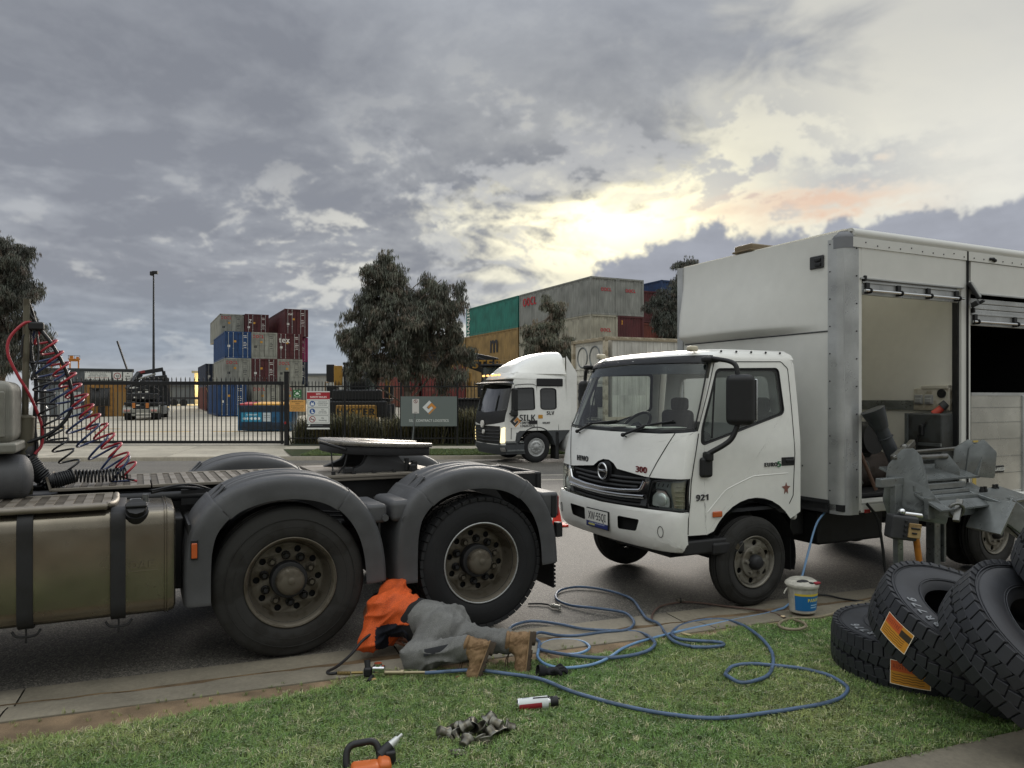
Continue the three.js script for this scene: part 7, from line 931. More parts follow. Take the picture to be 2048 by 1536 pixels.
// ---------------------------------------------------------------- hoses on the ground (metres)
const HOSE = {
  long: [[-0.021,0.018,-5.744],[-0.025,0.018,-5.871],[0.01,0.018,-6.003],[0.117,0.018,-6.112],[0.231,0.018,-6.112],[0.389,0.018,-6.03],[0.54,0.018,-5.923],[0.69,0.026,-5.855],[0.872,0.046,-5.766],[0.966,0.066,-5.639],[0.974,0.128,-5.276],[0.954,0.128,-5.167],[0.879,0.128,-5.053],[0.752,0.128,-4.972],[0.582,0.128,-4.933],[0.388,0.128,-4.982],[0.263,0.093,-5.149],[0.189,0.072,-5.285],[0.195,0.053,-5.444],[0.164,0.03,-5.62],[0.175,0.018,-5.744],[0.219,0.018,-5.789],[0.336,0.031,-5.676],[0.475,0.045,-5.622],[0.674,0.043,-5.713],[0.847,0.046,-5.752],[0.939,0.028,-5.944],[0.962,0.018,-6.141],[0.915,0.018,-6.33],[0.718,0.018,-6.452],[0.512,0.018,-6.58],[0.408,0.018,-6.746],[0.397,0.018,-6.939],[0.459,0.018,-7.124],[0.611,0.018,-7.228],[0.797,0.018,-7.17],[0.965,0.018,-6.993],[1.062,0.018,-6.78],[1.077,0.018,-6.437],[1.086,0.018,-6.198],[1.145,0.027,-6.025],[1.124,0.073,-5.639],[1.113,0.128,-5.265],[1.195,0.128,-5.163],[1.212,0.128,-5.148],[1.334,0.128,-5.148],[1.427,0.128,-5.187],[1.411,0.128,-5.251],[1.204,0.128,-5.296],[1.134,0.128,-5.364],[1.181,0.075,-5.65],[1.319,0.048,-5.924],[1.529,0.038,-6.088],[1.664,0.049,-6.05],[1.736,0.082,-5.809],[1.731,0.128,-5.364],[1.712,0.128,-5.079],[1.648,0.128,-4.845],[1.546,0.128,-4.632],[1.422,0.128,-4.493],[1.327,0.128,-4.465],[1.284,0.128,-4.561],[1.294,0.128,-4.652],[1.375,0.128,-4.779],[1.495,0.128,-4.823],[1.624,0.128,-4.796],[1.792,0.128,-4.736],[1.9,0.128,-4.632],[1.936,0.128,-4.493],[1.923,0.128,-4.399],[1.828,0.128,-4.274],[1.685,0.128,-4.189],[1.53,0.128,-4.131],[1.383,0.128,-4.083],[1.085,0.128,-4.007],[0.858,0.128,-4.044],[0.612,0.128,-4.162],[0.357,0.128,-4.353],[0.166,0.128,-4.562],[-0.042,0.128,-4.653],[-0.227,0.128,-4.712],[-0.439,0.128,-4.678],[-0.528,0.128,-4.661]],
  light: [[2.923,0.743,-7.15],[2.791,0.63,-7.05],[2.636,0.395,-6.85],[2.484,0.232,-6.6],[2.512,0.014,-6.841],[2.321,0.019,-6.528],[2.207,0.03,-6.397],[2.066,0.041,-6.248],[1.757,0.052,-6.039],[1.524,0.06,-5.882],[1.293,0.068,-5.725],[1.021,0.084,-5.49],[1.011,0.086,-5.474],[0.866,0.124,-5.262],[0.742,0.124,-5.133],[0.655,0.124,-4.994],[0.576,0.124,-4.887],[0.49,0.124,-4.812],[0.371,0.124,-4.767],[0.282,0.124,-4.767],[0.202,0.124,-4.84],[0.167,0.124,-4.955],[0.178,0.078,-5.215],[0.205,0.054,-5.418],[0.285,0.04,-5.566],[0.396,0.046,-5.558],[0.499,0.061,-5.476],[0.533,0.084,-5.303],[0.499,0.124,-5.095],[0.431,0.124,-5.024],[0.357,0.124,-5.01]],
  brown: [[1.12,0.018,-6.122],[1.14,0.018,-6.259],[1.194,0.018,-6.42],[1.285,0.018,-6.571],[1.468,0.018,-6.689],[1.622,0.018,-6.669],[1.807,0.018,-6.571],[1.987,0.018,-6.476],[2.099,0.033,-6.348],[2.132,0.058,-6.152],[2.132,0.079,-5.986]],
  beige: [[3.404,0.037,-6.842],[3.06,0.048,-6.614],[2.722,0.074,-6.272],[2.464,0.095,-6.007],[2.295,0.095,-5.939],[2.157,0.087,-5.951],[2.035,0.097,-5.818],[1.951,0.132,-5.608],[1.979,0.132,-5.531],[2.067,0.132,-5.531],[2.147,0.132,-5.608],[2.154,0.132,-5.706],[2.16,0.096,-5.882]],
  dark: [[2.5,0.018,-6.749],[2.705,0.018,-6.915],[2.836,0.018,-6.915],[2.937,0.022,-6.768],[3.061,0.046,-6.617],[3.379,0.039,-6.791]] };

const hoseBlue = mat('dusty blue hose', '#5a7396', 0.5, 0, { map: rep(T.grime, 0.25) }), hoseBeige = mat('dusty beige hose', '#968d78', 0.7, 0, { map: rep(T.grime, 0.3) });
const lay = (name, label, pts, r, m) => { const o = mesh(name, new THREE.TubeGeometry(curve(pts), pts.length * 9, r, 8), m); tag(o, label, 'hose'); return o; };
{ // lift the later turns where the hose crosses over itself
  const P = HOSE.long.map((p, i) => [p[0], p[1] + (i > 17 && i < 30 ? 0.012 : 0) + (i > 58 && i < 62 ? 0.016 : 0), p[2]]);
  lay('air_hose', 'long dusty blue air hose looping over gutter and lawn', P, 0.0115, hoseBlue);
}
lay('air_hose', 'light blue air hose hanging from the service truck and running straight over the grass', HOSE.light, 0.0095, mat('light blue hose', '#7ea6cf', 0.45, 0, { map: rep(T.dust, 0.3) }));
lay('rubber_hose', 'thin brown hose curving along the gutter below the service truck', HOSE.brown, 0.009, mat('brown hose', '#54423a', 0.7));
lay('rubber_hose', 'beige hose with a small loop in front of the bucket', HOSE.beige, 0.011, hoseBeige);
lay('rubber_hose', 'black hose lying in the gutter behind the bucket', HOSE.dark, 0.009, M.black);
{ const h = thing('hose_joiner', 'small metal joiner on the brown hose in the gutter', 'hose joiner', [HOSE.brown[4][0], 0.02, HOSE.brown[4][2]]); mesh('sleeve', rod([-0.03, 0.012, 0], [0.03, 0.012, -0.01], 0.018, 10), M.rim, h); mesh('collar', put(new THREE.TorusGeometry(0.018, 0.007, 6, 12), 0, 0.014, 0, 0, PI / 2), M.frame, h); }
// cable drop under the service truck door
{ const P = [V3(1.16, 0.84, 0.15), V3(1.24, 0.7, 0.2), V3(1.28, 0.45, 0.22), V3(1.3, 0.2, 0.24), V3(1.32, 0.03, 0.3)].map((p) => SV.localToWorld(p).toArray()); lay('power_cable', 'dark cable hanging from the open bay down to the road', P, 0.013, M.black).userData.category = 'cable'; }
{ const g = thing('trailer_plug', 'black cable with silver plug lying on the asphalt behind the rear wheel', 'cable', [0.36, 0.005, -6.62]); mesh('cable', hose([[-0.22, 0.008, -0.03], [-0.12, 0.01, -0.03], [-0.05, 0.01, 0.0], [-0.02, 0.012, 0.07]], 0.008, 30), M.black, g); mesh('plug', [rod([-0.02, 0.018, 0.07], [0.05, 0.018, 0.11], 0.018, 12), sp(0.02, 0.0, 0.02, 0.08), rod([0.03, 0.012, 0.13], [0.05, 0.012, 0.15], 0.008)], mat('silver plug', '#b9b7ad', 0.35, 0.6), g); }

// ---------------------------------------------------------------- tyres stacked at the right
function labelOn(g, dir, z, arc, h, R, draw) { const q = g.quaternion.clone().invert(), v = V3(...dir).applyQuaternion(q), f = atan2(v.y, v.x), pg = new THREE.PlaneGeometry(arc, h, 14, 1), p = pg.attributes.position; for (let i = 0; i < p.count; i++) { const a = f + p.getX(i) / R; const zz = z + p.getY(i); p.setXYZ(i, R * cos(a), R * sin(a), zz); } pg.computeVertexNormals(); const o = mesh('sticker', pg, printed(arc, h, 256, draw), g, true); return o; }
const stick = (x, w, h) => { fill(x, '#c98a2c', 0, 0, w, h); fill(x, '#c25a2a', 0, 0, w * 0.62, h * 0.45); fill(x, '#3a3226', w * 0.62, h * 0.18, w * 0.38, h * 0.3); x.fillStyle = '#8c3a22'; x.font = `bold ${h * 0.26}px sans-serif`; x.fillText('AUSTYRE', w * 0.06, h * 0.34, w * 0.5); x.strokeStyle = '#f0e6d2'; x.lineWidth = h * 0.05; x.strokeRect(0, 0, w, h); x.strokeStyle = '#6a4a1a'; x.lineWidth = h * 0.03; for (let i = 0; i < 4; i++) { x.beginPath(); x.moveTo(w * 0.05, h * (0.55 + 0.1 * i)); for (let k = 0; k < 9; k++) x.lineTo(w * (0.05 + 0.1 * k), h * (0.55 + 0.1 * i + 0.03 * (k % 2))); x.stroke(); } };
function pileTyre(label, X, y, d, n, spin, word) {
  const R = 0.52, w = 0.29, g = thing('truck_tyre', label, 'tyre', [X, y, -d], 0, 'new truck tyres piled on the grass'); g.quaternion.setFromUnitVectors(V3(0, 0, 1), V3(...n).normalize()); g.rotateZ(spin);
  mesh('casing', put(tyreShape(R - 0.018, w, 0.286, [w / 2], true), 0, 0, w / 2), M.rubberNew, g);
  const l = mesh('tread_blocks', lugs(R - 0.018, w, 50, 0.018).map((q) => q.translate(0, 0, w / 2)), M.rubberNew, g); l.userData.kind = 'stuff';
  mesh('sidewall_rings', [[0.47, 0.004], [0.455, 0.0025], [0.33, 0.003], [0.318, 0.003], [0.36, 0.002]].map(([r, t]) => to(0, 0, t, r, w / 2 - 0.004 - (r > 0.45 ? 0.008 : r < 0.34 ? 0.004 : 0), 72)), M.rubberNew, g);
  const wm = mat('raised sidewall lettering', '#8b8e91', 0.6);
  if (word) { const lv = V3(-1, 0, 0.25).applyQuaternion(g.quaternion.clone().invert()), l0 = atan2(lv.y, lv.x) - PI / 2 + 0.25, letters = []; [...word].forEach((ch, i) => { const t = text(ch, 0.05, 0.004, 0, 0, 0, 0, 0.9); t.translate(0, 0.405, w / 2 - 0.003); t.rotateZ(l0 - i * 0.125); letters.push(t); }); mesh('sidewall_lettering', letters, wm, g); }
  const small = []; for (let i = 0; i < 22; i++) { const t = bx(0.012 + 0.006 * (i % 3), 0.012, 0.003, 0, 0.375, w / 2 - 0.003); t.rotateZ(i * 0.05 - 0.4 + (i > 10 ? 2.3 : 0)); small.push(t); } mesh('fine_print', small, wm, g);
  return g;
}
{
  const a = pileTyre('new truck tyre lying flat on the grass under the leaning ones', 2.55, 0.235, 4.80, [0.0, 1, 0.03], 0.2, 'RR776'); labelOn(a, [-0.66, 0, 1], 0.0, 0.21, 0.14, 0.525, stick);
  const b = pileTyre('new truck tyre tilted on the edge of the flat one', 2.60, 0.45, 4.38, [0.23, 0.9, 0.37], 0.1, 'RR776'); labelOn(b, [-1, -0.05, 0.25], 0.0, 0.2, 0.13, 0.525, stick);
  pileTyre('new truck tyre steeply tilted at the right, nearest of the pile', 2.68, 0.525, 3.80, [0.3, 0.8, 0.52], 1.9, null);
  const c = pileTyre('new truck tyre on top of the pile, cut by the right edge', 3.12, 0.86, 3.86, [0.25, 0.9, 0.36], 0.6, null); labelOn(c, [-1, 0, 0.35], 0.02, 0.2, 0.15, 0.525, stick);
}

// ---------------------------------------------------------------- bucket, cans, tools
{
  const g = thing('bucket', 'white plastic bucket with blue label standing on the grass by the wheel', 'bucket', [2.33, 0.085, -6.16], -0.2), wp = mat('white plastic', '#cfccbf', 0.5, 0, { map: rep(T.dust, 0.2) });
  mesh('tub', lathe([[0.0, 0.0], [0.095, 0.0], [0.1, 0.01], [0.116, 0.2], [0.125, 0.203], [0.127, 0.228], [0.12, 0.23], [0.112, 0.2], [0.094, 0.015], [0, 0.012]], 36), wp, g);
  { const pg = new THREE.CylinderGeometry(0.1155, 0.1035, 0.135, 30, 1, true, -0.7, 2.3); put(pg, 0, 0.095, 0); mesh('label', pg, printed(0.3, 0.16, 256, (x, w, h) => { fill(x, '#1c69a3', 0, 0, w, h); fill(x, '#cdb63e', 0, 0, w, h * 0.13); type(x, 'PANDA', w * 0.62, h * 0.36, h * 0.26, '#d8c53d'); fill(x, '#9fc3da', w * 0.5, h * 0.62, w * 0.3, h * 0.06); fill(x, '#9fc3da', w * 0.5, h * 0.76, w * 0.26, h * 0.06); }), g, true); }
  mesh('lid', put(lathe([[0, 0.02], [0.1, 0.018], [0.124, 0.0], [0.13, -0.012], [0.124, -0.012]], 32), -0.008, 0.236, -0.01, 0.06, 0, 0.05), wp, g); mesh('rag', [sp(0.03, 0.0, 0.25, 0.05, 1.4, 0.5, 0.9), sp(0.018, 0.05, 0.245, 0.07, 1.5, 0.5, 1), sp(0.02, -0.03, 0.25, 0.06, 1.2, 0.6, 1)], M.black, g); mesh('red_cap', rb(0.06, 0.02, 0.03, 0.008, 0.1, 0.243, 0.05, 0, 0.6, 0), mat('red plastic', '#8f2430', 0.5), g); mesh('handle_end', hose([[-0.12, 0.19, 0.03], [-0.14, 0.17, 0.05], [-0.15, 0.15, 0.06]], 0.006, 12), wp, g);
}
{
  const g = thing('spray_can', 'red and white spray can lying on the lawn', 'spray can', [0.113, 0.135, -4.18], 0.14); g.rotation.z = 0.05;
  const pg = new THREE.CylinderGeometry(0.033, 0.033, 0.165, 28, 1, true); pg.rotateZ(-PI / 2); pg.rotateX(-0.5); mesh('label', pg, printed(0.21, 0.165, 512, (x, w, h) => { fill(x, '#cdd2d2', 0, 0, w, h); fill(x, '#8f1f2c', w * 0.02, h * 0.22, w * 0.4, h * 0.78); x.save(); x.translate(w * 0.2, h * 0.6); x.rotate(-PI / 2); type(x, 'BRAKE CLEANER', 0, 0, w * 0.1, '#d9c7b8', true, h * 0.66); x.restore(); fill(x, '#9aa0a4', w * 0.55, h * 0.1, w * 0.1, h * 0.2); fill(x, '#b48a86', w * 0.55, h * 0.4, w * 0.1, h * 0.1); fill(x, '#8d949a', w * 0.75, h * 0.6, w * 0.1, h * 0.25); }), g, true);
  mesh('base', put(lathe([[0.033, 0], [0.034, 0.004], [0.03, 0.005], [0.024, -0.006], [0, -0.012]].map(([r, y]) => [r, -y]), 24), -0.0825, 0, 0, 0, 0, PI / 2), M.chrome, g); mesh('shoulder', put(lathe([[0.033, 0], [0.029, 0.012], [0.026, 0.014]], 24), 0.0825, 0, 0, 0, 0, -PI / 2), M.chrome, g); mesh('cap', [cy(0.027, 0.028, 0.045, 0.116, 0, 0, 'x', 20), rb(0.02, 0.01, 0.01, 0.003, 0.14, 0.012, 0)], M.black, g); mesh('straw', rod([-0.0, 0.034, 0.012], [0.11, 0.032, 0.014], 0.003), M.black, g);
}
{ // wheel-nut covers: little dished caps thrown on the grass
  const cap = lathe([[0, 0.046], [0.018, 0.045], [0.0225, 0.04], [0.0235, 0.012], [0.033, 0.003], [0.034, -0.002], [0.0315, -0.002], [0.021, 0.010], [0.0195, 0.038], [0, 0.041]], 18), chromeD = mat('dull chromed cap', '#86867f', 0.28, 0.85, { map: rep(T.grime, 0.1) }), r = rng(31);
  const spots = []; for (let i = 0; i < 15; i++) spots.push([-0.34 + 0.28 * (i % 8) / 7 + 0.02 * r(), -3.8 - 0.055 * floor(i / 8) + 0.09 * (r() - 0.5), i > 9 ? 0.035 : 0.0]);
  const lab = 'dull metal wheel-nut cover lying in the heap on the lawn';
  spots.push([-0.035, -3.92, 0], [-0.255, -3.64, 0.0]);
  spots.forEach(([x, z, h], i) => { const o = mesh('nut_cover', cap.clone(), chromeD); o.position.set(x, 0.12 + h, z); o.scale.setScalar(1.2); o.rotation.set(r() * 6.3, r() * 6.3, (r() - 0.5) * 4); tag(o, i === 15 ? 'dull metal wheel-nut cover lying apart to the right of the heap' : i === 16 ? 'dull metal wheel-nut cover lying apart in front of the heap' : lab, 'nut cover', 'wheel-nut covers on the lawn'); });
}
{ // battery tool with loop handle, orange and black
  const g = thing('grease_tool', 'orange and black battery tool with loop handle lying at the bottom edge', 'power tool', [-0.675, 0.06, -3.52], 0.25), or_ = mat('orange tool plastic', '#c2642c', 0.45), bk = mat('black tool plastic', '#1b1c1e', 0.5, 0, { map: rep(T.dust, 0.2) });
  mesh('body', [rb(0.13, 0.075, 0.09, 0.02, 0.0, 0.055, 0.06), rb(0.06, 0.08, 0.1, 0.02, 0.085, 0.06, 0.05)], or_, g); mesh('handle', new THREE.TubeGeometry(curve(rounded([[-0.085, 0.045], [-0.08, 0.14], [0.055, 0.15], [0.075, 0.07], [0.03, 0.04]], 0.04).map(([a, b]) => [a, b, 0.04 - b * 0.5]), true), 60, 0.016, 10, true), bk, g);
  mesh('battery', rb(0.1, 0.05, 0.09, 0.012, -0.02, 0.03, 0.1), bk, g); mesh('gear_head', [rod([0.07, 0.09, 0.0], [0.12, 0.125, -0.02], 0.03, 14, 0.024), rb(0.05, 0.09, 0.06, 0.012, 0.115, 0.07, 0.0), rb(0.03, 0.02, 0.04, 0.006, 0.145, 0.05, 0.0)], bk, g); mesh('nozzle', [rod([0.12, 0.125, -0.02], [0.155, 0.15, -0.03], 0.02, 12, 0.014), rod([0.155, 0.15, -0.03], [0.175, 0.163, -0.035], 0.008, 8)], mat('bright nozzle', '#c8cac8', 0.3, 0.5), g); mesh('screw', [[-0.05, 0.06], [0.03, 0.045]].map(([x, y]) => sp(0.007, x, y, 0.106)), M.black, g);
}
{ // tyre inflator with gauge and chuck
  const g = thing('tyre_inflator', 'black and chrome tyre inflator gun lying along the kerb edge', 'inflator', [-0.88, 0.09, -4.69], 0.0);
  mesh('grip', [rb(0.05, 0.06, 0.045, 0.015, 0, 0.035, 0), rod([0.0, 0.05, 0], [-0.008, 0.1, -0.02], 0.016, 10, 0.02), rod([0.03, 0.015, 0.02], [0.02, 0.012, 0.1], 0.012, 10)], M.black, g); mesh('gauge', [rb(0.08, 0.04, 0.05, 0.012, 0.065, 0.05, -0.005), cy(0.024, 0.024, 0.03, 0.06, 0.07, -0.01, 'y', 16)], M.chrome, g); mesh('barrel', [rod([0.1, 0.03, 0], [0.2, 0.03, 0.0], 0.0135, 10), rod([0.2, 0.03, 0], [0.22, 0.03, 0.0], 0.02, 10), rod([0.22, 0.03, 0.0], [0.38, 0.035, 0.01], 0.01, 8), rod([0.38, 0.035, 0.01], [0.42, 0.037, 0.012], 0.014, 8)], mat('worn brass steel', '#9a8f74', 0.35, 0.8), g); mesh('tail_pipe', [rod([-0.03, 0.03, 0], [-0.1, 0.028, 0.0], 0.01, 8), ...Array.from({ length: 9 }, (_, i) => put(new THREE.TorusGeometry(0.011, 0.003, 5, 10), -0.11 - 0.009 * i, 0.026, 0, 0, PI / 2))], mat('brass', '#8f7d52', 0.4, 0.8), g);
  mesh('hose', hose([[-0.19, 0.026, 0.0], [-0.24, 0.02, -0.01], [-0.255, 0.02, -0.05], [-0.23, 0.0, -0.2], [-0.18, 0.02, -0.36], [-0.13, 0.07, -0.47], [-0.08, 0.1, -0.55]], 0.0095, 60), M.black, g);
}
// gloves, leaf, stones, sticks
{ const g = thing('glove', 'crumpled black work glove lying on the lawn by the boots', 'glove', [0.25, 0.115, -4.70], 0.3), gm = mat('black glove', '#202125', 0.9, 0, { map: rep(T.cloth, 0.1) }); mesh('palm', [sp(0.045, 0, 0.01, 0, 1.3, 0.5, 1, 14)], gm, g); for (let i = 0; i < 4; i++) mesh('finger', hose([[0.03, 0.015, -0.03 + 0.02 * i], [0.06, 0.03 - 0.008 * (i % 2), -0.035 + 0.024 * i], [0.09 - 0.008 * abs(i - 1.5), 0.006, -0.03 + 0.024 * i]], 0.011, 12, 8), gm, g); mesh('thumb', hose([[-0.02, 0.02, 0.03], [0.0, 0.035, 0.06], [0.03, 0.01, 0.075]], 0.012, 12, 8), gm, g); mesh('cuff', put(lathe([[0.03, 0], [0.036, 0.03], [0.034, 0.05]], 14), -0.05, 0.015, 0, 0, 0, PI / 2 - 0.2), gm, g); }
for (const [x, y, z, label, c, s] of [[-0.845, 0.1, -4.63, 'tan dry leaf lying below the inflator gun', '#b08a58', [0.03, 0.006, 0.016]], [-0.93, 0.075, -4.96, 'pale bit of litter on the kerb beside the knee', '#c9c4b8', [0.014, 0.005, 0.01]], [-0.13, 0.105, -4.4, 'pale crumpled scrap lying on the lawn left of the can', '#cbc6ae', [0.016, 0.006, 0.01]], [0.09, 0.105, -4.06, 'reddish brown leaf below the spray can', '#6f4733', [0.03, 0.004, 0.012]], [1.25, 0.105, -5.5, 'pale wood chip on the grass between the hose loops', '#b7a67e', [0.05, 0.006, 0.01]], [2.1, 0.105, -5.95, 'pale leaf beside the beige hose loop', '#c2ae8c', [0.016, 0.006, 0.018]], [-0.33, 0.1, -4.68, 'dull red scrap on the dirt in front of the near boot', '#8a4a40', [0.024, 0.005, 0.008]]]) { const g = new THREE.IcosahedronGeometry(1, 1), p = g.attributes.position; for (let i = 0; i < p.count; i++) { const k = 0.75 + 0.5 * vnoise(p.getX(i) * 3 + x * 9, p.getZ(i) * 3 + p.getY(i) * 2); p.setXYZ(i, p.getX(i) * k * s[0], p.getY(i) * k * s[1], p.getZ(i) * k * s[2]); } g.computeVertexNormals(); const o = mesh('litter', g, mat('litter', c, 0.8)); o.position.set(x, y, z); o.rotation.y = x * 7; tag(o, label, 'litter'); }
{ const g = thing('traffic_cone', 'small bright red traffic cone on the road behind the tail lamp', 'traffic cone', [0.645, -0.04, -11.0], 0.3), m = mat('red cone plastic', '#d0321f', 0.5); mesh('cone', lathe([[0.018, 0.3], [0.022, 0.3], [0.075, 0.03], [0.08, 0.03]], 20), m, g); mesh('base', rb(0.26, 0.03, 0.26, 0.01, 0, 0.016, 0), m, g); }

// ---------------------------------------------------------------- person lying half under the prime mover
function blob(bones, c, h, res, k) {              // one smooth skin round tapered bones [ax, ay, az, ar, bx, by, bz, br]
  const mc = new MarchingCubes(res, new THREE.MeshStandardMaterial(), false, false, 90000), n = mc.size, n2 = n * n, hs = mc.halfsize; mc.isolation = 0;
  for (let z = 0; z < n; z++) for (let y = 0; y < n; y++) for (let x = 0; x < n; x++) {
    const px = c[0] + h * (x - hs) / hs, py = c[1] + h * (y - hs) / hs, pz = c[2] + h * (z - hs) / hs; let D = 9;
    for (const b of bones) { const ux = b[4] - b[0], uy = b[5] - b[1], uz = b[6] - b[2], qx = px - b[0], qy = py - b[1], qz = pz - b[2], t = clamp((qx * ux + qy * uy + qz * uz) / (ux * ux + uy * uy + uz * uz + 1e-9)), d = hypot(qx - ux * t, qy - uy * t, qz - uz * t) - mix(b[3], b[7], t); const w = max(k - abs(D - d), 0) / k; D = min(D, d) - w * w * k * 0.25; }
    mc.field[x + y * n + z * n2] = -D;
  }
  mc.update(); const N = mc.count, pos = new Float32Array(N * 3); for (let i = 0; i < N; i++) { pos[3 * i] = c[0] + h * mc.positionArray[3 * i]; pos[3 * i + 1] = c[1] + h * mc.positionArray[3 * i + 1]; pos[3 * i + 2] = c[2] + h * mc.positionArray[3 * i + 2]; }
  let g = new THREE.BufferGeometry(); g.setAttribute('position', new THREE.BufferAttribute(pos, 3)); g = mergeVertices(g, 1e-4); return g;
}
function crease(g, amp, f, seed = 0) { const p = g.attributes.position; g.computeVertexNormals(); const n = g.attributes.normal; for (let i = 0; i < p.count; i++) { const x = p.getX(i), y = p.getY(i), z = p.getZ(i), w = 0.9 * (fbm(x * 3 + 7, z * 3 + y * 3, 3) - 0.5), q1 = vnoise((x * 0.9 + z * 0.5 + w * 0.25) * f * 1.5 + seed, (y * 1.0 - x * 0.35 + w * 0.2) * f * 3.2), q2 = vnoise((x * 0.8 - y * 0.6) * f * 4.4 + 9 + w, (z + y * 0.4 + w * 0.3) * f * 1.6 + seed), a = amp * (1.5 * (1 - abs(2 * q1 - 1)) ** 2 + 1.0 * (1 - abs(2 * q2 - 1)) ** 2 - 1.0); p.setXYZ(i, x + n.getX(i) * a, y + n.getY(i) * a, z + n.getZ(i) * a); } g.computeVertexNormals(); return g; }
function split(g, test) { const q = g.toNonIndexed(), p = q.attributes.position, n = q.attributes.normal, A_ = [[], []], B_ = [[], []]; for (let i = 0; i < p.count; i += 3) { const cx = (p.getX(i) + p.getX(i + 1) + p.getX(i + 2)) / 3, cy2 = (p.getY(i) + p.getY(i + 1) + p.getY(i + 2)) / 3, cz = (p.getZ(i) + p.getZ(i + 1) + p.getZ(i + 2)) / 3, T_ = test(cx, cy2, cz) ? A_ : B_; for (let k = 0; k < 3; k++) { T_[0].push(p.getX(i + k), p.getY(i + k), p.getZ(i + k)); T_[1].push(n.getX(i + k), n.getY(i + k), n.getZ(i + k)); } } return [A_, B_].map(([a, b]) => { const o = new THREE.BufferGeometry(); o.setAttribute('position', new THREE.Float32BufferAttribute(a, 3)); o.setAttribute('normal', new THREE.Float32BufferAttribute(b, 3)); return o; }); }
{
  const J = { hipN: [-0.48, 0.215, -5.10], hipF: [-0.44, 0.225, -5.27], waist: [-0.64, 0.255, -5.32], chest: [-0.82, 0.27, -5.44], shN: [-0.915, 0.315, -5.38], shF: [-0.85, 0.36, -5.6], neck: [-0.95, 0.3, -5.56], head: [-1.0, 0.24, -5.68], elN: [-0.985, 0.12, -5.27], wrN: [-0.87, 0.09, -5.42], elF: [-0.93, 0.34, -5.82], wrF: [-0.97, 0.36, -6.05], knN: [-0.615, 0.135, -4.88], anN: [-0.255, 0.262, -4.765], knF: [-0.28, 0.19, -5.06], anF: [0.0, 0.262, -4.86] };
  const bone = (a, ra, b, rb2) => [...J[a], ra, ...J[b], rb2];
  const g = thing('person', 'person in orange work shirt and grey trousers lying on the kerb, head under the truck', 'person');
  const skin = mat('skin', '#9c6b52', 0.6);
  // body: one surface, thinner than the clothes; head with nose, brow, jaw and ears; hands with five fingers
  const body = blob([bone('hipN', 0.1, 'hipF', 0.1), bone('hipN', 0.1, 'waist', 0.1), bone('hipF', 0.1, 'waist', 0.1), bone('waist', 0.1, 'chest', 0.11), bone('chest', 0.1, 'shN', 0.06), bone('chest', 0.1, 'shF', 0.06), bone('chest', 0.08, 'neck', 0.055), bone('neck', 0.052, 'head', 0.075), bone('shN', 0.045, 'elN', 0.036), bone('elN', 0.036, 'wrN', 0.026), bone('shF', 0.045, 'elF', 0.036), bone('elF', 0.036, 'wrF', 0.026), bone('hipN', 0.085, 'knN', 0.055), bone('knN', 0.05, 'anN', 0.035), bone('hipF', 0.085, 'knF', 0.055), bone('knF', 0.05, 'anF', 0.035)], [-0.5, 0.32, -5.3], 0.78, 92, 0.04);
  const head = blob([[-1.0, 0.25, -5.68, 0.082, -1.02, 0.22, -5.69, 0.07], [-1.045, 0.215, -5.68, 0.05, -1.06, 0.2, -5.66, 0.035], [-1.075, 0.225, -5.675, 0.014, -1.085, 0.212, -5.675, 0.012], [-1.06, 0.245, -5.645, 0.016, -1.06, 0.25, -5.71, 0.016], [-0.99, 0.235, -5.6, 0.012, -0.985, 0.25, -5.598, 0.012], [-1.01, 0.235, -5.765, 0.012, -1.0, 0.25, -5.767, 0.012], [-0.95, 0.3, -5.56, 0.052, -0.99, 0.26, -5.65, 0.05]], [-1.01, 0.25, -5.67], 0.15, 56, 0.02);
  const hand = (w, dir, nrm) => { const s = V3().crossVectors(V3(...dir), V3(...nrm)).normalize(), D = V3(...dir).normalize(), N = V3(...nrm).normalize(), P = (a, b, c) => V3(...w).addScaledVector(D, a).addScaledVector(s, b).addScaledVector(N, c).toArray(), bs = [[...P(0, 0, 0), 0.026, ...P(0.05, 0, 0), 0.03], [...P(0.04, -0.025, 0), 0.016, ...P(0.085, -0.03, 0), 0.012], [...P(0.04, 0.025, 0), 0.016, ...P(0.085, 0.03, 0), 0.012]]; [-0.033, -0.011, 0.011, 0.033].forEach((o, i) => { const L = [0.06, 0.075, 0.078, 0.066][i]; bs.push([...P(0.085, o, 0), 0.0095, ...P(0.085 + L * 0.5, o * 1.1, -0.008), 0.009], [...P(0.085 + L * 0.5, o * 1.1, -0.008), 0.009, ...P(0.085 + L * 0.85, o * 1.15, -0.035), 0.0078]); }); bs.push([...P(0.025, 0.03, -0.005), 0.012, ...P(0.06, 0.062, -0.02), 0.0105], [...P(0.06, 0.062, -0.02), 0.0105, ...P(0.088, 0.068, -0.035), 0.009]); return blob(bs, P(0.07, 0, -0.01), 0.12, 60, 0.008); };
  const bodyMesh = mesh('body', [body, head, hand(J.wrN, [0.7, -0.1, -0.7], [0, 1, 0]), hand(J.wrF, [0.1, 0.6, -0.8], [0, 0.8, 0.6])].map((q) => { q.computeVertexNormals(); return q; }), skin, g);
  mesh('hair', (() => { const h = blob([[-0.975, 0.275, -5.68, 0.085, -0.985, 0.255, -5.69, 0.08]], [-0.97, 0.275, -5.69], 0.13, 40, 0.02); h.computeVertexNormals(); return h; })(), mat('dark hair', '#241d18', 0.8), g);
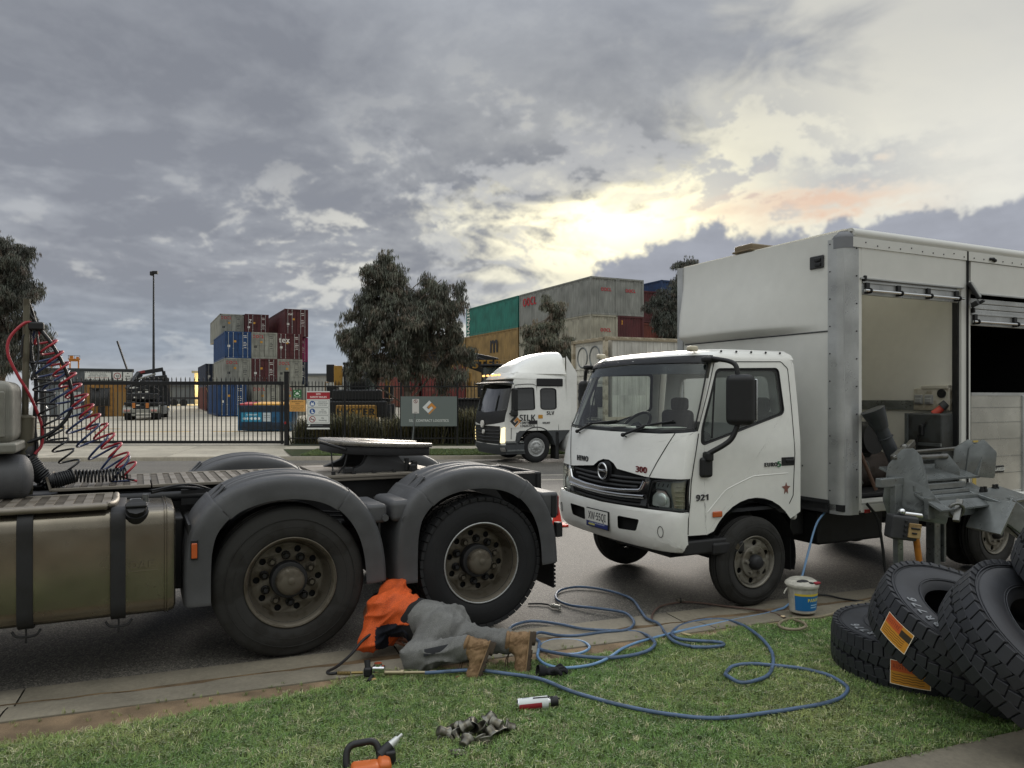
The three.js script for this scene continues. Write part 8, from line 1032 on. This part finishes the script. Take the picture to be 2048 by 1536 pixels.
  // shirt
  const shirt = crease(blob([bone('waist', 0.142, 'chest', 0.15), bone('chest', 0.15, 'shN', 0.1), bone('chest', 0.145, 'shF', 0.105), bone('shN', 0.088, 'elN', 0.062), bone('elN', 0.062, 'wrN', 0.045), bone('shF', 0.092, 'elF', 0.066), bone('elF', 0.062, 'wrF', 0.046), bone('chest', 0.12, 'neck', 0.07)], [-0.82, 0.3, -5.52], 0.5, 112, 0.05), 0.015, 5, 3);
  const [navy, orange] = split(shirt, (x, y, z) => { const back = (x - J.waist[0]) * -0.6 + (z - J.waist[2]) * -0.2; const onArm = x < -0.93 && y < 0.31 && z > -5.42; const wob = 0.02 * (fbm(x * 14, z * 14, 3) - 0.5); return !onArm && y < 0.262 - back * 0.18 + wob && x > -0.965; });
  const [low, rest] = split(navy, (x, y, z) => y < 0.13 && x < -0.7 && x > -0.86);
  mesh('shirt', [orange, low], mat('orange hi-vis cloth', '#ff6c22', 0.75, 0, { map: rep(T.cloth, 0.5) }), g); mesh('shirt_panel', rest, mat('navy cloth', '#141b2b', 0.85, 0, { map: rep(T.cloth, 0.5) }), g);
  const band = blob([[-0.59, 0.258, -5.275, 0.146, -0.66, 0.258, -5.335, 0.147]], [-0.62, 0.27, -5.3], 0.2, 44, 0.02); band.computeVertexNormals(); mesh('waistband', band, mat('black cloth', '#1a1b1d', 0.85, 0, { map: rep(T.cloth, 0.4) }), g);
  const tr = crease(blob([bone('hipN', 0.15, 'hipF', 0.15), [-0.5, 0.24, -5.19, 0.148, -0.58, 0.258, -5.27, 0.145], bone('hipN', 0.14, 'knN', 0.088), [...J.knN, 0.082, mix(J.knN[0], J.anN[0], 0.86), mix(J.knN[1], J.anN[1], 0.86), mix(J.knN[2], J.anN[2], 0.86), 0.068], bone('hipF', 0.135, 'knF', 0.092), [...J.knF, 0.086, mix(J.knF[0], J.anF[0], 0.84), mix(J.knF[1], J.anF[1], 0.84), mix(J.knF[2], J.anF[2], 0.84), 0.07]], [-0.31, 0.25, -5.08], 0.48, 112, 0.045), 0.015, 5, 8);
  mesh('trousers', tr, mat('grey marl cloth', '#8b8b87', 0.95, 0, { map: rep(T.cloth, 0.35), bumpMap: rep(T.bump, 0.12), bumpScale: 0.0012 }), g);
  mesh('trouser_stripe', (() => { const q = sheet((u, v) => { const t = mix(0.18, 0.72, u), x = mix(J.knN[0], J.anN[0], t), y = mix(J.knN[1], J.anN[1], t), z = mix(J.knN[2], J.anN[2], t), r = mix(0.086, 0.064, t), a = mix(0.35, 0.85, v); return [x, y + r * 1.1 * sin(a), z + r * 1.1 * cos(a)]; }, 16, 4, 0.004); return q; })(), mat('dark stripe cloth', '#232427', 0.9), g);
  const suede = mat('tan suede', '#94795a', 0.9, 0, { map: rep(T.grime, 0.12), bumpMap: rep(T.bump, 0.06), bumpScale: 0.001 }), soleM = mat('worn sole', '#453a2d', 0.9, 0, { map: rep(T.grime, 0.15) });
  // boots, toes down: foot along x, up along y, soles to the right
  for (const [an, fx] of [[[-0.262, 0.265, -4.765], [-0.34, -0.86, 0.36]], [[-0.005, 0.265, -4.86], [-0.12, -0.9, 0.42]]]) {
    const X_ = V3(...fx).normalize(), Y_ = V3(-0.94, 0.3, -0.08); Y_.addScaledVector(X_, -Y_.dot(X_)).normalize(); const Z_ = V3().crossVectors(X_, Y_), mtx = new THREE.Matrix4().makeBasis(X_, Y_, Z_), o = V3(...an).addScaledVector(X_, -0.04).addScaledVector(Y_, -0.125); mtx.setPosition(o);
    const boot = crease(blob([[0.02, 0.045, 0, 0.043, 0.09, 0.05, 0.004, 0.046], [0.09, 0.05, 0.004, 0.046, 0.19, 0.038, 0.006, 0.045], [0.19, 0.038, 0.006, 0.046, 0.225, 0.032, 0.0, 0.038], [0.03, 0.05, 0, 0.044, 0.035, 0.125, 0, 0.048], [0.06, 0.07, 0, 0.042, 0.06, 0.125, 0, 0.044], [0.1, 0.06, 0, 0.04, 0.06, 0.12, 0, 0.042]], [0.1, 0.09, 0], 0.18, 72, 0.02), 0.003, 14, 2).applyMatrix4(mtx), bm = mesh('boot', boot, suede, g);
    const outline = rounded([[-0.028, -0.034], [0.06, -0.036], [0.15, -0.05], [0.235, -0.046], [0.268, -0.01], [0.268, 0.012], [0.235, 0.044], [0.15, 0.05], [0.06, 0.034], [-0.028, 0.034]], 0.03);
    const so = put(plate(outline, 0.022, -0.011, 0.004), 0, 0.004, 0, PI / 2), hl = put(plate(rounded([[-0.03, -0.036], [0.055, -0.036], [0.055, 0.036], [-0.03, 0.036]], 0.025), 0.024, -0.012, 0.004), 0, -0.016, 0, PI / 2);
    mesh('sole', [so.applyMatrix4(mtx), hl.applyMatrix4(mtx), ...Array.from({ length: 6 }, (_, k) => bx(0.016, 0.01, 0.08, 0.095 + 0.026 * k, -0.01, 0).applyMatrix4(mtx))], soleM, bm);
    mesh('welt', put(plate(outline.map(([a, b]) => [a * 1.012 - 0.001, b * 1.05]), 0.008, -0.004, 0.002), 0, 0.016, 0, PI / 2).applyMatrix4(mtx), mat('boot welt', '#7a6346', 0.9), bm);
    mesh('lace', [hose([[0.085, 0.14, 0.03], [0.115, 0.11, 0.02], [0.12, 0.09, -0.01], [0.15, 0.085, 0.02]], 0.0035, 20, 5).applyMatrix4(mtx), hose([[0.1, 0.125, 0.04], [0.16, 0.13, 0.055], [0.21, 0.12, 0.06]], 0.0035, 16, 5).applyMatrix4(mtx), hose([[0.1, 0.12, 0.03], [0.15, 0.14, 0.045], [0.2, 0.14, 0.04]], 0.0035, 16, 5).applyMatrix4(mtx)], mat('boot lace', '#4a3b2a', 0.8), bm);
    mesh('collar', put(new THREE.TorusGeometry(0.05, 0.012, 8, 24), 0.047, 0.15, 0, PI / 2).applyMatrix4(mtx), suede, bm);
  }
}

scene.traverse((o) => { if (o.isMesh) { o.castShadow = true; o.receiveShadow = true; } });
renderer.render(scene, camera);
